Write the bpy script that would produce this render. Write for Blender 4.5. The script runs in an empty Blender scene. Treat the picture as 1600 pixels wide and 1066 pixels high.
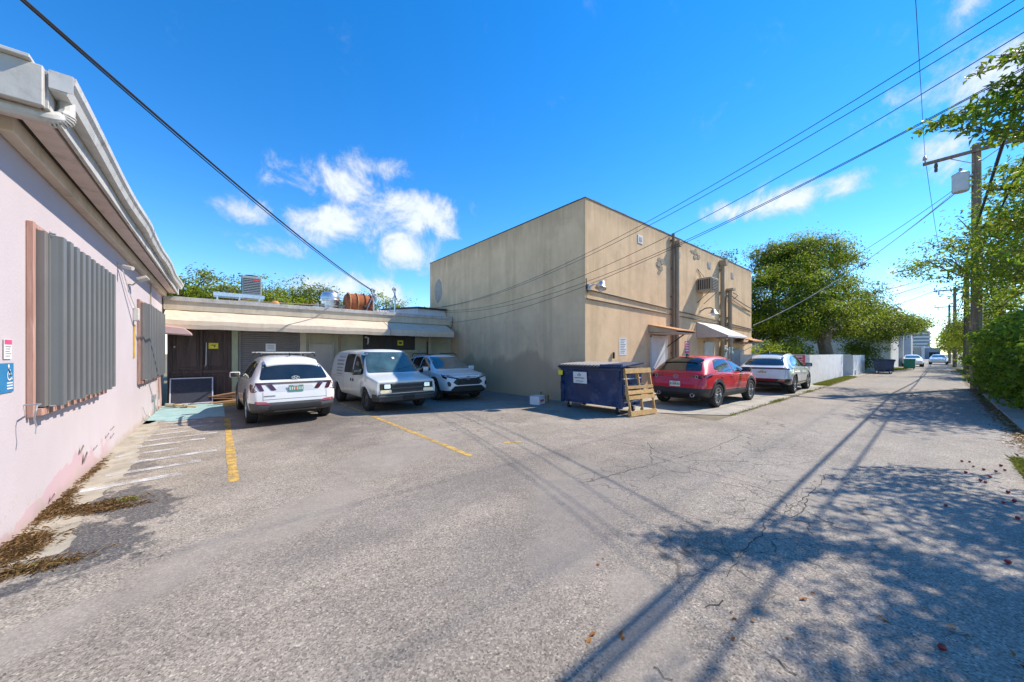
import bpy, bmesh, math, random
import numpy as np
from mathutils import Vector, Matrix
from mathutils.bvhtree import BVHTree
from mathutils.geometry import delaunay_2d_cdt

SC = bpy.context.scene
COL = SC.collection
# ------------------------------------------------------------------ camera
# site axes: +X runs down the alley, +Y runs from the alley to the back of the lot
FPX, U0, V0, CAMH = 550.0, 800.0, 552.0, 1.65      # focal length and horizon in pixels of the 1600 px frame
TH = math.radians(50.3)
S_, C_ = math.sin(TH), math.cos(TH)
cam = bpy.data.cameras.new('camera')
cam.sensor_width = 36.0
cam.lens = FPX / 1600 * 36.0
cam.shift_y = (V0 - 533.0) / 1600.0
cam.clip_end = 4000
cam.clip_start = 0.05
camo = bpy.data.objects.new('camera', cam)
COL.objects.link(camo)
camo.location = (0, 0, CAMH)
camo.rotation_euler = (math.radians(90), 0, -(math.radians(90) - TH))
SC.camera = camo

# ------------------------------------------------------------------ sun, sky, exposure
SUN = Vector((1.70, -0.63, 1.89)).normalized()
sun = bpy.data.lights.new('sun', 'SUN')
sun.energy = 4.7
sun.angle = math.radians(0.53)
sun.color = (1.0, 0.90, 0.76)
suno = bpy.data.objects.new('sun', sun)
COL.objects.link(suno)
suno.rotation_euler = SUN.to_track_quat('Z', 'Y').to_euler()
suno.location = (30, -20, 40)
SC.view_settings.view_transform = 'Standard'
SC.view_settings.look = 'None'
SC.view_settings.gamma = 1.0
SC.view_settings.use_curve_mapping = False
SC.view_settings.exposure = 0.58
SC.cycles.max_bounces = 6
SC.cycles.transparent_max_bounces = 12
SC.cycles.use_denoising = True


def pdir(u, v):
    r, t = (u - U0) / FPX, (V0 - v) / FPX
    return Vector((S_ * r + C_, -C_ * r + S_, t)).normalized()


def on_y(u, v, Y):
    r = (u - U0) / FPX
    d = Y / (-C_ * r + S_)
    return Vector((d * (S_ * r + C_), Y, CAMH + (V0 - v) / FPX * d))


def on_x(u, v, X):
    r = (u - U0) / FPX
    d = X / (S_ * r + C_)
    return Vector((X, d * (-C_ * r + S_), CAMH + (V0 - v) / FPX * d))


def on_g(u, v, z=0.0):
    d = FPX * (CAMH - z) / (v - V0)
    r = (u - U0) / FPX
    return Vector((d * (S_ * r + C_), d * (-C_ * r + S_), z))


def make_world():
    w = bpy.data.worlds.new('World')
    SC.world = w
    w.use_nodes = True
    nt = w.node_tree
    N, L = nt.nodes, nt.links
    N.clear()
    out = N.new('ShaderNodeOutputWorld')
    sky = N.new('ShaderNodeTexSky')
    sky.sky_type = 'NISHITA'
    sky.sun_disc = False
    sky.sun_elevation = math.asin(SUN.z)
    sky.sun_rotation = math.atan2(SUN.x, SUN.y)
    sky.altitude = 0
    sky.air_density = 0.85
    sky.dust_density = 0.0
    sky.ozone_density = 1.6
    hs = N.new('ShaderNodeHueSaturation')
    hs.inputs['Saturation'].default_value = 1.40
    hs.inputs['Value'].default_value = 1.32
    hs.inputs['Hue'].default_value = 0.503
    L.new(sky.outputs[0], hs.inputs['Color'])
    bg = N.new('ShaderNodeBackground')
    bg.inputs['Strength'].default_value = 0.15
    L.new(hs.outputs[0], bg.inputs['Color'])
    # fair weather clouds: soft clumps broken by noise, all round the sky
    tc = N.new('ShaderNodeTexCoord')
    nrm = N.new('ShaderNodeVectorMath'); nrm.operation = 'NORMALIZE'
    L.new(tc.outputs['Generated'], nrm.inputs[0])
    n1 = N.new('ShaderNodeTexNoise'); n1.inputs['Scale'].default_value = 11.0
    n1.inputs['Detail'].default_value = 12.0; n1.inputs['Roughness'].default_value = 0.66
    n1.inputs['Distortion'].default_value = 0.35
    L.new(nrm.outputs[0], n1.inputs['Vector'])
    clouds = [(520, 282, 66, 28, 1), (590, 262, 44, 20, .8), (655, 335, 58, 30, 1.05), (515, 348, 66, 24, 1),
              (625, 392, 40, 28, 1.05), (420, 387, 44, 15, .85), (395, 332, 44, 20, .75), (520, 446, 70, 17, .8),
              (606, 458, 36, 20, .9), (1240, 312, 60, 24, .95), (1312, 288, 44, 20, 1), (1140, 332, 32, 16, .8),
              (1472, 246, 64, 32, .95), (1412, 452, 24, 10, .9), (1396, 424, 14, 8, .8)]
    specs = []
    for u, v, ru, rv, a in clouds:
        d = pdir(u, v)
        e1 = (pdir(u + ru, v) - d).length
        specs.append((d, e1, (pdir(u, v - rv) - d).length, a))
    rnd = random.Random(5)
    for k in range(20):                         # the same kind of clouds behind the camera, more added to whiten the fill light
        az = math.radians(125 + rnd.uniform(0, 190)); el = math.radians(rnd.uniform(9, 34))
        d = Vector((math.cos(el) * math.cos(math.radians(50) + az), math.cos(el) * math.sin(math.radians(50) + az), math.sin(el)))
        specs.append((d, rnd.uniform(.06, .11), rnd.uniform(.03, .05), 1.0))
    acc = None
    for d, ra, re, a in specs:
        side = Vector((0, 0, 1)).cross(d).normalized()
        up = d.cross(side).normalized()
        terms = []
        for ax, rr in ((side, ra), (up, re)):
            dt = N.new('ShaderNodeVectorMath'); dt.operation = 'DOT_PRODUCT'
            L.new(nrm.outputs[0], dt.inputs[0]); dt.inputs[1].default_value = ax / rr
            sq = N.new('ShaderNodeMath'); sq.operation = 'MULTIPLY'
            L.new(dt.outputs['Value'], sq.inputs[0]); L.new(dt.outputs['Value'], sq.inputs[1])
            terms.append(sq)
        fr = N.new('ShaderNodeVectorMath'); fr.operation = 'DOT_PRODUCT'
        L.new(nrm.outputs[0], fr.inputs[0]); fr.inputs[1].default_value = d
        gt = N.new('ShaderNodeMath'); gt.operation = 'GREATER_THAN'; gt.inputs[1].default_value = 0.5
        L.new(fr.outputs['Value'], gt.inputs[0])
        ad = N.new('ShaderNodeMath'); ad.operation = 'ADD'
        L.new(terms[0].outputs[0], ad.inputs[0]); L.new(terms[1].outputs[0], ad.inputs[1])
        ng = N.new('ShaderNodeMath'); ng.operation = 'MULTIPLY'; ng.inputs[1].default_value = -0.55
        L.new(ad.outputs[0], ng.inputs[0])
        ex = N.new('ShaderNodeMath'); ex.operation = 'EXPONENT'
        L.new(ng.outputs[0], ex.inputs[0])
        ma = N.new('ShaderNodeMath'); ma.operation = 'MULTIPLY'
        L.new(ex.outputs[0], ma.inputs[0]); L.new(gt.outputs[0], ma.inputs[1])
        m2 = N.new('ShaderNodeMath'); m2.operation = 'MULTIPLY'; m2.inputs[1].default_value = a
        L.new(ma.outputs[0], m2.inputs[0])
        if acc is None:
            acc = m2
        else:
            mx = N.new('ShaderNodeMath'); mx.operation = 'SMOOTH_MAX'; mx.inputs[2].default_value = 0.2
            L.new(acc.outputs[0], mx.inputs[0]); L.new(m2.outputs[0], mx.inputs[1]); acc = mx
    nn = N.new('ShaderNodeMath'); nn.operation = 'MULTIPLY_ADD'
    nn.inputs[1].default_value = 2.6; nn.inputs[2].default_value = -1.29
    L.new(n1.outputs['Fac'], nn.inputs[0])
    near = N.new('ShaderNodeMapRange'); near.inputs['From Min'].default_value = 0.0; near.inputs['From Max'].default_value = 0.3
    L.new(acc.outputs[0], near.inputs['Value'])
    sm = N.new('ShaderNodeMath'); sm.operation = 'MULTIPLY_ADD'
    L.new(nn.outputs[0], sm.inputs[0]); L.new(near.outputs[0], sm.inputs[1]); L.new(acc.outputs[0], sm.inputs[2])
    mr = N.new('ShaderNodeMapRange'); mr.interpolation_type = 'SMOOTHSTEP'
    mr.inputs['From Min'].default_value = 0.26; mr.inputs['From Max'].default_value = 1.05
    mr.inputs['To Max'].default_value = 0.9
    L.new(sm.outputs[0], mr.inputs['Value'])
    shade = N.new('ShaderNodeMapRange'); shade.inputs['From Min'].default_value = 0.3; shade.inputs['From Max'].default_value = 1.3; shade.inputs['To Min'].default_value = 0.5; shade.inputs['To Max'].default_value = 0.86
    L.new(sm.outputs[0], shade.inputs['Value'])
    cb = N.new('ShaderNodeBackground')
    L.new(shade.outputs[0], cb.inputs['Strength'])
    cb.inputs['Color'].default_value = (0.86, 0.92, 1.0, 1); cb.inputs['Strength'].default_value = 0.70
    mix = N.new('ShaderNodeMixShader')
    L.new(mr.outputs[0], mix.inputs[0]); L.new(bg.outputs[0], mix.inputs[1]); L.new(cb.outputs[0], mix.inputs[2])
    L.new(mix.outputs[0], out.inputs['Surface'])


make_world()

# ------------------------------------------------------------------ materials
MATS = {}


class NT:
    """small helper round a material node tree"""

    def __init__(self, name):
        m = bpy.data.materials.new(name)
        m.use_nodes = True
        self.m = m
        self.N, self.L = m.node_tree.nodes, m.node_tree.links
        self.b = self.N['Principled BSDF']
        self.out = self.N['Material Output']
        MATS[name] = m
        tc = self.N.new('ShaderNodeTexCoord')
        self.obj = tc.outputs['Object']

    def node(self, t, **kw):
        n = self.N.new(t)
        for k, v in kw.items():
            setattr(n, k, v)
        return n

    def put(self, sock, val):
        if hasattr(val, 'is_output'):
            self.L.new(val, sock)
        elif isinstance(val, (tuple, list)) and len(val) == 3 and sock.type == 'RGBA':
            sock.default_value = (*val, 1)
        else:
            sock.default_value = val

    def math(self, op, a, b=0.0, c=0.0):
        n = self.node('ShaderNodeMath', operation=op)
        self.put(n.inputs[0], a); self.put(n.inputs[1], b); self.put(n.inputs[2], c)
        return n.outputs[0]

    def mapping(self, scale=(1, 1, 1), loc=(0, 0, 0), rot=(0, 0, 0), vec=None):
        n = self.node('ShaderNodeMapping')
        self.L.new(vec or self.obj, n.inputs[0])
        n.inputs['Scale'].default_value = scale
        n.inputs['Location'].default_value = loc
        n.inputs['Rotation'].default_value = rot
        return n.outputs[0]

    def noise(self, scale, detail=4, rough=0.55, vec=None, dist=0.0, col=False):
        n = self.node('ShaderNodeTexNoise')
        self.L.new(vec or self.obj, n.inputs['Vector'])
        n.inputs['Scale'].default_value = scale
        n.inputs['Detail'].default_value = detail
        n.inputs['Roughness'].default_value = rough
        n.inputs['Distortion'].default_value = dist
        return n.outputs['Color' if col else 'Fac']

    def voronoi(self, scale, vec=None, feature='F1', out='Distance'):
        n = self.node('ShaderNodeTexVoronoi', feature=feature)
        self.L.new(vec or self.obj, n.inputs['Vector'])
        n.inputs['Scale'].default_value = scale
        return n.outputs[out]

    def ramp(self, val, lo, hi, a=0.0, b=1.0, smooth=True):
        n = self.node('ShaderNodeMapRange', interpolation_type='SMOOTHSTEP' if smooth else 'LINEAR')
        self.put(n.inputs['Value'], val)
        n.inputs['From Min'].default_value = lo; n.inputs['From Max'].default_value = hi
        n.inputs['To Min'].default_value = a; n.inputs['To Max'].default_value = b
        return n.outputs[0]

    def mix(self, fac, a, b, mode='MIX'):
        n = self.node('ShaderNodeMix', data_type='RGBA', blend_type=mode)
        self.put(n.inputs[0], fac); self.put(n.inputs[6], a); self.put(n.inputs[7], b)
        return n.outputs[2]

    def scale_col(self, col, fac):
        n = self.node('ShaderNodeMix', data_type='RGBA', blend_type='MULTIPLY')
        n.inputs[0].default_value = 1.0
        self.put(n.inputs[6], col)
        cb = self.node('ShaderNodeCombineColor')
        for i in range(3):
            self.L.new(fac, cb.inputs[i])
        self.L.new(cb.outputs[0], n.inputs[7])
        return n.outputs[2]

    def xyz(self, vec=None):
        n = self.node('ShaderNodeSeparateXYZ')
        self.L.new(vec or self.obj, n.inputs[0])
        return n.outputs

    def bump(self, h, strength=0.3, dist=0.01):
        n = self.node('ShaderNodeBump')
        self.L.new(h, n.inputs['Height'])
        n.inputs['Strength'].default_value = strength
        n.inputs['Distance'].default_value = dist
        self.L.new(n.outputs[0], self.b.inputs['Normal'])
        return n

    def ellipse(self, cx, cy, rx, ry, rot=0.0, wob=0.5, wscale=2.0, hard=0.2):
        """0..1 mask: ragged ellipse on the ground plane"""
        v = self.node('ShaderNodeVectorMath', operation='SUBTRACT')
        self.L.new(self.obj, v.inputs[0]); v.inputs[1].default_value = (cx, cy, 0)
        mp = self.mapping(scale=(1 / rx, 1 / ry, 0), rot=(0, 0, 0), vec=self.mapping(rot=(0, 0, -rot), vec=v.outputs[0]))
        ln = self.node('ShaderNodeVectorMath', operation='LENGTH')
        self.L.new(mp, ln.inputs[0])
        nz = self.noise(wscale, 5, 0.65)
        d = self.math('ADD', ln.outputs['Value'], self.math('MULTIPLY', self.math('SUBTRACT', nz, 0.5), wob * 2))
        return self.ramp(d, 1.0 - hard, 1.0 + hard, 1.0, 0.0)

    def done(self, col=None, rough=None, metal=None):
        if col is not None: self.put(self.b.inputs['Base Color'], col)
        if rough is not None: self.put(self.b.inputs['Roughness'], rough)
        if metal is not None: self.put(self.b.inputs['Metallic'], metal)
        return self.m


def mat(name, col, rough=0.6, metal=0.0, var=0.18, scale=2.5, bump=0.0, bscale=80, coat=0.0, streak=0.0, grime=None, gfac=0.35, spec=0.5):
    t = NT(name)
    c = (*col, 1)
    f = t.ramp(t.noise(scale, 6, 0.6), 0.25, 0.75, 1 - var, 1 + var, False)
    cc = t.scale_col(c, f)
    if streak:
        st = t.ramp(t.noise(1.0, 4, 0.6, t.mapping((6, 6, 0.35))), 0.35, 0.75, 0.0, streak)
        cc = t.mix(st, cc, tuple(x * 0.55 for x in col))
    if grime:
        gm = t.ramp(t.noise(scale * 1.7, 8, 0.7), 0.5, 0.72, 0.0, gfac)
        cc = t.mix(gm, cc, grime)
    t.done(cc, rough, metal)
    t.b.inputs['Coat Weight'].default_value = coat
    t.b.inputs['Coat Roughness'].default_value = 0.04
    t.b.inputs['Specular IOR Level'].default_value = spec
    if bump:
        t.bump(t.noise(bscale, 5, 0.6), bump, 0.01)
    return t.m


# ------------------------------------------------------------------ mesh helpers
def tag(o, label=None, cat=None, group=None, kind=None):
    if label: o['label'] = label
    if cat: o['category'] = cat
    if group: o['group'] = group
    if kind: o['kind'] = kind
    return o


def empty(name, loc=(0, 0, 0), rz=0.0, label=None, cat=None, group=None, parent=None, scale=1.0):
    o = bpy.data.objects.new(name, None)
    o.empty_display_size = 0.2
    COL.objects.link(o)
    o.location = loc
    o.rotation_euler = (0, 0, rz)
    o.scale = (scale,) * 3
    o.parent = parent
    return tag(o, label, cat, group)


def link(name, mesh, parent=None):
    o = bpy.data.objects.new(name, mesh)
    COL.objects.link(o)
    o.parent = parent
    return o


def copy_tree(o, parent=None):
    c = o.copy()
    COL.objects.link(c)
    c.parent = parent
    for ch in list(o.children):
        copy_tree(ch, c)
    return c


class MB:
    def __init__(self):
        self.v, self.f = [], []

    def add(self, vs, fs):
        n = len(self.v)
        self.v += [tuple(x) for x in vs]
        self.f += [tuple(i + n for i in q) for q in fs]
        return self

    def box(self, x0, x1, y0, y1, z0, z1, R=None):
        vs = [(x0, y0, z0), (x1, y0, z0), (x1, y1, z0), (x0, y1, z0), (x0, y0, z1), (x1, y0, z1), (x1, y1, z1), (x0, y1, z1)]
        if R is not None:
            vs = [R @ Vector(p) for p in vs]
        return self.add(vs, [(0, 3, 2, 1), (4, 5, 6, 7), (0, 1, 5, 4), (1, 2, 6, 5), (2, 3, 7, 6), (3, 0, 4, 7)])

    def cbox(self, c, s, R=None):
        T = Matrix.Translation(c)
        if R is not None: T = T @ R.to_4x4()
        a, b, d = (k / 2 for k in s)
        return self.box(-a, a, -b, b, -d, d, T)

    def prism(self, pts, plane, lo, hi):
        """2-D outline in plane 'xy','xz','yz' extruded along the remaining axis"""
        def P(a, b, w):
            return {'xy': (a, b, w), 'xz': (a, w, b), 'yz': (w, a, b)}[plane]
        n = len(pts)
        vs = [P(a, b, lo) for a, b in pts] + [P(a, b, hi) for a, b in pts]
        fs = [tuple(range(n))[::-1], tuple(range(n, 2 * n))] + [(i, (i + 1) % n, n + (i + 1) % n, n + i) for i in range(n)]
        return self.add(vs, fs)

    def tube(self, pts, r, n=8, cap=True):
        pts = [Vector(p) for p in pts]
        rr = r if isinstance(r, (list, tuple)) else [r] * len(pts)
        rings = []
        up = None
        for i, p in enumerate(pts):
            t = (pts[min(i + 1, len(pts) - 1)] - pts[max(i - 1, 0)])
            t = t.normalized() if t.length > 1e-9 else Vector((0, 0, 1))
            if up is None:
                up = Vector((0, 0, 1)) if abs(t.z) < 0.9 else Vector((1, 0, 0))
            a = t.cross(up)
            a = a.normalized() if a.length > 1e-6 else t.orthogonal().normalized()
            b = a.cross(t).normalized()
            up = b
            rings.append([p + (a * math.cos(2 * math.pi * k / n) + b * math.sin(2 * math.pi * k / n)) * rr[i] for k in range(n)])
        vs = [q for rg in rings for q in rg]
        fs = []
        for i in range(len(pts) - 1):
            for k in range(n):
                fs.append((i * n + k, i * n + (k + 1) % n, (i + 1) * n + (k + 1) % n, (i + 1) * n + k))
        if cap:
            fs.append(tuple(range(n))[::-1]); fs.append(tuple(range((len(pts) - 1) * n, len(pts) * n)))
        return self.add(vs, fs)

    def lathe(self, prof, n=24, T=None, closed=False):
        """profile of (r, z) turned about z"""
        T = T or Matrix.Identity(4)
        m = len(prof)
        vs = [T @ Vector((r * math.cos(2 * math.pi * k / n), r * math.sin(2 * math.pi * k / n), z)) for r, z in prof for k in range(n)]
        fs = []
        for i in range(m if closed else m - 1):
            j = (i + 1) % m
            for k in range(n):
                fs.append((i * n + k, i * n + (k + 1) % n, j * n + (k + 1) % n, j * n + k))
        if not closed:
            if prof[0][0] > 1e-4: fs.append(tuple(range(n))[::-1])
            if prof[-1][0] > 1e-4: fs.append(tuple(range((m - 1) * n, m * n)))
        return self.add(vs, fs)

    def build(self, name, m, parent=None, smooth=False, bevel=0.0, seg=1, ang=35):
        me = bpy.data.meshes.new(name)
        me.from_pydata([tuple(p) for p in self.v], [], self.f)
        bm = bmesh.new()
        bm.from_mesh(me)
        bmesh.ops.remove_doubles(bm, verts=bm.verts, dist=1e-5)
        bmesh.ops.recalc_face_normals(bm, faces=bm.faces)
        if bevel:
            ed = [e for e in bm.edges if len(e.link_faces) == 2 and e.calc_face_angle(0) > 0.4]
            bmesh.ops.bevel(bm, geom=ed, offset=bevel, segments=seg, profile=0.6, affect='EDGES', clamp_overlap=True)
        bm.to_mesh(me)
        bm.free()
        if smooth:
            me.polygons.foreach_set('use_smooth', [True] * len(me.polygons))
            me.set_sharp_from_angle(angle=math.radians(ang))
        me.materials.append(MATS[m] if isinstance(m, str) else m)
        return link(name, me, parent)


def sag(p0, p1, s, n=20):
    p0, p1 = Vector(p0), Vector(p1)
    return [p0.lerp(p1, i / n) - Vector((0, 0, s * 4 * (i / n) * (1 - i / n))) for i in range(n + 1)]


def fast_mesh(name, V, F, m, parent=None, smooth=False):
    """V (n,3) array, F (k,3|4) array"""
    me = bpy.data.meshes.new(name)
    V = np.asarray(V, dtype=np.float32)
    F = np.asarray(F, dtype=np.int32)
    k = F.shape[1]
    me.vertices.add(len(V)); me.vertices.foreach_set('co', V.ravel())
    me.loops.add(F.size); me.loops.foreach_set('vertex_index', F.ravel())
    me.polygons.add(len(F))
    me.polygons.foreach_set('loop_start', np.arange(0, F.size, k, dtype=np.int32))
    me.polygons.foreach_set('loop_total', np.full(len(F), k, dtype=np.int32))
    if smooth: me.polygons.foreach_set('use_smooth', np.ones(len(F), dtype=bool))
    me.update(calc_edges=True)
    me.materials.append(MATS[m] if isinstance(m, str) else m)
    return link(name, me, parent)


def text(body, size, m, parent, loc, rot, name='lettering', align='CENTER', ext=0.001):
    cu = bpy.data.curves.new(name, 'FONT')
    cu.body = body; cu.size = size; cu.align_x = align; cu.align_y = 'CENTER'; cu.extrude = ext
    cu.resolution_u = 2
    o = bpy.data.objects.new(name, cu)
    dg = bpy.context.evaluated_depsgraph_get()
    COL.objects.link(o)
    bpy.context.view_layer.update()
    me = bpy.data.meshes.new_from_object(o.evaluated_get(bpy.context.evaluated_depsgraph_get()))
    bpy.data.objects.remove(o)
    me.materials.clear(); me.materials.append(MATS[m])
    o = link(name, me, parent)
    o.location = loc; o.rotation_euler = rot
    return o

# ================================================================== MATERIAL LIBRARY
def make_asphalt():
    t = NT('asphalt')
    f1 = t.noise(150, 3, 0.7)
    vor = t.voronoi(95, out='Color')
    sep = t.node('ShaderNodeSeparateColor'); t.L.new(vor, sep.inputs[0])
    grain = t.math('ADD', t.math('MULTIPLY', f1, 0.5), t.math('MULTIPLY', sep.outputs[0], 0.5))
    big = t.noise(0.32, 6, 0.6, dist=0.6)
    mid = t.noise(1.7, 7, 0.66)
    px, py, pz = t.xyz()
    base = t.mix(t.ramp(big, 0.35, 0.65), (0.258, 0.223, 0.182), (0.325, 0.282, 0.230))
    base = t.mix(t.ramp(mid, 0.45, 0.75, 0, 0.6), base, (0.19, 0.165, 0.142))
    # the alley itself is greyer than the lot
    al = t.ramp(t.math('ADD', py, t.math('MULTIPLY', big, 2.0)), 2.6, 4.6, 1.0, 0.0)
    al = t.math('MULTIPLY', al, t.ramp(px, 2.0, 6.0))
    base = t.mix(t.math('MULTIPLY', al, 0.75), base, (0.272, 0.250, 0.220))
    # bare, dusty patches where the chips have gone
    dust = None
    for (u, v, rx, ry) in ((70, 985, .36, .20), (245, 915, .30, .16), (480, 800, .8, .35), (300, 870, .4, .2), (1290, 770, 1.0, .4), (640, 700, 1.6, .6),
                           (900, 760, 1.2, .5), (1010, 1010, .35, .25), (880, 860, .4, .3), (1000, 930, .3, .2)):
        p = on_g(u, v)
        e = t.ellipse(p.x, p.y, rx, ry, 0.6, 0.45, 2.4, 0.35)
        dust = e if dust is None else t.math('MAXIMUM', dust, e)
    base = t.mix(t.math('MULTIPLY', dust, 0.5), base, (0.29, 0.258, 0.222))
    blot = t.noise(0.9, 5, 0.6, dist=0.8)
    base = t.scale_col(base, t.ramp(blot, 0.35, 0.68, 0.88, 1.10, False))
    base = t.scale_col(base, t.ramp(t.noise(7, 5, 0.65), 0.3, 0.7, 0.93, 1.07, False))
    base = t.mix(t.ramp(t.noise(0.7, 4, 0.6, t.mapping(loc=(7, 3, 0))), 0.54, 0.70, 0, 0.45), base, (0.33, 0.285, 0.24))
    gr = t.ramp(grain, 0.25, 0.78, 0.62, 1.40, False)
    gr = t.math('MULTIPLY', gr, t.ramp(sep.outputs[1], 0.88, 0.92, 1.0, 0.6))
    gr = t.math('MULTIPLY', gr, t.ramp(sep.outputs[2], 0.88, 0.92, 1.0, 1.35))
    grsoft = t.math('ADD', t.math('MULTIPLY', gr, t.math('SUBTRACT', 1.0, t.math('MULTIPLY', dust, 0.6))), t.math('MULTIPLY', dust, 0.6))
    col = t.scale_col(base, grsoft)
    # hairline crazing where the alley and the lot have worn out
    wv = t.node('ShaderNodeVectorMath', operation='MULTIPLY_ADD')
    t.L.new(t.noise(2.2, 3, 0.6, col=True), wv.inputs[0]); wv.inputs[1].default_value = (.5, .5, 0); t.L.new(t.obj, wv.inputs[2])
    ced = t.voronoi(2.6, wv.outputs[0], 'DISTANCE_TO_EDGE')
    cm = None
    for (u, v, rx, ry) in ((1250, 790, 1.6, .8), (1130, 860, .8, .5), (1010, 730, 1.8, .7), (760, 660, 2.4, .8), (1200, 690, 2.6, .8), (520, 660, 1.2, 1.0)):
        p = on_g(u, v)
        e = t.ellipse(p.x, p.y, rx, ry, 0.2, 0.7, 1.4, 0.4)
        cm = e if cm is None else t.math('MAXIMUM', cm, e)
    col = t.mix(t.math('MULTIPLY', t.ramp(ced, 0.0, 0.022, 0.75, 0.0), cm), col, (0.05, 0.045, 0.04))
    # drips and gum
    sp = t.voronoi(1.6)
    col = t.mix(t.ramp(sp, 0.025, 0.05, 0.55, 0.0), col, (0.07, 0.065, 0.06))
    # oily parking bays and old tar by the pink wall
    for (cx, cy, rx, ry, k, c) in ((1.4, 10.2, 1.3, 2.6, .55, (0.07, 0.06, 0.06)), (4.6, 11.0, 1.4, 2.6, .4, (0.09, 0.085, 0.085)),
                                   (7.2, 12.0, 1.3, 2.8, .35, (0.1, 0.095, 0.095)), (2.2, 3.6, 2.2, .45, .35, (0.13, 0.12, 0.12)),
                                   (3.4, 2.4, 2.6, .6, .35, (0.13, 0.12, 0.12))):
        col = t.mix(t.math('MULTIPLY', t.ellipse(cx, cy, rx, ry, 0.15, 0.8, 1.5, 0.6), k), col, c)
    for (u, v, rx, ry, rot, k) in ((150, 842, .62, .26, 2.1, .9), (215, 785, .75, .30, 1.9, .85), (100, 880, .30, .2, 2.0, .8), (20, 920, .12, .10, 0, .9),
                                   (190, 735, .5, .35, 1.6, .5)):
        p = on_g(u, v)
        e = t.math('MULTIPLY', t.ellipse(p.x, p.y, rx, ry, rot, 1.1, 7.0, 0.14), t.ramp(t.noise(38, 4, .7), .34, .5, .25, 1.0))
        col = t.mix(t.math('MULTIPLY', e, k), col, t.scale_col((0.075, 0.073, 0.075, 1), gr))
    # tyre-polished tracks down the alley
    for yc, w in ((0.15, .3), (1.9, .3)):
        tr = t.math('ABSOLUTE', t.math('SUBTRACT', t.math('ADD', py, t.math('MULTIPLY', t.noise(0.5, 2, .5), .5)), yc + .25))
        col = t.mix(t.math('MULTIPLY', t.ramp(tr, 0, w, .18, 0), t.ramp(px, 3, 8)), col, (0.17, 0.165, 0.16))
    t.done(col, 0.88)
    t.b.inputs['Specular IOR Level'].default_value = 0.3
    h = t.math('ADD', t.math('MULTIPLY', grain, 1.0), t.math('MULTIPLY', mid, 1.5))
    t.bump(h, 0.5, 0.006)


def make_stucco(name, col, dark, lower=None):
    t = NT(name)
    px, py, pz = t.xyz()
    n = t.noise(1.1, 7, 0.62)
    c = t.scale_col((*col, 1), t.ramp(n, 0.3, 0.7, 0.87, 1.12, False))
    st = t.ramp(t.noise(1.0, 5, 0.6, t.mapping((2.6, 2.6, 0.16))), 0.42, 0.75, 0.0, 0.6)
    c = t.mix(st, c, dark)
    bl = t.ramp(t.noise(1.4, 8, 0.7, dist=.6), 0.50, 0.72, 0, 0.5)
    c = t.mix(bl, c, dark)
    # rain dirt below the coping
    tn = t.noise(1.0, 4, 0.6, t.mapping((5, 5, 0.4)))
    top = t.ramp(t.math('SUBTRACT', pz, t.math('MULTIPLY', tn, 1.3)), 5.2, 6.1, 0, 0.5)
    c = t.mix(top, c, tuple(x * 0.45 for x in col))
    if lower:
        lo, ax = lower
        # a repainted band at the foot of the side wall, patchy along its top edge
        step = t.noise(0.55, 2, 0.5, t.mapping((1, 1, 0.02)))
        edge = t.math('ADD', t.math('MULTIPLY', step, 2.6), t.math('MULTIPLY', t.noise(3, 6, 0.7, t.mapping((1, 1, .4))), 0.9))
        d = t.math('SUBTRACT', edge, t.math('ADD', pz, -0.1))
        side = t.ramp(px, ax + 0.02, ax + 0.03, 1.0, 0.0)
        c = t.mix(t.math('MULTIPLY', t.ramp(d, 0.3, 0.62, 0, 0.8), side), c, lo)
        fr = t.math('MULTIPLY', t.ramp(d, 0.2, 0.9, 0, 0.55), t.ramp(t.math('ADD', px, t.math('MULTIPLY', n, 2)), 11.5, 13.0, 1, 0))
        c = t.mix(t.math('MULTIPLY', fr, t.math('SUBTRACT', 1.0, side)), c, (0.33, 0.32, 0.25))
    t.done(c, 0.9)
    t.b.inputs['Specular IOR Level'].default_value = 0.2
    t.bump(t.math('ADD', t.noise(26, 6, 0.65), t.math('MULTIPLY', t.noise(1.3, 4, 0.5), 2.0)), 0.45, 0.012)


def make_pink():
    t = NT('pink_wall')
    px, py, pz = t.xyz()
    c = t.scale_col((0.51, 0.452, 0.47, 1), t.ramp(t.noise(0.8, 6, 0.6), 0.3, 0.7, 0.94, 1.05, False))
    st = t.ramp(t.noise(1.0, 5, 0.6, t.mapping((3, 3, 0.2))), 0.5, 0.8, 0, 0.25)
    c = t.mix(st, c, (0.47, 0.40, 0.415))
    # older, stronger pink showing where the top coat has come off low down
    pe = t.math('SUBTRACT', t.math('ADD', t.math('MULTIPLY', t.noise(0.9, 2, 0.5), 0.95), t.math('MULTIPLY', t.noise(7, 5, 0.6), 0.22)), pz)
    near = t.ramp(py, 8.3, 8.9, 1, 0)
    c = t.mix(t.math('MULTIPLY', t.ramp(pe, 0.33, 0.36), near), c, (0.50, 0.355, 0.385))
    chips = t.math('MULTIPLY', t.ramp(t.noise(9, 6, 0.7), 0.60, 0.63), t.ramp(pz, 0.0, 0.55, 1, 0))
    c = t.mix(chips, c, (0.42, 0.38, 0.30))
    foot = t.ramp(t.math('ADD', pz, t.math('MULTIPLY', t.noise(4, 6, 0.7), 0.25)), 0.12, 0.30, 0.6, 0)
    c = t.mix(foot, c, (0.36, 0.30, 0.22))
    t.done(c, 0.85)
    t.b.inputs['Specular IOR Level'].default_value = 0.2
    t.bump(t.math('ADD', t.noise(40, 5, 0.6), t.math('MULTIPLY', t.noise(2, 4, 0.5), 1.6)), 0.35, 0.008)


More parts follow.
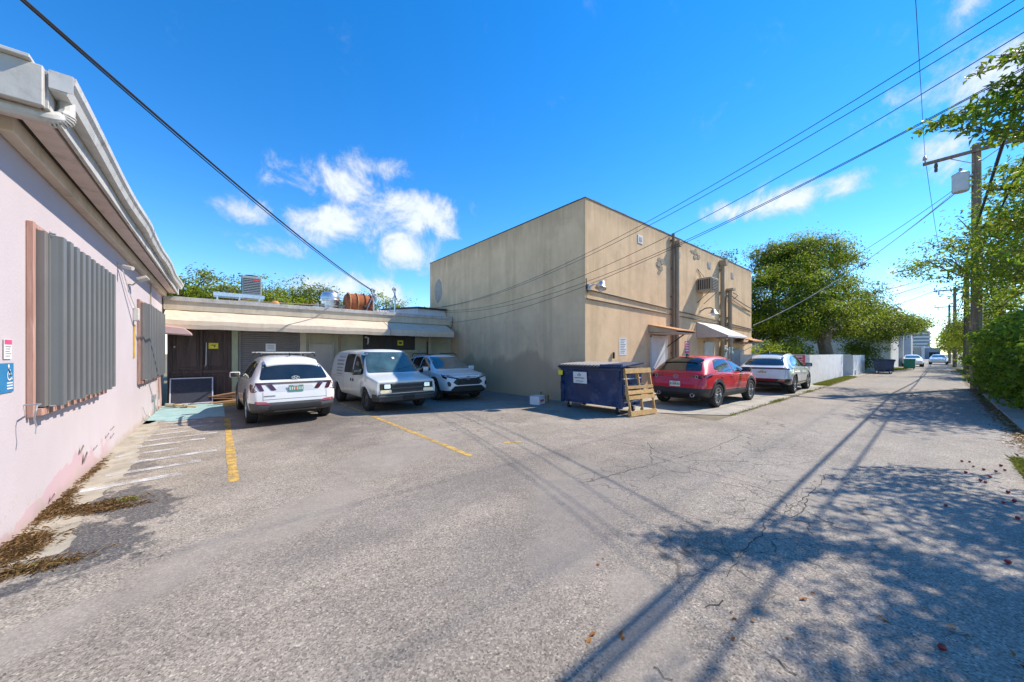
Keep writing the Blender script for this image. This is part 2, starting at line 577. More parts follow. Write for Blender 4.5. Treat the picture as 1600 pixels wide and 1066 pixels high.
def make_worn_paint(name, col, lo, hi, scale=5.0):
    t = NT(name)
    n = t.math('ADD', t.math('MULTIPLY', t.noise(scale, 8, 0.72), 0.75), t.math('MULTIPLY', t.noise(90, 3, 0.6), 0.35))
    c = t.scale_col((*col, 1), t.ramp(t.noise(3, 5, 0.6), 0.3, 0.7, 0.8, 1.12, False))
    t.done(c, 0.75)
    tr = t.node('ShaderNodeBsdfTransparent')
    mx = t.node('ShaderNodeMixShader')
    t.L.new(t.ramp(n, lo, hi), mx.inputs[0])
    t.L.new(tr.outputs[0], mx.inputs[1]); t.L.new(t.b.outputs[0], mx.inputs[2])
    t.L.new(mx.outputs[0], t.out.inputs['Surface'])


def make_leaf(name, a, b, warm=None, trans=0.35):
    t = NT(name)
    gi = t.node('ShaderNodeNewGeometry')
    r = gi.outputs['Random Per Island']
    c = t.mix(r, a, b)
    if warm:
        c = t.mix(t.math('GREATER_THAN', r, 0.93), c, warm)
    t.done(c, 0.45)
    t.b.inputs['Specular IOR Level'].default_value = 0.22
    tl = t.node('ShaderNodeBsdfTranslucent')
    cc = t.mix(0.5, c, (0.34, 0.42, 0.03)) if 'leaf' in name and 'dry' not in name else c
    t.L.new(cc, tl.inputs['Color'])
    mx = t.node('ShaderNodeMixShader'); mx.inputs[0].default_value = trans
    t.L.new(t.b.outputs[0], mx.inputs[1]); t.L.new(tl.outputs[0], mx.inputs[2])
    t.L.new(mx.outputs[0], t.out.inputs['Surface'])


def make_wood(name, a, b, ax=(14, 14, 1.2)):
    t = NT(name)
    oi = t.node('ShaderNodeObjectInfo')
    off = t.node('ShaderNodeVectorMath', operation='ADD')
    t.L.new(t.obj, off.inputs[0])
    cb = t.node('ShaderNodeCombineXYZ')
    t.L.new(t.math('MULTIPLY', oi.outputs['Random'], 37.0), cb.inputs[0])
    t.L.new(cb.outputs[0], off.inputs[1])
    n = t.noise(1.0, 6, 0.65, t.mapping(ax, vec=off.outputs[0]), 1.2)
    c = t.mix(t.ramp(n, 0.3, 0.7), a, b)
    c = t.scale_col(c, t.ramp(oi.outputs['Random'], 0, 1, 0.8, 1.15, False))
    t.done(c, 0.8)
    t.bump(n, 0.3, 0.004)


def make_glass(name, col=(0.012, 0.016, 0.018), rough=0.03):
    t = NT(name)
    n = t.noise(2.0, 3, 0.5)
    t.done(t.scale_col((*col, 1), t.ramp(n, 0.3, 0.7, 0.6, 1.4, False)), t.ramp(t.noise(6, 4, .6), .3, .8, rough, rough + 0.06))
    t.b.inputs['Specular IOR Level'].default_value = 0.8
    t.b.inputs['Coat Weight'].default_value = 0.6
    t.b.inputs['Coat Roughness'].default_value = 0.02


def make_paint(name, col, metal=0.0, flake=0.0, rough=0.32):
    t = NT(name)
    c = t.scale_col((*col, 1), t.ramp(t.noise(2.2, 4, 0.6), 0.3, 0.7, 0.96, 1.03, False))
    px, py, pz = t.xyz()
    dirt = t.math('MULTIPLY', t.ramp(pz, 0.2, 0.75, 0.35, 0.0), t.noise(5, 6, 0.7))
    c = t.mix(dirt, c, (0.22, 0.20, 0.17))
    t.done(c, rough, metal)
    t.b.inputs['Coat Weight'].default_value = 0.9
    t.b.inputs['Coat Roughness'].default_value = 0.03
    t.bump(t.noise(1.6, 2, 0.5), 0.04, 0.02)


make_asphalt()
make_stucco('tan_stucco', (0.735, 0.52, 0.315), (0.53, 0.365, 0.215), ((0.48, 0.33, 0.205), 9.06))
make_pink()
make_worn_paint('yellow_line_paint', (0.58, 0.37, 0.09), 0.38, 0.64)
make_worn_paint('white_line_paint', (0.60, 0.60, 0.59), 0.41, 0.70, 3.5)
make_worn_paint('blue_pad_paint', (0.30, 0.46, 0.46), 0.33, 0.47, 2.0)
make_leaf('leaf_yellow_green', (0.16, 0.24, 0.014), (0.40, 0.46, 0.03), (0.44, 0.40, 0.05), .48)
make_leaf('leaf_mid_green', (0.05, 0.11, 0.013), (0.17, 0.24, 0.02), None, .4)
make_leaf('leaf_dark_green', (0.022, 0.055, 0.014), (0.06, 0.105, 0.022))
make_leaf('leaf_hedge', (0.08, 0.20, 0.02), (0.26, 0.40, 0.035), (0.42, 0.44, 0.05), .52)
make_leaf('leaf_olive', (0.11, 0.12, 0.02), (0.22, 0.22, 0.04), (0.26, 0.17, 0.05))
make_leaf('straw', (0.20, 0.115, 0.045), (0.44, 0.28, 0.13), None, 0.1)
make_leaf('dry_leaf', (0.22, 0.07, 0.015), (0.36, 0.17, 0.05), None, 0.15)
make_leaf('grass_blade', (0.12, 0.16, 0.02), (0.30, 0.30, 0.05), (0.38, 0.30, 0.10), 0.3)
make_wood('pallet_wood', (0.46, 0.26, 0.09), (0.66, 0.42, 0.18))
make_wood('pole_wood', (0.10, 0.075, 0.055), (0.22, 0.17, 0.13), (9, 9, .5))
make_wood('bark', (0.10, 0.075, 0.05), (0.22, 0.17, 0.12), (5, 5, .8))
make_wood('dark_wood', (0.065, 0.042, 0.037), (0.13, 0.085, 0.072), (9, 9, .7))
make_wood('frame_wood', (0.30, 0.15, 0.11), (0.46, 0.29, 0.24), (12, 12, 1.2))
make_glass('car_glass')
make_glass('windshield_glass', (0.05, 0.095, 0.10), 0.05)
make_glass('window_glass', (0.03, 0.035, 0.04))
make_paint('paint_white', (0.72, 0.715, 0.70))
make_paint('paint_van_white', (0.62, 0.64, 0.62), 0, 0, 0.42)
make_paint('paint_silver_white', (0.58, 0.61, 0.62))
make_paint('paint_red', (0.56, 0.006, 0.014), 0.0, 0, 0.4)
make_paint('paint_black_roof', (0.012, 0.012, 0.013))
mat('soil', (0.20, 0.17, 0.11), 0.95, var=.35, scale=.8, bump=.5, bscale=30, grime=(0.09, 0.11, 0.03), gfac=.7)
mat('concrete_pale', (0.36, 0.33, 0.275), 0.9, var=.2, scale=1.2, bump=.3, bscale=60, grime=(0.17, 0.15, 0.125), gfac=.75)
mat('concrete_joint', (0.07, 0.06, 0.05), 0.95)
mat('sandy_concrete', (0.37, 0.33, 0.26), 0.95, var=.3, scale=2.5, bump=.5, bscale=90, grime=(0.16, 0.13, 0.09), gfac=.8)
mat('crack_black', (0.035, 0.032, 0.03), 0.95)
mat('white_fascia', (0.50, 0.485, 0.45), 0.65, var=.14, scale=2.5, bump=.3, bscale=12, streak=.35, grime=(0.20, 0.17, 0.13), gfac=.7)
mat('cream_trim', (0.64, 0.55, 0.44), 0.75, var=.1, scale=2, streak=.2, grime=(0.30, 0.25, 0.18), gfac=.5)
mat('soffit_board', (0.60, 0.50, 0.46), 0.8, var=.1, scale=2, streak=.2, grime=(0.28, 0.22, 0.17), gfac=.6)
mat('gap_dark', (0.03, 0.025, 0.02), 0.9)
mat('gutter_white', (0.56, 0.55, 0.52), 0.5, var=.12, scale=3, streak=.2, grime=(0.26, 0.23, 0.19), gfac=.75)
mat('roof_membrane', (0.60, 0.60, 0.58), 0.8, var=.15, scale=1, grime=(0.25, 0.24, 0.22), gfac=.5)
mat('shutter_grey', (0.145, 0.152, 0.155), 0.5, var=.08, scale=2, streak=.2)
mat('steel_dull', (0.42, 0.42, 0.42), 0.45, 0.7, var=.15, scale=6)
mat('galvanised', (0.60, 0.61, 0.62), 0.32, 0.85, var=.12, scale=7)
mat('black_metal', (0.02, 0.02, 0.022), 0.5)
mat('black_plastic', (0.028, 0.028, 0.03), 0.55, var=.2, scale=5, bump=.05, bscale=150)
mat('grey_plastic', (0.085, 0.085, 0.088), 0.6, var=.2, scale=4)
mat('gloss_black', (0.01, 0.01, 0.011), 0.12, coat=.5)
mat('tyre_rubber', (0.022, 0.022, 0.022), 0.85, var=.25, scale=9, bump=.2, bscale=60)
mat('alloy', (0.52, 0.53, 0.54), 0.28, 0.85, var=.1, scale=8)
mat('dark_steel_rim', (0.09, 0.09, 0.09), 0.5, 0.5, var=.3, scale=9)
mat('chrome', (0.75, 0.76, 0.78), 0.22, 0.7, var=.05)
mat('lamp_red', (0.36, 0.012, 0.016), 0.12, var=.2, scale=20, coat=1)
mat('lamp_dark_red', (0.075, 0.010, 0.012), 0.12, var=.2, scale=20, coat=1)
mat('lamp_clear', (0.62, 0.64, 0.66), 0.10, 0.35, var=.3, scale=25, coat=1)
mat('lamp_amber', (0.66, 0.58, 0.42), 0.2, var=.2, scale=25, coat=1)
mat('plate_white', (0.66, 0.67, 0.66), 0.4)
mat('plate_green', (0.05, 0.22, 0.12), 0.5)
mat('plate_teal', (0.10, 0.27, 0.22), 0.5)
mat('plate_orange', (0.66, 0.22, 0.05), 0.5)
mat('sign_white', (0.72, 0.72, 0.71), 0.5, var=.08, scale=6)
mat('sign_blue', (0.02, 0.19, 0.40), 0.4, var=.08, scale=6)
mat('sign_red', (0.55, 0.06, 0.09), 0.5, var=.2, scale=9)
mat('sign_pink', (0.62, 0.08, 0.20), 0.5, var=.2, scale=9)
mat('sign_yellow', (0.78, 0.66, 0.03), 0.5, var=.1, scale=6)
mat('ink', (0.05, 0.05, 0.055), 0.6)
mat('ink_grey', (0.18, 0.19, 0.20), 0.6)
mat('canvas_cream', (0.64, 0.53, 0.40), 0.85, var=.08, scale=1.5, streak=.25, grime=(0.42, 0.33, 0.22), gfac=.4, bump=.15, bscale=7)
mat('canvas_grey', (0.50, 0.46, 0.41), 0.85, var=.1, scale=1.5, streak=.2, grime=(0.30, 0.26, 0.22), gfac=.4)
mat('canvas_pink', (0.66, 0.44, 0.42), 0.85, var=.1, scale=2)
mat('canvas_white', (0.66, 0.655, 0.63), 0.8, var=.06, scale=2, grime=(0.5, 0.46, 0.4), gfac=.4)
mat('back_tan', (0.46, 0.42, 0.28), 0.85, var=.12, scale=1.2, streak=.25, grime=(0.22, 0.20, 0.13), gfac=.4, bump=.2, bscale=30)
mat('back_fascia', (0.56, 0.49, 0.37), 0.75, var=.1, scale=1.3, streak=.3, grime=(0.27, 0.23, 0.17), gfac=.5)
mat('post_green', (0.36, 0.40, 0.27), 0.8, var=.15, scale=3)
mat('rollup_grey', (0.20, 0.18, 0.17), 0.55, 0.2, var=.15, scale=2, streak=.25)
mat('door_white', (0.66, 0.65, 0.63), 0.6, var=.06, scale=2, streak=.2, grime=(0.36, 0.33, 0.30), gfac=.4)
mat('door_tan', (0.52, 0.45, 0.36), 0.7, var=.1, scale=2, streak=.2)
mat('panel_navy', (0.030, 0.034, 0.055), 0.75, var=.3, scale=14)
mat('panel_rim', (0.55, 0.55, 0.62), 0.5)
mat('cardboard', (0.40, 0.25, 0.13), 0.9, var=.2, scale=4)
mat('cardboard_white', (0.66, 0.66, 0.68), 0.8, var=.08, scale=4)
mat('ac_grey', (0.30, 0.33, 0.33), 0.55, 0.2, var=.1, scale=4)
mat('ac_dark', (0.05, 0.055, 0.055), 0.6)
mat('ac_beige', (0.40, 0.345, 0.25), 0.65, var=.15, scale=4, streak=.3)
mat('grille_dark', (0.055, 0.048, 0.04), 0.7)
mat('rust', (0.36, 0.105, 0.035), 0.85, var=.45, scale=3.5, bump=.4, bscale=30, streak=.6, grime=(0.10, 0.04, 0.02), gfac=.7)
mat('rust_orange', (0.52, 0.24, 0.09), 0.85, var=.3, scale=4, grime=(0.5, 0.42, 0.32), gfac=.6)
mat('pipe_tan', (0.34, 0.265, 0.175), 0.7, var=.15, scale=3, streak=.35)
mat('pipe_dark', (0.20, 0.15, 0.105), 0.7, var=.2, scale=3, streak=.35)
mat('dumpster_navy', (0.006, 0.032, 0.105), 0.32, 0.0, var=.5, scale=1.3, bump=.5, bscale=2.0, grime=(0.11, 0.12, 0.18), gfac=.7)
mat('dumpster_lid', (0.22, 0.20, 0.19), 0.7, var=.2, scale=6)
mat('dumpster_trim', (0.02, 0.02, 0.03), 0.6)
mat('green_plastic', (0.02, 0.23, 0.19), 0.5, var=.15, scale=3)
mat('white_wall', (0.78, 0.78, 0.77), 0.85, var=.08, scale=1.5, streak=.10, bump=.3, bscale=25, grime=(0.36, 0.35, 0.33), gfac=.5)
mat('far_white', (0.66, 0.66, 0.63), 0.85, var=.1, scale=.6, streak=.2)
mat('far_grey', (0.42, 0.42, 0.42), 0.85, var=.15, scale=.6)
mat('far_tan', (0.44, 0.38, 0.30), 0.85, var=.15, scale=.6)
mat('far_blue_grey', (0.22, 0.27, 0.34), 0.7, var=.15, scale=.6)
mat('far_brown', (0.20, 0.15, 0.11), 0.85, var=.2, scale=1)
mat('cable_black', (0.012, 0.012, 0.013), 0.6)
mat('cable_white', (0.62, 0.62, 0.60), 0.6)
mat('insulator', (0.30, 0.31, 0.33), 0.3)
mat('transformer_grey', (0.48, 0.50, 0.52), 0.5, var=.1, scale=3)
mat('wood_scrap', (0.28, 0.16, 0.09), 0.85, var=.35, scale=5)
mat('yellow_block', (0.56, 0.37, 0.10), 0.8, var=.2, scale=5)
mat('faded_patch', (0.37, 0.34, 0.29), 0.9, var=.15, scale=5)
mat('plaster_scar', (0.30, 0.255, 0.185), 0.95, var=.35, scale=9, bump=.8, bscale=22)
mat('berry_red', (0.22, 0.01, 0.015), 0.5)

# ================================================================== GROUND
def sheet(name, pts, z, m, kind='structure', parent=None):
    b = MB().add([(x, y, z) for x, y in pts], [tuple(range(len(pts)))])
    o = b.build(name, m, parent)
    for p in o.data.polygons:
        if p.normal.z < 0: p.flip()
    return tag(o, kind=kind) if kind else o


sheet('ground', [(-700, -700), (900, -700), (900, 900), (-700, 900)], -0.012, 'soil')
PAV = sheet('asphalt_pavement', [(-60, -1.0), (300, -1.0), (300, 3.42), (9.3, 3.42), (9.3, 15.9), (-1.6, 15.9), (-1.6, 5.0), (-60, 5.0)], 0.0, 'asphalt')
AP = sheet('concrete_apron', [(9.06, 7.3), (9.06, 5.4), (9.7, 4.3), (10.4, 3.50), (24, 3.46), (58, 3.46), (58, 7.3)], 0.004, 'concrete_pale')
# apron slab joints, recessed lines
for x in (12.6, 15.8, 19.0, 22.2):
    MB().box(x - .012, x + .012, 3.55, 7.15, 0.0041, 0.0075).build('slab_joint', 'concrete_joint', AP)
_r = random.Random(14)
sheet('wall_foot_strip', [(-1.4, 4.6)] + [(-1.02 + .05 * math.sin(y * 1.9) - .016 * max(0, y - 8) * (y - 8) * .4 + _r.uniform(-.035, .035), y) for y in np.arange(4.6, 12.2, .11)] + [(-1.4, 12.3)], 0.004, 'sandy_concrete')


def ribbon(b, pts, w, z=0.004):
    """flat strip of varying width along ground points"""
    n = len(pts)
    vs, fs = [], []
    for i, p in enumerate(pts):
        t = Vector(pts[min(i + 1, n - 1)]) - Vector(pts[max(i - 1, 0)])
        nrm = Vector((-t.y, t.x)).normalized()
        ww = w[i] if isinstance(w, list) else w
        vs += [(p[0] + nrm.x * ww / 2, p[1] + nrm.y * ww / 2, z), (p[0] - nrm.x * ww / 2, p[1] - nrm.y * ww / 2, z)]
    for i in range(n - 1):
        fs.append((2 * i, 2 * i + 1, 2 * i + 3, 2 * i + 2))
    b.add(vs, fs)


def line(name, p0, p1, w, m, label=None, z=0.004):
    b = MB()
    k = 14
    rnd = random.Random(int(abs(p0[0] * 100 + p0[1] * 10)))
    pts = [Vector(p0).lerp(Vector(p1), i / k) for i in range(k + 1)]
    ribbon(b, pts, [w * rnd.uniform(.86, 1.1) for _ in pts], z)
    o = b.build(name, m, PAV)
    for p in o.data.polygons:
        if p.normal.z < 0: p.flip()
    return o


line('yellow_bay_line', (0.14, 5.75), (0.14, 11.6), 0.115, 'yellow_line_paint')
line('yellow_bay_line', (3.10, 4.75), (3.06, 13.2), 0.105, 'yellow_line_paint')
line('yellow_bay_line', (4.03, 5.08), (4.30, 4.92), 0.09, 'yellow_line_paint')
line('yellow_bay_line', (6.35, 5.08), (6.46, 5.0), 0.08, 'yellow_line_paint')
for i, y in enumerate((6.55, 7.15, 7.75, 8.35, 8.95, 9.5, 10.05, 10.6, 11.1, 11.55)):
    line('white_hatch_line', (-1.28 + .1 * (i % 3), y - .05), (-.22 + .18 * ((i * 7) % 3 - 1), y + .05), 0.15, 'white_line_paint', z=0.0085)
line('blue_pad', (-1.38, 13.55), (0.10, 13.55), 3.35, 'blue_pad_paint')

# cracks: jagged dark ribbons laid where the photograph shows them
crk = MB()
rnd = random.Random(3)
CR = [[(908, 755), (960, 742), (1010, 728), (1020, 727)], [(1020, 727), (1016, 712), (1018, 700), (1010, 690)], [(1020, 727), (1060, 716), (1110, 702), (1160, 680)],
      [(1020, 712), (1090, 735), (1160, 752), (1230, 772), (1262, 780)], [(1118, 754), (1150, 760), (1215, 775), (1250, 785)], [(1290, 740), (1285, 755), (1262, 775), (1240, 792), (1222, 806)],
      [(1262, 780), (1256, 800), (1230, 812)], [(1196, 818), (1190, 838), (1170, 850), (1158, 862), (1150, 880)], [(1150, 880), (1140, 886), (1132, 905)],
      [(1160, 1000), (1195, 1020), (1230, 1046), (1265, 1064)], [(700, 660), (770, 664), (850, 650), (862, 648)], [(862, 648), (872, 640)],
      [(1050, 640), (1100, 655), (1150, 668)], [(1000, 700), (1080, 720), (1180, 722)], [(1262, 780), (1320, 796), (1390, 812)], [(1230, 812), (1290, 820), (1360, 835)],
      [(1020, 1040), (1035, 1055), (1060, 1064)], [(1100, 950), (1120, 944), (1140, 938)], [(1290, 740), (1330, 760), (1380, 770)], [(1218, 780), (1240, 800), (1262, 806)],
      [(880, 668), (905, 678), (960, 690), (1015, 700)], [(1160, 640), (1230, 660), (1290, 680)]]
for poly in CR:
    pts = []
    for i in range(len(poly) - 1):
        a, b_ = on_g(*poly[i]), on_g(*poly[i + 1])
        k = max(2, int((b_ - a).length / 0.06))
        for j in range(k):
            q = a.lerp(b_, j / k)
            pts.append((q.x + rnd.uniform(-.016, .016), q.y + rnd.uniform(-.016, .016)))
    wm = 0.0065 if len(poly) > 2 else 0.005
    ribbon(crk, [Vector(p) for p in pts], [wm * rnd.uniform(.4, 1.5) for _ in pts], 0.0045)
o = crk.build('pavement_crack', 'crack_black', PAV)
o['kind'] = 'stuff'
for p in o.data.polygons:
    if p.normal.z < 0: p.flip()

# kerb slab on the far side of the alley
kb = MB()
x = 9.6
for k in range(9):
    kb = MB().box(x, x + 1.48, -2.6 + .02 * (k % 2), -1.16, -.01, .055)
    o = kb.build('kerb_slab' if k else 'kerb_slab', 'concrete_pale', None, bevel=.012)
    o['kind'] = 'structure'
    x += 1.5

# ================================================================== PINK BUILDING (left)
PX = -1.40
PB = empty('pink_building', (0, 0, 0), 0, 'low pink stucco building with grey corrugated window shutters and white gutter', 'building')
MB().box(-15, PX, 4.82, 15.72, 0, 3.66).build('wall', 'pink_wall', PB)
MB().box(-15.3, -1.07, 4.50, 15.95, 3.66, 3.85).build('roof', 'roof_membrane', PB)
MB().box(PX + .002, PX + .10, 4.83, 15.68, 3.46, 3.657).build('wall_trim', 'cream_trim', PB, bevel=.008)
MB().box(PX + .103, PX + .14, 4.83, 15.66, 3.60, 3.656).build('soffit_gap', 'gap_dark', PB)
MB().box(PX + .143, -1.095, 4.52, 15.72, 3.575, 3.657).build('soffit', 'soffit_board', PB, bevel=.006)
MB().box(-1.068, -1.035, 4.46, 15.9, 3.57, 3.87).build('fascia', 'white_fascia', PB, bevel=.004)
MB().box(-15.3, -1.05, 4.40, 4.452, 3.56, 3.87).build('fascia', 'white_fascia', PB, bevel=.006)
MB().box(-15.3, -1.08, 4.453, 4.80, 3.57, 3.655).build('soffit', 'soffit_board', PB)
MB().box(-15.3, -1.10, 4.35, 4.46, 3.872, 3.90).build('drip_edge', 'gutter_white', PB, bevel=.004)


def gutter():
    # K-style gutter that sags and kinks along its run
    prof = [(-.98, 3.84), (-.98, 3.70), (-.905, 3.695), (-.885, 3.76), (-.86, 3.79), (-.855, 3.845), (-.868, 3.845), (-.872, 3.80), (-.90, 3.765), (-.915, 3.71), (-.968, 3.712), (-.968, 3.84)]
    b = MB()
    ys = list(np.linspace(4.44, 15.6, 46))
    vs, fs = [], []
    for y in ys:
        dz = -.025 * math.sin((y - 4.4) / 5.6 * math.pi) ** 2 + .012 * math.sin(y * 2.3) - (.02 if 8.9 < y < 9.5 else 0)
        dx = .012 * math.sin(y * 1.7)
        vs += [(px - .05 + (dx if px > -.95 else 0), y, pz + dz + .03) for px, pz in prof]
    n = len(prof)
    for i in range(len(ys) - 1):
        for k in range(n):
            fs.append((i * n + k, i * n + (k + 1) % n, (i + 1) * n + (k + 1) % n, (i + 1) * n + k))
    fs += [tuple(range(n)), tuple(range((len(ys) - 1) * n, len(ys) * n))]
    b.add(vs, fs)
    b.box(-1.03, -.907, 4.43, 4.438, 3.73, 3.87)
    return b.build('gutter', 'gutter_white', PB)


gutter()
# downspout leaves the gutter end, bends through a ribbed elbow and runs back round the corner
ds = MB()
path = [(x_ - .05, y_, z_ + .03) for x_, y_, z_ in ((-.93, 4.62, 3.70), (-.93, 4.62, 3.62), (-.935, 4.60, 3.57), (-.955, 4.57, 3.535), (-.99, 4.545, 3.515), (-1.05, 4.53, 3.505), (-1.4, 4.53, 3.495), (-2.6, 4.53, 3.47))]
ds.tube(path, .048, 10)
dso = ds.build('downspout', 'gutter_white', PB, smooth=True)
for i, t in enumerate(np.linspace(0, 1, 9)):
    a = t * math.pi / 2
    c = Vector((-1.05 + .07 * math.cos(a), 4.565 + .03 * math.cos(a), 3.605 - .065 * math.sin(a)))
    tan = Vector((-math.sin(a), 0, -math.cos(a)))
    MB().tube([c - tan * .005, c + tan * .005], .058, 10).build('elbow_rib', 'gutter_white', dso, smooth=True)


def shutter_window(y0, y1, z0, z1, n, missing=()):
    w = MB().box(PX + .001, PX + .012, y0 + .05, y1 - .02, z0 + .05, z1 - .05).build('window', 'window_glass', PB)
    MB().box(PX + .001, PX + .05, y0 - .005, y0 + .04, z0 - .06, z1 + .04).build('frame', 'frame_wood', w, bevel=.006)
    MB().box(PX + .001, PX + .085, y0 + .056, y1, z0 - .055, z0 + .02).build('sill', 'frame_wood', w, bevel=.006)
    MB().box(PX + .001, PX + .05, y0 + .056, y1, z1 - .02, z1 + .03).build('frame', 'frame_wood', w, bevel=.006)
    MB().box(PX + .013, PX + .10, y0 + .057, y0 + .20, z0 + .03, z1 - .025).build('side_flashing', 'rollup_grey', w, bevel=.003)
    pw = (y1 - y0 - .12) / n
    for k in range(n):
        if k in missing: continue
        a = y0 + .14 + k * pw
        e = pw
        x = PX + .10
        pr = [(a, x), (a + .22 * e, x), (a + .26 * e, x + .075), (a + .72 * e, x + .075), (a + .78 * e, x), (a + .97 * e, x),
              (a + .97 * e, x + .006), (a + .80 * e, x + .006), (a + .74 * e, x + .081), (a + .28 * e, x + .081), (a + .20 * e, x + .006), (a, x + .006)]
        dz = .012 * ((k * 5) % 3 - 1)
        b = MB().prism([(px, py) for py, px in pr], 'xy', z0 + .035 + dz, z1 - .03 + dz * .4)
        s = b.build('shutter_panel', 'shutter_grey', w)
    for z in (z0 + .02, z1 - .045):
        MB().box(PX + .09, PX + .099, y0 + .2, y1 + .01, z, z + .05).build('shutter_track', 'steel_dull', w)
    for k in range(n):
        a = y0 + .14 + (k + .12) * pw
        for z in (z0 + .028, z1 - .02):
            MB().tube([(PX + .10, a, z), (PX + .14, a, z - .004)], .009, 6).build('wing_bolt', 'steel_dull', w)
    return w


shutter_window(5.45, 8.02, 1.10, 2.86, 11)
w2 = shutter_window(11.2, 14.4, 1.02, 2.80, 11)
# hooked iron rod below the first window's corner
MB().tube([(PX + .005, 5.40, 1.17), (PX + .10, 5.40, 1.17), (PX + .12, 5.22, 1.17), (PX + .12, 5.20, 1.13), (PX + .11, 5.205, 1.05), (PX + .12, 5.22, .98), (PX + .12, 5.20, .92)], .007, 6).build('shutter_hook', 'steel_dull', PB)
MB().box(PX + .001, PX + .03, 10.75, 10.82, 1.55, 2.25).build('trim_strip', 'yellow_block', PB, bevel=.004)
# wall box, conduit and door trim near the far corner
MB().box(PX + .001, PX + .09, 10.72, 10.86, 2.33, 2.60).build('junction_box', 'gutter_white', PB, bevel=.01)
MB().tube(sag((PX + .03, 9.55, 3.18), (PX + .04, 10.74, 2.60), .06, 8), .007, 6).build('conduit', 'cable_white', PB)
MB().tube([(PX + .03, 13.0, 3.45), (PX + .03, 12.96, 3.2), (PX + .03, 12.98, 2.85)], .012, 6).build('conduit', 'pipe_tan', PB)
MB().box(PX + .001, PX + .06, 13.35, 13.62, .38, .52).build('outlet_box', 'ac_grey', PB, bevel=.006)
MB().tube([(PX + .04, 13.5, .38), (PX + .04, 13.52, .02)], .016, 6).build('conduit', 'ac_grey', PB)
MB().tube([(PX + .03, 14.1, .95), (PX + .035, 14.2, .6), (PX + .03, 14.5, .3), (PX + .05, 14.3, .12)], .009, 6).build('conduit', 'cable_white', PB)
MB().tube([(PX + .02, 11.8, .42), (PX + .05, 11.95, .2), (PX + .1, 12.2, .1), (PX + .05, 12.5, .16)], .008, 6).build('conduit', 'cable_white', PB)
MB().box(PX + .001, PX + .035, 14.6, 14.85, 0, .95).build('pilaster', 'frame_wood', PB, bevel=.006)
MB().box(PX - .12, PX + .02, 15.722, 15.80, 0, 3.4).build('corner_post', 'pink_wall', PB)
# floodlight and camera under the eave
fl = empty('security_camera', (PX, 9.3, 3.22), 0, 'small white bullet camera high on the pink wall under the eave', 'camera')
MB().lathe([(.0, 0), (.04, 0), (.04, .015), (.02, .03), (.02, .06)], 12, Matrix.Rotation(math.radians(90), 4, 'Y')).build('mount', 'gutter_white', fl, smooth=True)
MB().tube([(.05, 0, 0), (.09, -.02, -.02), (.20, -.08, -.05)], [.028, .034, .036], 10).build('housing', 'gutter_white', fl, smooth=True)
fl2 = empty('wall_floodlight', (PX, 10.25, 3.02), 0, 'white angled floodlight on a bent arm on the pink wall', 'light')
MB().tube([(0, 0, 0), (.06, 0, -.01), (.10, .0, .04), (.14, .02, .10)], .014, 8).build('arm', 'steel_dull', fl2, smooth=True)
MB().cbox((.20, .05, .14), (.16, .34, .05), Matrix.Rotation(math.radians(-25), 3, 'Y')).build('lamp_head', 'gutter_white', fl2, bevel=.012, seg=2)
# signs on the pink wall
sg = empty('accessible_parking_sign', (PX + .006, 4.99, 1.44), 0, 'blue accessible parking sign with white wheelchair symbol on the pink wall', 'sign')
MB().box(0, .004, -.15, .175, -.125, .125).build('sign_plate', 'sign_blue', sg, bevel=.001)
sy = MB()
def ring(b, cy, cz, r, w, a0, a1, x0=.0042, x1=.006, n=20):
    vs, fs = [], []
    for i in range(n + 1):
        a = a0 + (a1 - a0) * i / n
        for rr in (r - w / 2, r + w / 2):
            vs.append((x1, cy + rr * math.cos(a), cz + rr * math.sin(a)))
    for i in range(n): fs.append((2 * i, 2 * i + 1, 2 * i + 3, 2 * i + 2))
    b.add(vs, fs)
ring(sy, .09, .02, .038, .012, math.radians(120), math.radians(390))
ring(sy, .075, .10, .008, .016, 0, 6.283)
sy.prism([(.068, .085), (.082, .085), (.085, .025), (.115, .025), (.132, -.02), (.146, -.014), (.124, .04), (.084, .042), (.083, .06), (.11, .06), (.11, .068), (.082, .068)], 'yz', .0045, .006)
for z in (-.045, -.068, -.092): sy.box(.0045, .006, .045, .15, z - .006, z + .006)
sy.build('wheelchair_symbol', 'sign_white', sg)
nt_ = empty('notice_sheet', (PX + .006, 5.06, 1.685), 0, 'small white notice with a red heading above the blue sign', 'sign')
MB().box(0, .004, -.07, .07, -.085, .085).build('sheet', 'sign_white', nt_)
MB().box(.0045, .006, -.065, .065, .04, .08).build('heading', 'sign_pink', nt_)
for k in range(5): MB().box(.0045, .0058, -.05, .05 - .012 * (k % 3), .018 - k * .02, .024 - k * .02).build('text_line', 'ink_grey', nt_)

# ================================================================== BACK BUILDING
BY = 15.75
BB = empty('back_building', (0, 0, 0), 0, 'low tan commercial building at the back of the lot with long fascia', 'building')
x = lambda u, Y=BY: on_y(u, 552, Y).x
MB().box(-1.30, 9.04, BY, 26, 0, 3.10).build('wall', 'back_tan', BB)
MB().box(-1.9, 9.04, BY - .10, 26.2, 3.10, 3.22).build('roof', 'roof_membrane', BB)
MB().box(-1.37, 8.95, BY - .165, BY - .102, 3.04, 3.42).build('fascia', 'back_fascia', BB, bevel=.006)
MB().box(-1.37, 8.98, BY - .21, BY - .168, 3.33, 3.47).build('gutter', 'white_fascia', BB, bevel=.012, seg=2)
MB().box(-1.37, 9.0, BY - .10, BY + .2, 3.221, 3.44).build('parapet', 'roof_membrane', BB)
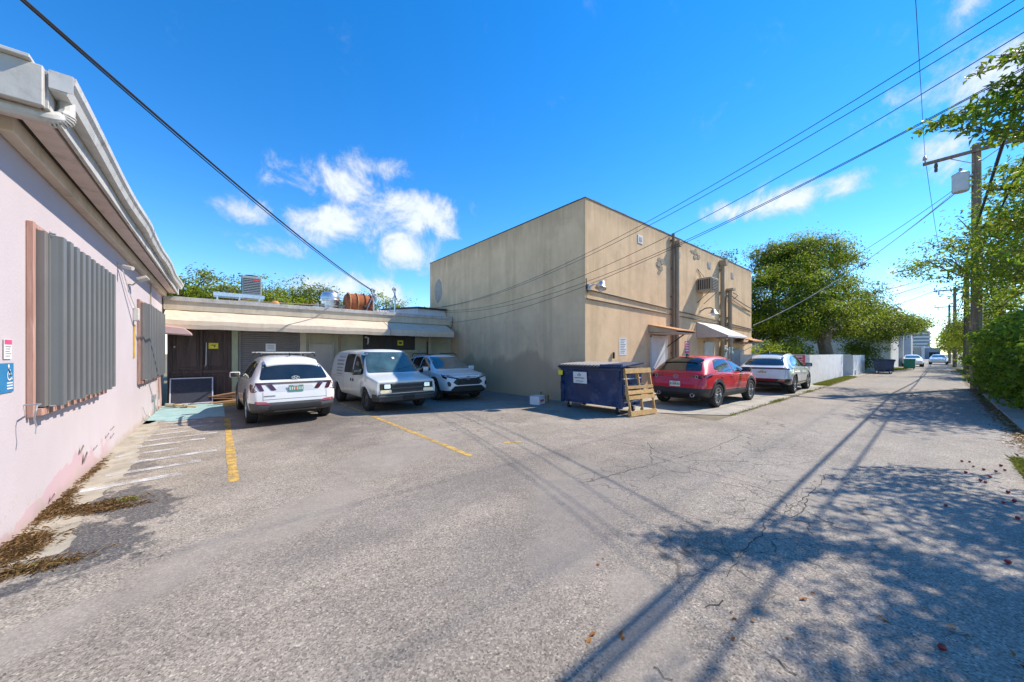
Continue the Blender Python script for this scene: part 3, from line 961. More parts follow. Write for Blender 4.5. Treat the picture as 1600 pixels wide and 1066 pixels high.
# dark timber double door with panels
d = empty('double_door', (0, 0, 0), parent=BB)
x0, x1 = x(262), x(362)
MB().box(x0, x1, BY - .05, BY - .002, 0.02, 2.75).build('door_frame', 'dark_wood', d)
mid = x(317)
for a, b_ in ((x0 + .12, mid - .01), (mid + .01, x1 - .10)):
    leaf = MB().box(a, b_, BY - .085, BY - .052, .05, 2.62).build('door_leaf', 'dark_wood', d, bevel=.004)
    w = b_ - a
    for za, zb in ((.18, .95), (1.12, 2.45)):
        for q0, q1, r0, r1 in ((.12, .19, za, zb), (.81, .88, za, zb)):
            MB().box(a + w * q0, a + w * q1, BY - .11, BY - .0855, r0, r1).build('moulding', 'dark_wood', leaf, bevel=.006)
        for z in (za, zb - .06):
            MB().box(a + w * .191, a + w * .809, BY - .11, BY - .0855, z, z + .06).build('moulding', 'dark_wood', leaf, bevel=.006)
    MB().box(a - .02, b_ + .02, BY - .115, BY - .087, .99, 1.07).build('rail', 'dark_wood', leaf, bevel=.006)
MB().tube([(mid + .09, BY - .09, 2.02), (mid + .09, BY - .16, 2.0), (mid + .08, BY - .16, 1.25), (mid + .05, BY - .10, 1.2)], .018, 8).build('pull_handle', 'steel_dull', d, smooth=True)
MB().box(mid - .07, mid + .0, BY - .13, BY - .116, 1.3, 2.6).build('cover_strip', 'dark_wood', d)
MB().cbox((x(273), BY - .12, 1.85), (.05, .05, .07)).build('lock', 'steel_dull', d, bevel=.01)
MB().box(x(362) + .0, x(372), BY - .12, BY - .002, 0, 2.8).build('post', 'post_green', BB, bevel=.008)
# roll-up shutter
ru = MB()
zz = .02
vs, fs = [], []
ra, rb = x(373), x(467)
rows = []
while zz < 2.72:
    rows += [(BY - .045, zz), (BY - .062, zz + .018), (BY - .062, zz + .05), (BY - .045, zz + .068)]
    zz += .075
for yy, z in rows: vs += [(ra, yy, z), (rb, yy, z)]
for i in range(len(rows) - 1): fs.append((2 * i, 2 * i + 1, 2 * i + 3, 2 * i + 2))
rs = ru.add(vs, fs).build('roll_up_shutter', 'rollup_grey', BB)
MB().box(ra - .001, ra + .06, BY - .1, BY - .063, 0, 2.75).build('guide_rail', 'rollup_grey', rs)
MB().box(rb - .06, rb + .001, BY - .1, BY - .063, 0, 2.75).build('guide_rail', 'rollup_grey', rs)
MB().box(x(468), x(478), BY - .10, BY - .002, 0, 2.8).build('post', 'back_fascia', BB, bevel=.008)
wd = MB().box(x(484), x(519), BY - .05, BY - .002, .02, 2.02).build('side_door', 'door_tan', BB, bevel=.006)
MB().box(x(482.5), x(484) - .002, BY - .07, BY - .003, .0, 2.1).build('door_frame', 'back_fascia', wd)
MB().box(x(519) + .002, x(521), BY - .07, BY - .003, .0, 2.1).build('door_frame', 'back_fascia', wd)
MB().lathe([(.0, 0), (.03, .01), (.03, .04), (0, .05)], 10, Matrix.Translation((x(516), BY - .05, 1.0)) @ Matrix.Rotation(math.radians(90), 4, 'X')).build('knob', 'steel_dull', wd)
MB().box(x(529), x(532), BY - .07, BY - .002, 0, 2.8).build('post', 'pipe_tan', BB)
dk = MB().box(x(567), x(648), BY - .03, BY - .002, 1.80, 2.80).build('service_window', 'grille_dark', BB)
MB().box(x(566), x(650), BY - .08, BY - .004, 1.70, 1.795).build('sill', 'back_fascia', dk)
for u in (590, 615, 640): MB().box(x(u) - .025, x(u) + .025, BY - .06, BY - .032, 1.8, 2.8).build('mullion', 'dark_wood', dk)
MB().tube([(x(574), BY - .03, 2.05), (x(574), BY - .10, 2.12), (x(574), BY - .12, 2.3), (x(571), BY - .12, 2.33), (x(569), BY - .12, 2.33)], .035, 8).build('vent_pipe', 'door_white', BB, smooth=True)
MB().tube([(x(652), BY - .08, 2.0), (x(668), BY - .08, 2.0)], .025, 8).build('vent_pipe', 'back_fascia', BB)
MB().tube([(x(670), BY - .12, 0), (x(670), BY - .12, 2.8)], .09, 10).build('vent_pipe', 'back_tan', BB, smooth=True)
MB().tube([(x(666), BY - .12, 1.6), (x(666), BY - .12, 2.2)], .03, 8).build('vent_pipe', 'black_metal', BB)
MB().box(x(650) + .02, x(664), BY - .05, BY - .002, .6, 1.68).build('meter_cupboard', 'faded_patch', BB, bevel=.01)
# downpipe in the corner with the tan wall
MB().tube([(8.93, BY - .20, 3.35), (8.95, BY - .18, 3.15), (8.98, BY - .05, 3.0)], .05, 8).build('downspout', 'gutter_white', BB, smooth=True)
MB().prism([(16.2, 3.42), (26, 3.42), (26, 4.6), (16.3, 3.85)], 'yz', 7.5, 9.03).build('party_parapet', 'roof_membrane', BB)
MB().prism([(16.15, 3.86), (26, 4.61), (26, 4.68), (16.15, 3.93)], 'yz', 7.45, 9.035).build('parapet_coping', 'grille_dark', BB)


def small_sign(u0, u1, v0, v1, Y, m, name, label, marks='ink', rows=3, cat='sign'):
    a, b_ = on_y(u0, v0, Y), on_y(u1, v1, Y)
    e = empty(name, ((a.x + b_.x) / 2, Y, (a.z + b_.z) / 2), 0, label, cat)
    hw, hh = abs(b_.x - a.x) / 2, abs(a.z - b_.z) / 2
    MB().box(-hw, hw, -.004, 0, -hh, hh).build('sign_plate', m, e)
    return e, hw, hh


e, hw, hh = small_sign(326, 341, 536, 545, BY - .116, 'sign_yellow', 'notice_sign', 'yellow rectangular notice on the dark timber double door')
MB().box(-hw * .5, hw * .5, -.006, -.0045, hh * .1, hh * .4).build('text_line', 'ink', e)
MB().box(.1 * hw, .4 * hw, -.006, -.0045, -hh * .5, 0).build('symbol', 'ink', e)
e, hw, hh = small_sign(415, 431, 537, 549, BY - .075, 'sign_white', 'paper_notice', 'cream paper notice taped to the grey roll-up shutter')
for k in range(3): MB().box(-hw * .6, hw * .6, -.006, -.0045, hh * (.4 - .35 * k), hh * (.5 - .35 * k)).build('text_line', 'ink_grey', e)
e, hw, hh = small_sign(621, 630, 532, 540, BY - .062, 'sign_yellow', 'warning_sign', 'small yellow warning sign in the dark service window')
MB().box(-hw * .5, hw * .5, -.006, -.0045, -hh * .4, hh * .4).build('symbol', 'ink', e)
e = empty('wall_camera', (x(354), BY - .13, 2.52), 0, 'small white security camera above the dark timber door', 'camera')
MB().cbox((0, 0, 0), (.12, .06, .07)).build('body', 'gutter_white', e, bevel=.012)
MB().cbox((-.09, -.05, -.01), (.06, .12, .06)).build('lens_hood', 'gutter_white', e, bevel=.012)


# the two canvas awnings under the fascia
def awning(name, xa, xb, m, label, ztop=3.02, zf=2.66, zb=2.40, yf=14.72, wrinkle=0.0, endx=0.0):
    e = empty(name, ((xa + xb) / 2, BY, 0), 0, label, 'awning')
    xc = (xa + xb) / 2
    b = MB()
    n = 36
    rows = [(BY - .17, ztop)] + [(BY - .17 + (yf - BY + .17) * t, ztop + (zf - ztop) * t) for t in (.33, .66)] + [(yf, zf), (yf - .015, (zf + zb) / 2), (yf, zb)]
    vs, fs = [], []
    r2 = random.Random(8)
    ph = r2.uniform(0, 6)
    for j, (yy, z) in enumerate(rows):
        for i in range(n + 1):
            t = i / n
            X = xa + (xb - xa) * t
            if j == 0 and endx: X = min(X, xb - endx * 0)
            w = wrinkle * max(0, 1 - t * 3.2)
            vs.append((X - xc, yy - BY, z + (.012 * math.sin(t * 31 + ph) + w * math.sin(t * 60 + j * 2.1)) * (1 if j in (1, 2, 4) else .4)))
    for j in range(len(rows) - 1):
        for i in range(n):
            k = j * (n + 1) + i
            fs.append((k, k + 1, k + n + 2, k + n + 1))
    o = b.add(vs, fs).build('canvas', m, e)
    md = o.modifiers.new('thickness', 'SOLIDIFY'); md.thickness = .008
    for X in (xa, xb):
        MB().prism([(-.17, ztop - .01), (yf - BY + .01, zf - .01), (yf - BY + .01, zb), (-.17, zb + .02)], 'yz', X - xc - .004, X - xc + .004).build('end_panel', m, e)
    for t in np.linspace(0.02, .98, 5):
        X = xa + (xb - xa) * t - xc
        MB().tube([(X, -.1, zb + .05), (X, yf - BY + .05, zb + .02)], .012, 6).build('frame_arm', 'steel_dull', e)
        MB().tube([(X, -.1, ztop - .06), (X, yf - BY + .05, zf - .05)], .012, 6).build('frame_arm', 'steel_dull', e)
    MB().tube([(xa - xc + .02, yf - BY + .03, zf - .03), (xb - xc - .02, yf - BY + .03, zf - .03)], .014, 6).build('front_bar', 'steel_dull', e)
    return e


awning('cream_awning', -1.32, 5.55, 'canvas_cream', 'long sunlit cream canvas awning along the back building', wrinkle=.02)
awning('grey_awning', 5.58, 8.62, 'canvas_cream', 'shorter canvas awning in the shade beside the tan wall')
pa = empty('pink_awning', (PX + .02, 14.9, 0), 0, 'small faded pink awning at the corner of the pink wall', 'awning')
MB().prism([(0, 2.48), (.55, 2.42), (.72, 2.26), (.72, 2.20), (0, 2.24)], 'xz', -.35, .3).build('canvas', 'canvas_pink', pa, bevel=.02, seg=2)

# ================================================================== TAN BUILDING (centre)
TX, TY, TZ = 9.06, 7.22, 6.66
TB = empty('tan_building', (0, 0, 0), 0, 'tall plain tan stucco building with blank side wall and service doors', 'building')
MB().box(TX, 25.05, TY, 18.1, 0, TZ).build('wall', 'tan_stucco', TB)
cp = MB()
for i in range(40):          # thin uneven parapet capping
    xa = TX - .015 + i * .4003; 
    cp.box(xa, xa + .4003, TY - .018, TY + .25, TZ + .0, TZ + .03 + .008 * math.sin(i * 1.7))
cp.box(TX - .015, TX + .25, TY + .2505, 18.1, TZ, TZ + .035)
cp.build('parapet_cap', 'grille_dark', TB)
for za, zb in ((3.72, 3.12), (3.42, 3.05)):  # thin dark tubes standing in for wire shadows cast along the front wall
    MB().tube([(TX + .05, TY - .03, za), (TX + .05 + (24.9 - TX) * .35, TY - .03, za + (zb - za) * .33), (24.95, TY - .03, zb)], .026, 6).build('wire_shadow_line', 'pipe_dark', TB)
MB().prism([(TX - .02, 3.30), (TX + .16, 3.62), (TX + .16, 3.66), (TX - .02, 3.34)], 'xz', TY - .02, TY - .001).build('flashing', 'tan_stucco', TB)


def onw(u, v): return on_y(u, v, TY)


def pipe(u, v0, v1, r, m, off=.1, name='downpipe', head=False):
    a, b_ = onw(u, v0), onw(u, v1)
    o = MB().tube([(a.x, TY - off, a.z), (a.x, TY - off, max(b_.z, 0.02))], r, 10).build(name, m, TB, smooth=True)
    z = a.z - .3
    while z > max(b_.z, .3):
        MB().box(a.x - r - .03, a.x + r + .03, TY - off - .0, TY - .001, z, z + .05).build('strap', m, o)
        z -= 1.2
    return o


pipe(1048.5, 366, 600, .055, 'pipe_dark', .10)
p2 = pipe(1053, 384, 600, .095, 'pipe_tan', .13)
q = onw(1053, 384)
MB().prism([(q.x - .13, q.z + .16), (q.x + .16, q.z + .16), (q.x + .16, q.z + .04), (q.x + .09, q.z - .10), (q.x - .09, q.z - .10), (q.x - .13, q.z + .04)], 'xz', TY - .30, TY - .02).build('rain_head', 'pipe_tan', p2, bevel=.01)
p3 = pipe(1124.5, 413, 600, .10, 'pipe_tan', .13)
q = onw(1124.5, 413)
MB().prism([(q.x - .16, q.z + .16), (q.x + .20, q.z + .16), (q.x + .20, q.z + .02), (q.x + .10, q.z - .12), (q.x - .10, q.z - .12), (q.x - .16, q.z + .02)], 'xz', TY - .34, TY - .02).build('rain_head', 'pipe_tan', p3, bevel=.01)
p4 = pipe(1136, 454, 600, .10, 'pipe_tan', .14)
q = onw(1136, 452)
MB().prism([(q.x - .2, q.z), (q.x + .18, q.z + .05), (q.x + .18, q.z - .1), (q.x - .2, q.z - .12)], 'xz', TY - .36, TY - .02).build('weather_hood', 'pipe_tan', p4, bevel=.01)
pipe(1131, 465, 545, .045, 'pipe_dark', .08, 'conduit')
MB().tube(sag((onw(1139, 462).x, TY - .1, onw(1139, 462).z), (25.0, TY - .06, 4.35), .05, 8), .02, 6).build('conduit', 'cable_black', TB)
MB().tube([(onw(1139, 467).x, TY - .06, onw(1139, 467).z), (25.0, TY - .06, 4.1)], .02, 6).build('conduit', 'pipe_dark', TB)
MB().tube([(onw(1142, 458).x, TY - .12, onw(1142, 458).z), (onw(1145, 463).x, TY - .25, onw(1145, 463).z), (onw(1142, 468).x, TY - .12, onw(1142, 468).z)], .02, 6).build('conduit', 'cable_black', TB)
# four painted-over vent plates
for u, v, s in ((1000, 374.5, .16), (1060, 398, .14), (1108, 415, .16), (1144, 431, .17)):
    q = onw(u, v)
    pl = MB().box(q.x - s * 1.1, q.x + s * 1.1, TY - .02, TY - .001, q.z - s, q.z + s).build('vent_plate', 'door_white' if u < 1010 else 'faded_patch', TB, bevel=.006)
    MB().box(q.x - s * .5, q.x + s * .6, TY - .028, TY - .021, q.z - s * .5, q.z + s * .5).build('vent_louvre', 'faded_patch', pl)
# scars of broken render
def scar(u, v, ru, rv, seed):
    r3 = random.Random(seed)
    q = onw(u, v); a = onw(u + ru, v).x - q.x; h = abs(onw(u, v + rv).z - q.z)
    b = MB()
    for k in range(16):
        ang = r3.uniform(0, 6.28); rr = r3.uniform(0, .85)
        cx, cz = q.x + a * rr * math.cos(ang), q.z + h * rr * math.sin(ang)
        pts = [(cx + a * r3.uniform(.12, .4) * math.cos(t), cz + h * r3.uniform(.12, .36) * math.sin(t)) for t in np.linspace(0, 5.6, 8)]
        b.prism(pts, 'xz', TY - r3.uniform(.006, .022), TY - .001)
    b.build('plaster_scar', 'plaster_scar', TB)
scar(1030, 416, 10, 15, 1); scar(1086, 396, 8, 9, 2)
# round ghost mark of a removed dish high on the side wall
qm = on_x(685, 455, TX)
b = MB()
pts = [(qm.y + .42 * math.cos(t) + .03 * math.sin(5 * t), qm.z + .62 * math.sin(t) + .04 * math.cos(7 * t)) for t in np.linspace(0, 2 * math.pi, 28)[:-1]]
b.prism(pts, 'yz', TX - .006, TX - .001).build('wall_patch', 'faded_patch', TB)

# window air conditioner on brackets
qa, qb = on_y(1091, 454, TY), (18.1, 5.17)
AC = empty('window_air_conditioner', (17.3, TY, 4.54), 0, 'beige window air conditioner jutting from the tan wall', 'air conditioner')
MB().box(0, .82, -.66, -.02, 0, .62).build('cabinet', 'ac_beige', AC, bevel=.012)
MB().box(.05, .77, -.672, -.661, .06, .56).build('front_grille', 'grille_dark', AC)
for k in range(7): MB().box(.05, .77, -.685, -.673, .08 + k * .07, .105 + k * .07).build('grille_slat', 'ac_beige', AC)
for k in range(6): MB().box(-.012, -.001, -.60 + k * .095, -.545 + k * .095, .08, .54).build('side_louvre', 'grille_dark', AC)
for X in (.03, .76):
    MB().tube([(X + .02, -.6, -.012), (X + .02, -.02, -.5)], .015, 6).build('bracket', 'pipe_dark', AC)
MB().tube([(.2, -.3, .62), (.05, -.02, 1.1), (.3, -.02, .9), (.55, -.02, .66)], .012, 6).build('power_cord', 'pipe_dark', AC)


def lamp(u, v, label, s=1.0):
    q = onw(u, v)
    e = empty('wall_lamp', (q.x, TY, q.z), 0, label, 'light', 'barn lights on the tan wall')
    MB().lathe([(0, 0), (.05 * s, 0), (.05 * s, .03), (0, .03)], 12, Matrix.Rotation(math.radians(90), 4, 'X')).build('mount', 'steel_dull', e, smooth=True)
    MB().tube([(0, 0, 0), (0, -.2 * s, .12 * s), (0.02, -.42 * s, .12 * s), (.03, -.5 * s, .05 * s)], .022 * s, 8).build('arm', 'grille_dark', e, smooth=True)
    MB().lathe([(.05 * s, .12 * s), (.08 * s, .10 * s), (.12 * s, .0), (.20 * s, -.06 * s), (.19 * s, -.065 * s), (.10 * s, -.01 * s), (.04 * s, .08 * s)], 18, Matrix.Translation((.03, -.5 * s, -.08 * s)), closed=True).build('shade', 'galvanised', e, smooth=True)
    MB().lathe([(0, -.14 * s), (.06 * s, -.12 * s), (.085 * s, -.06 * s), (.07 * s, 0), (.03 * s, .05 * s), (0, .06 * s)], 14, Matrix.Translation((.03, -.5 * s, -.10 * s))).build('globe', 'lamp_clear', e, smooth=True)
    return e


e = empty('corner_floodlight', (TX + .12, TY, 3.78), 0, 'silver dome floodlight at the front corner of the tan building', 'light')
MB().cbox((0, -.05, 0), (.14, .1, .2)).build('junction_box', 'steel_dull', e, bevel=.01)
MB().tube([(0, -.1, .02), (.03, -.25, .08), (.12, -.33, .03)], .02, 8).build('arm', 'steel_dull', e, smooth=True)
MB().lathe([(.0, .20), (.10, .17), (.14, .08), (.15, 0), (.19, -.05), (.18, -.06), (.13, -.005), (.0, -.01)], 18, Matrix.Translation((.22, -.36, .0)) @ Matrix.Rotation(math.radians(18), 4, 'Y')).build('dome', 'galvanised', e, smooth=True)
MB().lathe([(0, -.11), (.07, -.08), (.09, -.02), (.0, .0)], 14, Matrix.Translation((.22, -.36, -.06))).build('lens', 'lamp_clear', e, smooth=True)
MB().tube([(-.09, -.02, .28), (-.11, -.04, .05), (-.04, -.03, -.16)], .015, 6).build('cable', 'cable_black', e)
lamp(1094, 487, 'barn style lamp with clear globe below the window air conditioner', 1.15)
lamp(1158, 532, 'dark small lamp at the far end of the tan wall', .9)

# door one: white slab door under a rusty sheet canopy
def wall_door(u0, u1, v0, m, name='service_door'):
    a = onw(u0, v0); b_ = onw(u1, v0)
    o = MB().box(a.x, b_.x, TY - .05, TY - .001, .02, a.z).build(name, m, TB, bevel=.005)
    for xx in (a.x - .06, b_.x + .001):
        MB().box(xx, xx + .058, TY - .07, TY - .002, 0, a.z + .06).build('door_frame', m, o)
    MB().box(a.x - .06, b_.x + .06, TY - .075, TY - .002, a.z + .003, a.z + .065).build('door_frame', m, o)
    MB().box(a.x - .1, b_.x + .1, TY - .3, TY - .002, 0.004, .06).build('threshold', 'concrete_pale', o)
    MB().lathe([(0, 0), (.035, .01), (.035, .05), (0, .06)], 10, Matrix.Translation((a.x + .1, TY - .05, 1.02)) @ Matrix.Rotation(math.radians(90), 4, 'X')).build('knob', 'steel_dull', o)
    return o
wall_door(1017, 1039, 527, 'door_white')
q0, q1 = onw(1014, 515), onw(1042, 515)
cn = empty('rusty_canopy', (q0.x, TY, 0), 0, 'small rusty sheet metal canopy over the white service door', 'canopy')
W = q1.x - q0.x
MB().prism([(-.002, 2.78), (-1.15, 2.52), (-1.15, 2.49), (-.002, 2.74)], 'yz', -.06, W + .06).build('sheet_top', 'rust_orange', cn)
MB().prism([(-.003, 2.73), (-1.12, 2.485), (-1.12, 2.44), (-.003, 2.46)], 'yz', -.05, -.02).build('side_panel', 'ac_beige', cn)
MB().prism([(-.003, 2.73), (-1.12, 2.485), (-1.12, 2.44), (-.003, 2.46)], 'yz', W + .02, W + .05).build('side_panel', 'rust_orange', cn)
MB().box(-.02, W + .02, -1.11, -.01, 2.40, 2.435).build('soffit', 'canvas_grey', cn)
MB().tube([(W - .05, -.01, 1.9), (W - .05, -.75, 2.42)], .025, 6).build('bracket', 'black_metal', cn)
# door two: white canvas awning
q0, q1 = onw(1088, 500), onw(1121, 500)
aw = empty('white_awning', (q0.x, TY, 0), 0, 'bright white canvas awning over the second service door', 'awning')
W = q1.x - q0.x
yo = -1.35
b = MB().add([(0, -.01, 3.12), (W, -.01, 3.12), (W, yo, 2.45), (0, yo, 2.45), (0, yo, 2.37), (W, yo, 2.37)], [(0, 1, 2, 3), (3, 2, 5, 4)])
o = b.build('canvas', 'canvas_white', aw)
md = o.modifiers.new('thickness', 'SOLIDIFY'); md.thickness = .01
for X in (0, W):
    MB().prism([(-.012, 3.10), (yo + .01, 2.44), (yo + .01, 2.38), (-.012, 2.38)], 'yz', X - .006, X + .006).build('end_panel', 'canvas_grey' if X == 0 else 'canvas_white', aw)
for X in (.05, W - .05): MB().tube([(X, -.02, 2.40), (X, yo + .03, 2.40)], .018, 6).build('frame_arm', 'steel_dull', aw)
wall_door(1100, 1113, 536, 'door_white')
# second rusty canopy and clutter near the far corner
q0, q1 = onw(1146, 536), onw(1163, 536)
cn = empty('far_rusty_canopy', (q0.x, TY, 0), 0, 'rust red sheet canopy at the far end of the tan wall', 'canopy')
W = q1.x - q0.x
MB().prism([(-.002, 2.62), (-.95, 2.34), (-.95, 2.29), (-.002, 2.57)], 'yz', -.05, W + .05).build('sheet_top', 'rust_orange', cn)
MB().box(-.03, W + .03, -.9, -.003, 2.20, 2.25).build('soffit', 'far_brown', cn)
for X in (.05, W - .05): MB().tube([(X, -.01, 1.8), (X, -.8, 2.25)], .02, 6).build('bracket', 'steel_dull', cn)
wall_door(1144, 1160, 548, 'far_grey')
for u0, u1, v0, v1, m in ((1125, 1130, 540, 560, 'ac_grey'), (1133, 1139, 543, 565, 'ac_grey')):
    a, b_ = onw(u0, v0), onw(u1, v1)
    k = MB().box(a.x, b_.x, TY - .2, TY - .002, b_.z, a.z).build('meter_box', m, TB, bevel=.015)
    MB().lathe([(0, 0), (.1, 0), (.1, .08), (.06, .1), (0, .1)], 14, Matrix.Translation(((a.x + b_.x) / 2, TY - .2, (a.z + b_.z) / 2 + .1)) @ Matrix.Rotation(math.radians(90), 4, 'X')).build('meter_glass', 'galvanised', k, smooth=True)
# far condenser on a wall stand just past the corner
ac2 = empty('far_condenser_unit', (25.4, 7.9, 1.95), 0, 'pale air conditioning condenser on a bracket past the tan corner', 'air conditioner')
MB().box(0, .95, -.35, .35, 0, .72).build('cabinet', 'door_white', ac2, bevel=.02)
MB().box(-.012, -.001, -.28, .28, .08, .64).build('grille', 'ac_grey', ac2)
MB().box(0, 1.0, -.4, .4, -.06, -.001).build('shelf', 'steel_dull', ac2)
for yy in (-.3, .3): MB().tube([(.1, yy, -.06), (.1, yy, -1.95)], .03, 6).build('leg', 'steel_dull', ac2)
for k in range(4): MB().box(-.1, 1.0, -.45, .45, -.3 - .25 * k, -.27 - .25 * k).build('shelf', 'steel_dull', ac2)
# signs on the tan wall
e, hw, hh = small_sign(967.5, 979, 528, 555, TY - .003, 'sign_white', 'wall_notice_board', 'tall white printed notice on the tan wall above the dumpster')
for k in range(9): MB().box(-hw * .7, hw * (.7 - .2 * (k % 3)), -.006, -.0045, hh * (.8 - .2 * k), hh * (.88 - .2 * k)).build('text_line', 'ink_grey', e)
e, hw, hh = small_sign(1070, 1077, 533, 552, TY - .003, 'sign_pink', 'pink_notice', 'narrow pink and white notice on the tan wall behind the red car')
for k in range(4): MB().box(-hw * .7, hw * .7, -.006, -.0045, hh * (.62 - .42 * k), hh * (.8 - .42 * k)).build('text_line', 'sign_white', e)
q = onw(957, 556)
MB().tube([(q.x, TY - .05, q.z - .1), (q.x, TY - .05, q.z + .12)], .04, 8).build('wall_stub', 'black_metal', TB)

# ================================================================== VEHICLES
def fillet(pts, r=.045, n=4):
    """round the corners of an outline with a fixed radius"""
    out = []
    m = len(pts)
    for i in range(m):
        p, a, b = Vector(pts[i]), Vector(pts[i - 1]), Vector(pts[(i + 1) % m])
        da, db = a - p, b - p
        k = min(r, da.length * .45, db.length * .45)
        s, e = p + da.normalized() * k, p + db.normalized() * k
        for j in range(n + 1):
            u = j / n
            q = s * (1 - u) ** 2 + p * 2 * u * (1 - u) + e * u * u
            out.append((q.x, q.y))
    return out


class Car:
    def __init__(self, name, label, table, loc, heading, scale, paint, wheels, group='cars parked in the lot and along the apron', cat='car', clad=None, clad_mat='black_plastic', level=2, ends=(0.06, 0.06)):
        self.root = empty(name, loc, heading, label, cat, group, scale=scale)
        self.paint = paint
        self.body(table, wheels, clad, clad_mat, level, ends)
        self.wheels = wheels

    def body(self, T, W, clad, clad_mat, level, ends):
        """T rows: x, z bottom, z sill, z shoulder, z top, half width mid, half width shoulder, half width roof edge"""
        rows = []
        for k, (x, zb, zsh, zc, wm, wsh, wre) in enumerate(T):
            g = max(0.0, min(1.0, (zc - zsh) / 0.5))
            rz = zc - (.025 + .055 * g)
            ry = wsh * .86 * (1 - g) + wre * g
            if zc - zsh < .05: rz = (zc + zsh) / 2
            gy, gz = (wsh + ry) / 2 + .018 * g + .03 * (1 - g), (zsh + rz) / 2 + .02 * (1 - g)
            zm = zb + (zsh - zb) * .55
            half = [(0, zb), (wm * .80, zb), (wm * .965, zb + .06), (wm, zm), (wsh + (wm - wsh) * .25, zsh - .07), (wsh, zsh), (gy, gz), (ry, rz), (ry * .62, zc - .012), (0, zc)]
            rake = 0
            ring = []
            for y, z in half: ring.append((x, y, z))
            for y, z in half[-2:0:-1]: ring.append((x, -y, z))
            rows.append(ring)
        # lean of nose and tail: upper part set back
        def lean(ring, amt, z0):
            return [(x + amt * max(0, z - z0), y, z) for x, y, z in ring]
        rows[0] = lean(rows[0], ends[0], .55); rows[-1] = lean(rows[-1], -ends[1], .55)
        n = len(rows[0])
        vs = [p for r in rows for p in r]
        fs = []
        for i in range(len(rows) - 1):
            for k in range(n):
                fs.append((i * n + k, i * n + (k + 1) % n, (i + 1) * n + (k + 1) % n, (i + 1) * n + k))
        h = n // 2
        for base in (0, (len(rows) - 1) * n):
            fs.append((base, base + 1, base + n - 1))
            for k in range(1, h - 1):
                fs.append((base + k, base + k + 1, base + n - k - 1, base + n - k))
            fs.append((base + h - 1, base + h, base + h + 1))
        me = bpy.data.meshes.new('body')
        me.from_pydata(vs, [], fs)
        bm = bmesh.new(); bm.from_mesh(me)
        bmesh.ops.recalc_face_normals(bm, faces=bm.faces)
        cr = bm.edges.layers.float.new('crease_edge')
        for e in bm.edges:
            i = {v.index % n for v in e.verts}
            if len(i) == 1 and (5 in i or n - 5 in i): e[cr] = .35
            st = {v.index // n for v in e.verts}
            if len(st) == 1 and (0 in st or len(rows) - 1 in st): e[cr] = .6
        bm.to_mesh(me); bm.free()
        o = link('body', me, self.root)
        md = o.modifiers.new('s', 'SUBSURF'); md.levels = level; md.render_levels = level
        # wheel arches
        cut = MB()
        for wx, wr, tw in W['pos']:
            for s in (-1, 1):
                T_ = Matrix.Translation((wx, s * (W['half'] - .12), wr * 1.0)) @ Matrix.Rotation(math.radians(90), 4, 'X')
                cut.lathe([(0, -.24), (wr + W['gap'], -.24), (wr + W['gap'], .24), (0, .24)], 28, T_)
        me2 = bpy.data.meshes.new('cut')
        bmc = bmesh.new()
        me2.from_pydata([tuple(p) for p in cut.v], [], cut.f)
        bmc.from_mesh(me2); bmesh.ops.remove_doubles(bmc, verts=bmc.verts, dist=1e-5); bmesh.ops.recalc_face_normals(bmc, faces=bmc.faces); bmc.to_mesh(me2); bmc.free()
        me2.materials.append(MATS['gap_dark'])
        co = link('cut', me2, self.root)
        o.data.materials.append(MATS[self.paint])
        bo = o.modifiers.new('b', 'BOOLEAN'); bo.object = co; bo.operation = 'DIFFERENCE'; bo.solver = 'EXACT'; bo.material_mode = 'TRANSFER'
        bpy.context.view_layer.update()
        dg = bpy.context.evaluated_depsgraph_get()
        fm = bpy.data.meshes.new_from_object(o.evaluated_get(dg))
        o.modifiers.clear()
        o.data = fm
        bpy.data.objects.remove(co)
        bm = bmesh.new(); bm.from_mesh(fm)
        if clad:
            for (co_, no_) in clad['planes']:
                bmesh.ops.bisect_plane(bm, geom=bm.verts[:] + bm.edges[:] + bm.faces[:], plane_co=co_, plane_no=no_, dist=1e-5)
            sel = [f for f in bm.faces if f.material_index == 0 and clad['test'](f.calc_center_median())]
            bm2 = bm.copy()
            idx = {f.index for f in sel}
            bm2.faces.ensure_lookup_table(); bm.faces.ensure_lookup_table(); bm.faces.index_update()
            idx = {f.index for f in sel}
            keep2 = [f for f in bm2.faces if f.index not in idx]
            bmesh.ops.delete(bm2, geom=keep2, context='FACES')
            cm = bpy.data.meshes.new('cladding'); bm2.to_mesh(cm); bm2.free()
            for i in range(len(cm.polygons)): cm.polygons[i].material_index = 0
            cm.polygons.foreach_set('use_smooth', [True] * len(cm.polygons)); cm.set_sharp_from_angle(angle=math.radians(40))
            cm.materials.clear(); cm.materials.append(MATS[clad_mat])
            self.hullmesh = None
            full = BVHTree.FromBMesh(bm)
            bmesh.ops.delete(bm, geom=[bm.faces[i] for i in idx], context='FACES')
            bm.to_mesh(fm)
            link('lower_cladding', cm, self.root)
        else:
            full = BVHTree.FromBMesh(bm)
        bm.to_mesh(fm); bm.free()
        fm.polygons.foreach_set('use_smooth', [True] * len(fm.polygons))
        fm.set_sharp_from_angle(angle=math.radians(38))
        self.bvh = full
        self.o = o

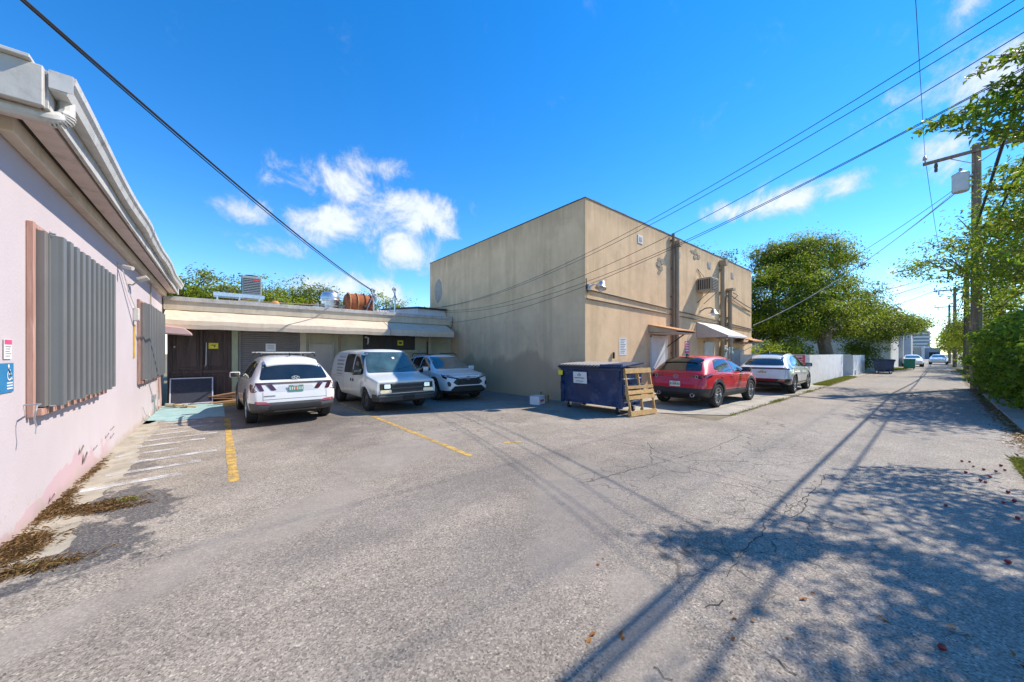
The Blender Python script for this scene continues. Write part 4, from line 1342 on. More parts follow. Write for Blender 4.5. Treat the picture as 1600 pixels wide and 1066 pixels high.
    def patch(self, name, pts, view, m, off=.006, rnd=2, res=.06, parent=None, side=1, skirt=.012):
        """outline drawn in a side ('side': x,z), 'rear'/'front' (y,z) or 'top' (x,y) view, laid on the body with a small raised edge"""
        if rnd: pts = fillet(pts, .028 * rnd)
        # densify outline
        out = []
        for i in range(len(pts)):
            a, b = Vector(pts[i]), Vector(pts[(i + 1) % len(pts)])
            k = max(1, int((b - a).length / res))
            out += [a.lerp(b, j / k) for j in range(k)]
        xs = [p.x for p in out]; ys = [p.y for p in out]
        inner = []
        def inside(q):
            c = False
            for i in range(len(out)):
                a, b = out[i], out[i - 1]
                if (a.y > q[1]) != (b.y > q[1]) and q[0] < (b.x - a.x) * (q[1] - a.y) / (b.y - a.y) + a.x: c = not c
            return c
        gx = min(xs) + res / 2
        while gx < max(xs):
            gy = min(ys) + res / 2
            while gy < max(ys):
                if inside((gx, gy)) and min((p - Vector((gx, gy))).length for p in out) > res * .35: inner.append(Vector((gx, gy)))
                gy += res
            gx += res
        n = len(out)
        v2, e2, f2, *_ = delaunay_2d_cdt(out + inner, [(i, (i + 1) % n) for i in range(n)], [list(range(n))], 1, 1e-6)
        D = {'side': Vector((0, -side, 0)), 'rear': Vector((1, 0, 0)), 'front': Vector((-1, 0, 0)), 'top': Vector((0, 0, -1))}[view]
        vs = []
        last = None
        for q in v2:
            P = {'side': Vector((q.x, side * 3, q.y)), 'rear': Vector((-5, q.x, q.y)), 'front': Vector((5, q.x, q.y)), 'top': Vector((q.x, q.y, 4))}[view]
            h = self.bvh.ray_cast(P, D)
            if h[0] is None:
                near = self.bvh.find_nearest(P + D * 4)
                vs.append(near[0] - D * off)
            else:
                nn = h[1]
                if nn.dot(D) > 0: nn = -nn
                vs.append(h[0] + (nn * .6 - D * .4) * off)
        b = MB()
        nv = len(vs)
        base = [v + D * skirt for v in vs]
        b.add(vs, f2)
        ec = {}
        for f in f2:
            for i in range(len(f)):
                k = (f[i], f[(i + 1) % len(f)])
                ec[k] = ec.get(k, 0) + 1
        bd = [k for k in ec if (k[1], k[0]) not in ec]
        b.add(base, [])
        b.f += [(k[0], k[1], nv + k[1], nv + k[0]) for k in bd]
        me = bpy.data.meshes.new(name)
        me.from_pydata([tuple(p) for p in b.v], [], b.f)
        bm = bmesh.new(); bm.from_mesh(me)
        loose = [v for v in bm.verts if not v.link_faces]
        bmesh.ops.delete(bm, geom=loose, context='VERTS')
        for f in bm.faces:
            f.normal_update()
            if f.index < len(f2) and f.normal.dot(D) > 0: f.normal_flip()
        bm.to_mesh(me); bm.free()
        me.polygons.foreach_set('use_smooth', [True] * len(me.polygons)); me.set_sharp_from_angle(angle=math.radians(40))
        me.materials.append(MATS[m])
        return link(name, me, parent or self.root)

    def sx(self, y, z, rear=True):
        h = self.bvh.ray_cast(Vector((-5 if rear else 5, y, z)), Vector((1 if rear else -1, 0, 0)))
        return h[0].x if h[0] is not None else (-2.2 if rear else 2.2)

    def both(self, name, pts, m, **kw):
        return [self.patch(name, pts, 'side', m, side=s, **kw) for s in (-1, 1)]

    def mirror_yz(self, name, pts, view, m, **kw):
        a = self.patch(name, pts, view, m, **kw)
        b = self.patch(name, [(-y, z) for y, z in pts][::-1], view, m, **kw)
        return a, b

    def seam(self, pts, w=.008, side=1, m='gap_dark', view='side', name='panel_seam'):
        p = [Vector(q) for q in pts]
        L, R = [], []
        for i in range(len(p)):
            t = (p[min(i + 1, len(p) - 1)] - p[max(i - 1, 0)]).normalized()
            nn = Vector((-t.y, t.x)) * w / 2
            L.append(tuple(p[i] + nn)); R.append(tuple(p[i] - nn))
        return self.patch(name, L + R[::-1], view, m, off=.002, rnd=0, side=side, skirt=.004, res=.08)

    def arch(self, wx, wr, w, m, name='arch_trim', bottom=.30):
        for s in (-1, 1):
            r1 = wr + self.wheels['gap'] - .004
            r2 = r1 + w
            a0 = math.asin(max(-1, min(1, (bottom - wr) / r2)))
            n = 26
            out = [(wx + r2 * math.cos(a0 + (math.pi - 2 * a0) * i / n), wr + r2 * math.sin(a0 + (math.pi - 2 * a0) * i / n)) for i in range(n + 1)]
            a1 = math.asin(max(-1, min(1, (bottom - wr) / r1)))
            inn = [(wx + r1 * math.cos(a1 + (math.pi - 2 * a1) * i / n), wr + r1 * math.sin(a1 + (math.pi - 2 * a1) * i / n)) for i in range(n + 1)]
            vs, fs = [], []
            for (a, b) in zip(out, inn):
                hits = []
                for q in ((a[0] * 1.0, a[1]), (a[0] + (b[0] - a[0]) * .8, a[1] + (b[1] - a[1]) * .8)):
                    h = self.bvh.ray_cast(Vector((q[0], s * 3, q[1])), Vector((0, -s, 0)))
                    hits.append(h[0].y if h[0] is not None and abs(h[0].y) > self.wheels['half'] - .2 else s * (self.wheels['half'] - .02))
                vs += [(a[0], hits[0] - s * .02, a[1]), (a[0], hits[0] + s * .012, a[1]), (b[0], hits[1] + s * .018, b[1]), (b[0], hits[1] - s * .06, b[1])]
            for i in range(n):
                for k in range(3):
                    fs.append((4 * i + k, 4 * i + k + 1, 4 * i + 5 + k, 4 * i + 4 + k))
            MB().add(vs, fs).build(name, m, self.root, smooth=True)

    def put_wheels(self, style='five', rim='alloy', steer=0.0):
        W = self.wheels
        proto = {}
        for wx, wr, tw in W['pos']:
            for s in (-1, 1):
                e = empty('wheel', (wx, s * (W['half'] - tw / 2 - .012), wr), parent=self.root)
                rz = steer if wx > 0 else 0
                e.rotation_euler = (0, 0, (math.pi if s < 0 else 0) + rz)
                key = (wr, tw)
                if key in proto:
                    for ch in proto[key].children:
                        c = ch.copy(); COL.objects.link(c); c.parent = e
                    continue
                proto[key] = e
                R = Matrix.Rotation(math.radians(-90), 4, 'X')   # lathe z -> +y (outwards)
                rr = wr * W.get('rimk', .68)
                h = tw / 2
                MB().lathe([(rr, -h * .8), (rr + .02, -h * .95), (wr - .035, -h), (wr - .008, -h * .82), (wr, -h * .5), (wr, h * .5), (wr - .008, h * .82), (wr - .035, h), (rr + .02, h * .95), (rr, h * .8)], 36, R, closed=True).build('tyre', 'tyre_rubber', e, smooth=True, ang=50)
                b = MB().lathe([(rr - .002, -h * .75), (rr - .002, h * .84), (rr - .022, h * .80), (rr - .03, h * .3), (rr - .03, -h * .7)], 32, R, closed=True)
                rimo = b.build('rim', rim, e, smooth=True)
                MB().lathe([(0, -h * .1), (rr - .035, -h * .1), (rr - .035, h * .06), (0, h * .06)], 24, R).build('brake_disc', 'gap_dark', e)
                sp = MB()
                if style == 'five':
                    ns = 5
                    for k in range(ns):
                        a = 2 * math.pi * k / ns
                        for da in (-.16, .16):
                            M = Matrix.Rotation(a, 4, 'Y')
                            sp.add([M @ Vector(p) for p in ((.02 + da * .2, h * .5, .045), (.02 + da * .2 + .03, h * .5, .045), (.015 + da * rr * 1.2 + .03, h * .76, rr - .02), (.015 + da * rr * 1.2, h * .76, rr - .02),
                                   (.02 + da * .2, h * .3, .045), (.02 + da * .2 + .03, h * .3, .045), (.015 + da * rr * 1.2 + .03, h * .55, rr - .02), (.015 + da * rr * 1.2, h * .55, rr - .02))],
                                   [(0, 1, 2, 3), (7, 6, 5, 4), (0, 4, 5, 1), (1, 5, 6, 2), (2, 6, 7, 3), (3, 7, 4, 0)])
                else:
                    sp.lathe([(rr - .03, h * .55), (rr * .82, h * .40), (rr * .70, h * .30), (rr * .45, h * .55), (0.06, h * .60), (.0, h * .60)], 24, R)
                    for k in range(8):
                        M = Matrix.Rotation(2 * math.pi * k / 8, 4, 'Y')
                        sp.add([M @ Vector(p) for p in ((-.03, h * .5, rr * .62), (.03, h * .5, rr * .62), (.03, h * .47, rr * .82), (-.03, h * .47, rr * .82), (-.03, h * .3, rr * .62), (.03, h * .3, rr * .62), (.03, h * .3, rr * .82), (-.03, h * .3, rr * .82))],
                               [(0, 1, 2, 3), (7, 6, 5, 4), (0, 4, 5, 1), (1, 5, 6, 2), (2, 6, 7, 3), (3, 7, 4, 0)])
                sp.build('spokes', rim, e, smooth=True)
                MB().lathe([(0, h * .62), (.035, h * .60), (.045, h * .5), (.045, h * .3), (0, h * .3)], 12, R).build('hub_cap', rim if style == 'five' else 'gap_dark', e, smooth=True)

    def mirror(self, x, y, z, m, s=1.0):
        for sd in (-1, 1):
            b = MB()
            yy = sd * y
            b.cbox((x, yy + sd * .10 * s, z), (.12 * s, .22 * s, .15 * s))
            o = b.build('wing_mirror', m, self.root, smooth=True, bevel=.035 * s, seg=3, ang=60)
            MB().cbox((x + .0, yy - sd * .03, z - .05), (.06, .1, .05)).build('stalk', 'gloss_black', o, bevel=.01)
            MB().cbox((x - .063 * s, yy + sd * .10 * s, z), (.006, .18 * s, .11 * s)).build('mirror_glass', 'car_glass', o, bevel=.002)

    def plate(self, x, z, rear=True, m='plate_white', ink='plate_green', tilt=0):
        s = -1 if rear else 1
        x = (min(self.sx(0, z - .06), self.sx(0, z + .06)) - .012) if rear else (max(self.sx(0, z - .06, False), self.sx(0, z + .06, False)) + .012)
        e = MB().cbox((x, 0, z), (.012, .31, .155)).build('licence_plate', m, self.root, bevel=.003)
        for k in range(6):
            yy = -.115 + k * .046
            if k == 3: MB().cbox((x + s * .008, .0, z), (.004, .05, .06)).build('plate_mark', 'plate_orange', e)
            MB().cbox((x + s * .008, yy - (.01 if k < 3 else -.01), z), (.003, .026, .07)).build('plate_character', ink, e)
        MB().cbox((x + s * .008, 0, z + .06), (.003, .12, .014)).build('plate_text', ink, e)


def ring_mark(b, x, y, z, ry, rz, w, n=20, s=-1):
    vs, fs = [], []
    for i in range(n):
        a = 2 * math.pi * i / n
        for k in (1, 0):
            for dx in (0, s * .012):
                vs.append((x + dx, y + (ry - w * k) * math.cos(a), z + (rz - w * k) * math.sin(a)))
    for i in range(n):
        j = (i + 1) % n
        for k in ((0, 1), (1, 3), (3, 2), (2, 0)):
            fs.append((4 * i + k[0], 4 * i + k[1], 4 * j + k[1], 4 * j + k[0]))
    b.add(vs, fs)


# ---------------------------------------------------------------- white crossover, tail to the camera (left bay)
def car_tailgate_white():
    T = [(-2.30, .40, .96, 1.00, .80, .74, .60), (-2.22, .34, .99, 1.06, .885, .83, .62), (-2.02, .28, 1.02, 1.28, .93, .87, .62), (-1.78, .24, 1.03, 1.53, .94, .88, .615),
         (-1.45, .22, 1.03, 1.635, .94, .885, .62), (-.8, .21, 1.01, 1.665, .935, .885, .63), (-.1, .21, .99, 1.665, .935, .885, .635), (.35, .21, .98, 1.61, .935, .885, .63),
         (.75, .21, .975, 1.42, .935, .885, .64), (1.10, .22, .97, 1.16, .935, .88, .70), (1.35, .23, .96, 1.06, .935, .87, .72), (1.85, .25, .90, .98, .93, .85, .7), (2.18, .28, .82, .88, .88, .80, .65), (2.32, .36, .72, .76, .76, .70, .55)]
    W = dict(pos=[(-1.38, .365, .235), (1.38, .365, .235)], half=.935, gap=.055)
    c = Car('white_crossover', 'white crossover with full-width tail light bar and roof crossbar, tail to camera', T, (1.31, 11.74, 0), 1.60, .965, 'paint_white', W,
            clad=dict(planes=[((0, 0, .56), (0, 0, 1)), ((-2.0, 0, 0), (1, 0, 0)), ((0, 0, .38), (0, 0, 1)), ((2.0, 0, 0), (1, 0, 0))],
                      test=lambda p: (p.x < -2.0 and p.z < .56) or p.z < .38 or (p.x > 2.0 and p.z < .5)), clad_mat='grey_plastic', ends=(.20, .1))
    c.put_wheels('five', 'alloy')
    for wx in (-1.38, 1.38): c.arch(wx, .365, .06, 'grey_plastic')
    c.patch('rear_window', [(-.72, 1.08), (.72, 1.08), (.60, 1.50), (-.60, 1.50)], 'rear', 'car_glass')
    c.both('side_window', [(-1.72, 1.13), (-1.35, 1.07), (-1.05, 1.06), (-1.12, 1.47), (-1.40, 1.44)], 'car_glass')
    c.both('side_window', [(-1.00, 1.06), (-.12, 1.04), (-.12, 1.52), (-1.04, 1.49)], 'car_glass')
    c.both('side_window', [(-.06, 1.04), (.98, 1.02), (.55, 1.36), (.2, 1.50), (-.06, 1.52)], 'car_glass')
    c.patch('windshield', [(-.70, 1.10), (.70, 1.10), (.56, 1.52), (-.56, 1.52)], 'front', 'windshield_glass')
    # tail lamps: thin bar with two slanted claws a side
    c.patch('tail_light_bar', [(-.80, .975), (.80, .975), (.80, 1.02), (-.80, 1.02)], 'rear', 'lamp_dark_red', rnd=1)
    c.mirror_yz('tail_lamp', [(.81, 1.02), (.71, 1.02), (.63, .83), (.72, .83)], 'rear', 'lamp_dark_red', rnd=1, off=.009)
    c.mirror_yz('tail_lamp', [(.62, 1.0), (.50, 1.0), (.39, .84), (.49, .83)], 'rear', 'lamp_dark_red', rnd=1, off=.009)
    for s in (-1, 1):
        c.patch('tail_lamp', [(-2.24, .97), (-1.98, 1.0), (-1.95, .95), (-2.15, .80), (-2.24, .80)], 'side', 'lamp_dark_red', side=s, rnd=1)
    c.mirror_yz('rear_reflector', [(.50, .52), (.80, .54), (.82, .60), (.60, .58)], 'rear', 'lamp_red', rnd=1, off=.012)
    c.patch('bumper_trim', [(-.62, .36), (.62, .36), (.52, .50), (-.52, .50)], 'rear', 'black_plastic', rnd=1, off=.02)
    c.patch('skid_trim', [(-.45, .335), (.45, .335), (.45, .375), (-.45, .375)], 'rear', 'steel_dull', rnd=1, off=.028)
    c.patch('plate_recess', [(-.42, .80), (.42, .80), (.36, .93), (-.36, .93)], 'rear', 'paint_silver_white', rnd=1, off=.003)
    c.plate(-2.315, .865, True, 'plate_teal', 'plate_white')
    ex = c.sx(0, 1.10) - .02
    b = MB(); ring_mark(b, ex, 0, 1.12, .085, .043, .012)
    b.cbox((ex - .005, -.03, 1.12), (.012, .014, .07), Matrix.Rotation(.35, 3, 'X')); b.cbox((ex - .005, .03, 1.12), (.012, .014, .07), Matrix.Rotation(.35, 3, 'X')); b.cbox((ex - .005, 0, 1.12), (.012, .06, .012))
    b.build('emblem', 'chrome', c.root)
    c.patch('badge', [(.42, .70), (.64, .70), (.64, .722), (.42, .722)], 'rear', 'ink_grey', rnd=0, off=.006)
    for s in (-1, 1): c.seam([(s * .66, .60), (s * .66, .80)], view='rear')
    c.seam([(-.66, .63), (.66, .63)], view='rear')
    for s in (-1, 1):
        c.seam([(-.09, .42), (-.09, 1.03)], side=s); c.seam([(-1.02, 1.05), (-.98, .6), (-.95, .42)], side=s); c.seam([(.98, .45), (1.0, .95)], side=s)
    c.patch('spoiler', [(-1.86, -.55), (-1.55, -.57), (-1.55, .57), (-1.86, .55)], 'top', 'paint_white', rnd=1, off=.03, skirt=.05)
    c.mirror(.80, .89, 1.09, 'paint_white', 1.1)
    for s in (-1, 1):
        MB().tube([(-1.35, s * .60, 1.64), (-1.2, s * .61, 1.70), (.1, s * .62, 1.71), (.32, s * .62, 1.65)], .026, 8).build('roof_rail', 'black_plastic', c.root, smooth=True)
    for X in (-.95, -.1):
        MB().cbox((X, 0, 1.725), (.10, 1.36, .035)).build('roof_crossbar', 'gutter_white', c.root, bevel=.012, seg=2)
    MB().prism([(-1.42, 1.64), (-1.22, 1.655), (-1.30, 1.70), (-1.40, 1.715)], 'xz', -.02, .02).build('roof_antenna', 'gloss_black', c.root, bevel=.008)
    MB().prism([(2.1, .3), (-1.9, .3), (-1.9, .22), (2.1, .22)], 'xz', -.62, .62).build('underbody', 'gap_dark', c.root)
    return c


# ---------------------------------------------------------------- white cargo van, nose to the camera
def cargo_van():
    T = [(-2.40, .42, 1.05, 1.80, .93, .91, .74), (-2.36, .36, 1.06, 1.88, .965, .94, .77), (-2.0, .32, 1.08, 1.93, .985, .955, .79), (-1.2, .31, 1.08, 1.945, .985, .955, .80), (0.2, .31, 1.08, 1.945, .985, .955, .80),
         (.66, .31, 1.08, 1.93, .985, .955, .80), (.84, .31, 1.08, 1.84, .985, .955, .80), (1.06, .31, 1.08, 1.60, .985, .955, .80), (1.30, .32, 1.08, 1.30, .985, .955, .82), (1.42, .33, 1.07, 1.16, .98, .95, .84), (1.65, .34, 1.045, 1.11, .98, .945, .84), (2.05, .36, .98, 1.04, .98, .94, .84),
         (2.30, .40, .935, .985, .975, .93, .83), (2.36, .44, .91, .95, .96, .92, .82)]
    W = dict(pos=[(-1.41, .355, .225), (1.41, .355, .225)], half=.965, gap=.06, rimk=.60)
    c = Car('cargo_van', 'old white cargo van with black bumper and grey lettering on its side', T, (4.02, 11.75, 0), -1.53, .92, 'paint_van_white', W, cat='van', ends=(.03, .08))
    c.put_wheels('steel', 'dark_steel_rim')
    c.patch('windshield', [(-.86, 1.17), (.86, 1.17), (.73, 1.83), (-.73, 1.83)], 'front', 'windshield_glass', off=.006, rnd=2)
    c.both('side_window', [(.28, 1.14), (1.16, 1.12), (1.14, 1.22), (.84, 1.72), (.28, 1.77)], 'car_glass', rnd=1)
    c.both('side_window', [(-.66, 1.13), (.17, 1.14), (.17, 1.77), (-.66, 1.77)], 'car_glass', rnd=1)
    c.mirror_yz('rear_window', [(.06, 1.15), (.74, 1.15), (.66, 1.66), (.06, 1.66)], 'rear', 'car_glass', rnd=1)
    # grille between square headlamps, amber strips below
    g = c.patch('grille', [(-.86, .60), (.86, .60), (.86, .885), (-.86, .885)], 'front', 'gap_dark', rnd=0, off=.012)
    for z, m in ((.86, 'grey_plastic'), (.735, 'grey_plastic'), (.62, 'grey_plastic')):
        c.patch('grille_bar', [(-.50, z - .02), (.50, z - .02), (.50, z + .02), (-.50, z + .02)], 'front', m, rnd=0, off=.028, parent=g)
    for z in (.66, .69, .78, .82): c.patch('grille_bar', [(-.50, z - .005), (.50, z - .005), (.50, z + .005), (-.50, z + .005)], 'front', 'grey_plastic', rnd=0, off=.02, parent=g)
    c.mirror_yz('headlamp', [(.55, .74), (.74, .74), (.74, .865), (.55, .865)], 'front', 'lamp_clear', rnd=1, off=.03)
    c.mirror_yz('turn_lamp', [(.52, .60), (.86, .60), (.86, .70), (.52, .70)], 'front', 'lamp_amber', rnd=1, off=.03)
    for s in (-1, 1): c.patch('turn_lamp', [(2.14, .62), (2.26, .62), (2.26, .70), (2.14, .70)], 'side', 'lamp_amber', side=s, rnd=0)
    # deep black bumper
    pr = [(-.97, 1.98), (-.98, 2.26), (-.90, 2.38), (-.6, 2.43), (.6, 2.43), (.90, 2.38), (.98, 2.26), (.97, 1.98), (.90, 1.98), (.90, 2.2), (-.90, 2.2), (-.90, 1.98)]
    bp = MB().prism([(x, y) for y, x in pr], 'xy', .36, .575).build('front_bumper', 'black_plastic', c.root, bevel=.02, seg=2)
    pr2 = [(-.97, 2.0), (-.985, 2.27), (-.905, 2.39), (-.6, 2.445), (.6, 2.445), (.905, 2.39), (.985, 2.27), (.97, 2.0)]
    MB().prism([(x, y) for y, x in pr2], 'xy', .49, .53).build('bumper_strip', 'grey_plastic', bp, bevel=.01)
    MB().cbox((2.46, .0, .45), (.02, .34, .13)).build('plate_mount', 'gap_dark', bp)
    MB().cbox((-2.42, 0, .5), (.12, 1.84, .2)).build('rear_bumper', 'black_plastic', c.root, bevel=.03, seg=2)
    # drivers mirrors, wide black
    c.mirror(1.02, .95, 1.20, 'gloss_black', 1.25)
    for s in (-1, 1):
        c.seam([(1.12, 1.10), (1.06, .70), (1.02, .46)], side=s); c.seam([(.225, 1.80), (.225, 1.10), (.225, .42)], side=s); c.seam([(-.70, 1.82), (-.70, .42)], side=s)
        for xx in (.12, .34): c.patch('door_handle', [(xx - .035, .86), (xx + .035, .86), (xx + .035, .96), (xx - .035, .96)], 'side', 'black_plastic', side=s, rnd=1, off=.02, skirt=.02)
        # rows of small grey lettering, too small to read
        z = 1.66
        for k, (w, h) in enumerate(((.62, .075), (.80, .075), (.80, .075), (.70, .05), (.72, .05), (.62, .05))):
            xx = -.86
            r4 = random.Random(k * 3 + 5)
            while xx > -.86 - w:
                cw = r4.uniform(.05, .085)
                c.patch('lettering', [(xx - cw, z - h / 2), (xx, z - h / 2), (xx, z + h / 2), (xx - cw, z + h / 2)], 'side', 'ink_grey', side=s, rnd=0, off=.002, res=.2, skirt=.003)
                xx -= cw + r4.uniform(.015, .03)
            z -= h + .055
        c.seam([(-2.1, .98), (-.80, .98)], side=s, w=.012, m='ink_grey', name='body_stripe')
    for s in (-1, 1):
        MB().tube([(1.36, s * .1, 1.235), (1.26, s * .55, 1.34)], .01, 6).build('wiper', 'black_plastic', c.root)
    c.seam([(-.90, .905), (.90, .905)], view='front')
    c.patch('inspection_sticker', [(.06, 1.60), (.14, 1.60), (.14, 1.66), (.06, 1.66)], 'front', 'sign_white', off=.010, rnd=0)
    MB().box(-2.0, 2.0, -.62, .62, .26, .36).build('underbody', 'gap_dark', c.root)
    for wx in (-1.41, 1.41): c.arch(wx, .355, .03, 'paint_van_white', 'arch_lip', .40)
    return c


# ---------------------------------------------------------------- white crossover by the tan wall, nose to the camera
def car_grille_white():
    T = [(-2.26, .42, .98, 1.02, .80, .74, .60), (-2.16, .34, 1.02, 1.16, .90, .84, .63), (-1.95, .28, 1.04, 1.42, .92, .87, .64), (-1.65, .24, 1.05, 1.60, .925, .875, .64), (-1.2, .23, 1.04, 1.665, .925, .875, .645), (-.4, .22, 1.02, 1.685, .925, .875, .65), (.15, .22, 1.01, 1.67, .925, .875, .645),
         (.48, .22, 1.00, 1.56, .925, .875, .64), (.85, .22, .99, 1.33, .925, .875, .67), (1.18, .23, .99, 1.11, .925, .87, .72), (1.5, .24, .98, 1.06, .925, .865, .72), (1.95, .26, .93, 1.00, .92, .85, .68), (2.2, .28, .86, .93, .86, .80, .62), (2.30, .36, .78, .84, .76, .70, .56)]
    W = dict(pos=[(-1.345, .36, .23), (1.345, .36, .23)], half=.925, gap=.06)
    c = Car('white_crossover', 'white crossover with black trapezoid grille parked against the tan wall', T, (6.72, 12.55, 0), -1.615, .965, 'paint_white', W,
            clad=dict(planes=[((0, 0, .40), (0, 0, 1))], test=lambda p: p.z < .40), ends=(.15, .12))
    c.put_wheels('five', 'alloy', steer=.08)
    for wx in (-1.345, 1.345): c.arch(wx, .36, .085, 'black_plastic')
    c.patch('windshield', [(-.72, 1.12), (.72, 1.12), (.58, 1.56), (-.58, 1.56)], 'front', 'windshield_glass')
    c.both('side_window', [(-.06, 1.07), (.92, 1.06), (.52, 1.40), (.20, 1.53), (-.06, 1.55)], 'car_glass')
    c.both('side_window', [(-.98, 1.09), (-.13, 1.07), (-.13, 1.56), (-.95, 1.53)], 'car_glass')
    c.both('side_window', [(-1.55, 1.18), (-1.06, 1.10), (-1.04, 1.51), (-1.40, 1.46)], 'car_glass')
    c.patch('roof_panel', [(-1.1, -.48), (.10, -.50), (.10, .50), (-1.1, .48)], 'top', 'gloss_black', rnd=1)
    # upper and lower grilles
    g = c.patch('grille', [(-.46, .585), (.46, .585), (.60, .68), (.44, .82), (-.44, .82), (-.60, .68)], 'front', 'black_plastic', rnd=1, off=.008)
    for z in (.64, .68, .72, .76): c.patch('grille_bar', [(-.42, z - .006), (.42, z - .006), (.42, z + .006), (-.42, z + .006)], 'front', 'gloss_black', rnd=0, off=.018, parent=g)
    c.patch('lower_grille', [(-.66, .29), (.66, .29), (.76, .38), (.54, .55), (-.54, .55), (-.76, .38)], 'front', 'gap_dark', rnd=1, off=.010)
    c.patch('skid_trim', [(-.66, .285), (.66, .285), (.60, .33), (-.60, .33)], 'front', 'grey_plastic', rnd=1, off=.03)
    c.mirror_yz('headlamp', [(.36, .83), (.46, .795), (.78, .86), (.84, .94), (.74, .935)], 'front', 'gloss_black', rnd=1, off=.008)
    c.mirror_yz('lamp_strip', [(.42, .83), (.72, .885), (.73, .905), (.42, .85)], 'front', 'lamp_clear', rnd=0, off=.014)
    for s in (-1, 1): c.patch('headlamp', [(1.80, .97), (2.18, .86), (2.18, .80), (1.98, .84)], 'side', 'gloss_black', side=s, rnd=1)
    c.mirror_yz('fog_lamp', [(.70, .55), (.78, .55), (.80, .70), (.74, .72), (.68, .64)], 'front', 'black_plastic', rnd=1, off=.012)
    c.patch('nose_trim', [(-.36, .842), (.36, .842), (.36, .858), (-.36, .858)], 'front', 'black_plastic', rnd=0)
    ex = c.sx(0, .80, False) + .02
    b = MB(); ring_mark(b, ex, 0, .83, .095, .065, .014, s=1); ring_mark(b, ex + .004, 0, .83, .04, .062, .012, s=1); ring_mark(b, ex + .006, 0, .86, .07, .028, .012, s=1)
    b.build('emblem', 'chrome', c.root)
    c.mirror(.78, .885, 1.12, 'paint_white', 1.1)
    for s in (-1, 1):
        MB().tube([(-1.5, s * .60, 1.60), (-1.3, s * .61, 1.69), (.0, s * .625, 1.71), (.22, s * .62, 1.64)], .018, 8).build('roof_rail', 'black_plastic', c.root, smooth=True)
        c.seam([(-.09, 1.06), (-.09, .42)], side=s); c.seam([(.98, 1.0), (.95, .44)], side=s); c.seam([(-1.0, 1.07), (-.96, .7), (-.92, .44)], side=s)
        for xx in (-.30, -1.12): c.patch('door_handle', [(xx, .93), (xx + .18, .93), (xx + .18, .955), (xx, .955)], 'side', 'paint_white', side=s, rnd=1, off=.025, skirt=.025)
        c.patch('sill_cladding', [(-.9, .40), (.9, .40), (.85, .50), (-.85, .48)], 'side', 'black_plastic', side=s, rnd=1)
    c.seam([(-.70, .935), (-.3, .925), (.3, .925), (.70, .935)], view='front')
    MB().box(-1.9, 1.9, -.6, .6, .20, .30).build('underbody', 'gap_dark', c.root)
    c.patch('tail_lamp', [(-.80, .98), (-.5, .98), (-.5, 1.05), (-.80, 1.05)], 'rear', 'lamp_red', rnd=1)
    c.patch('tail_lamp', [(.5, .98), (.80, .98), (.80, 1.05), (.5, 1.05)], 'rear', 'lamp_red', rnd=1)
    return c


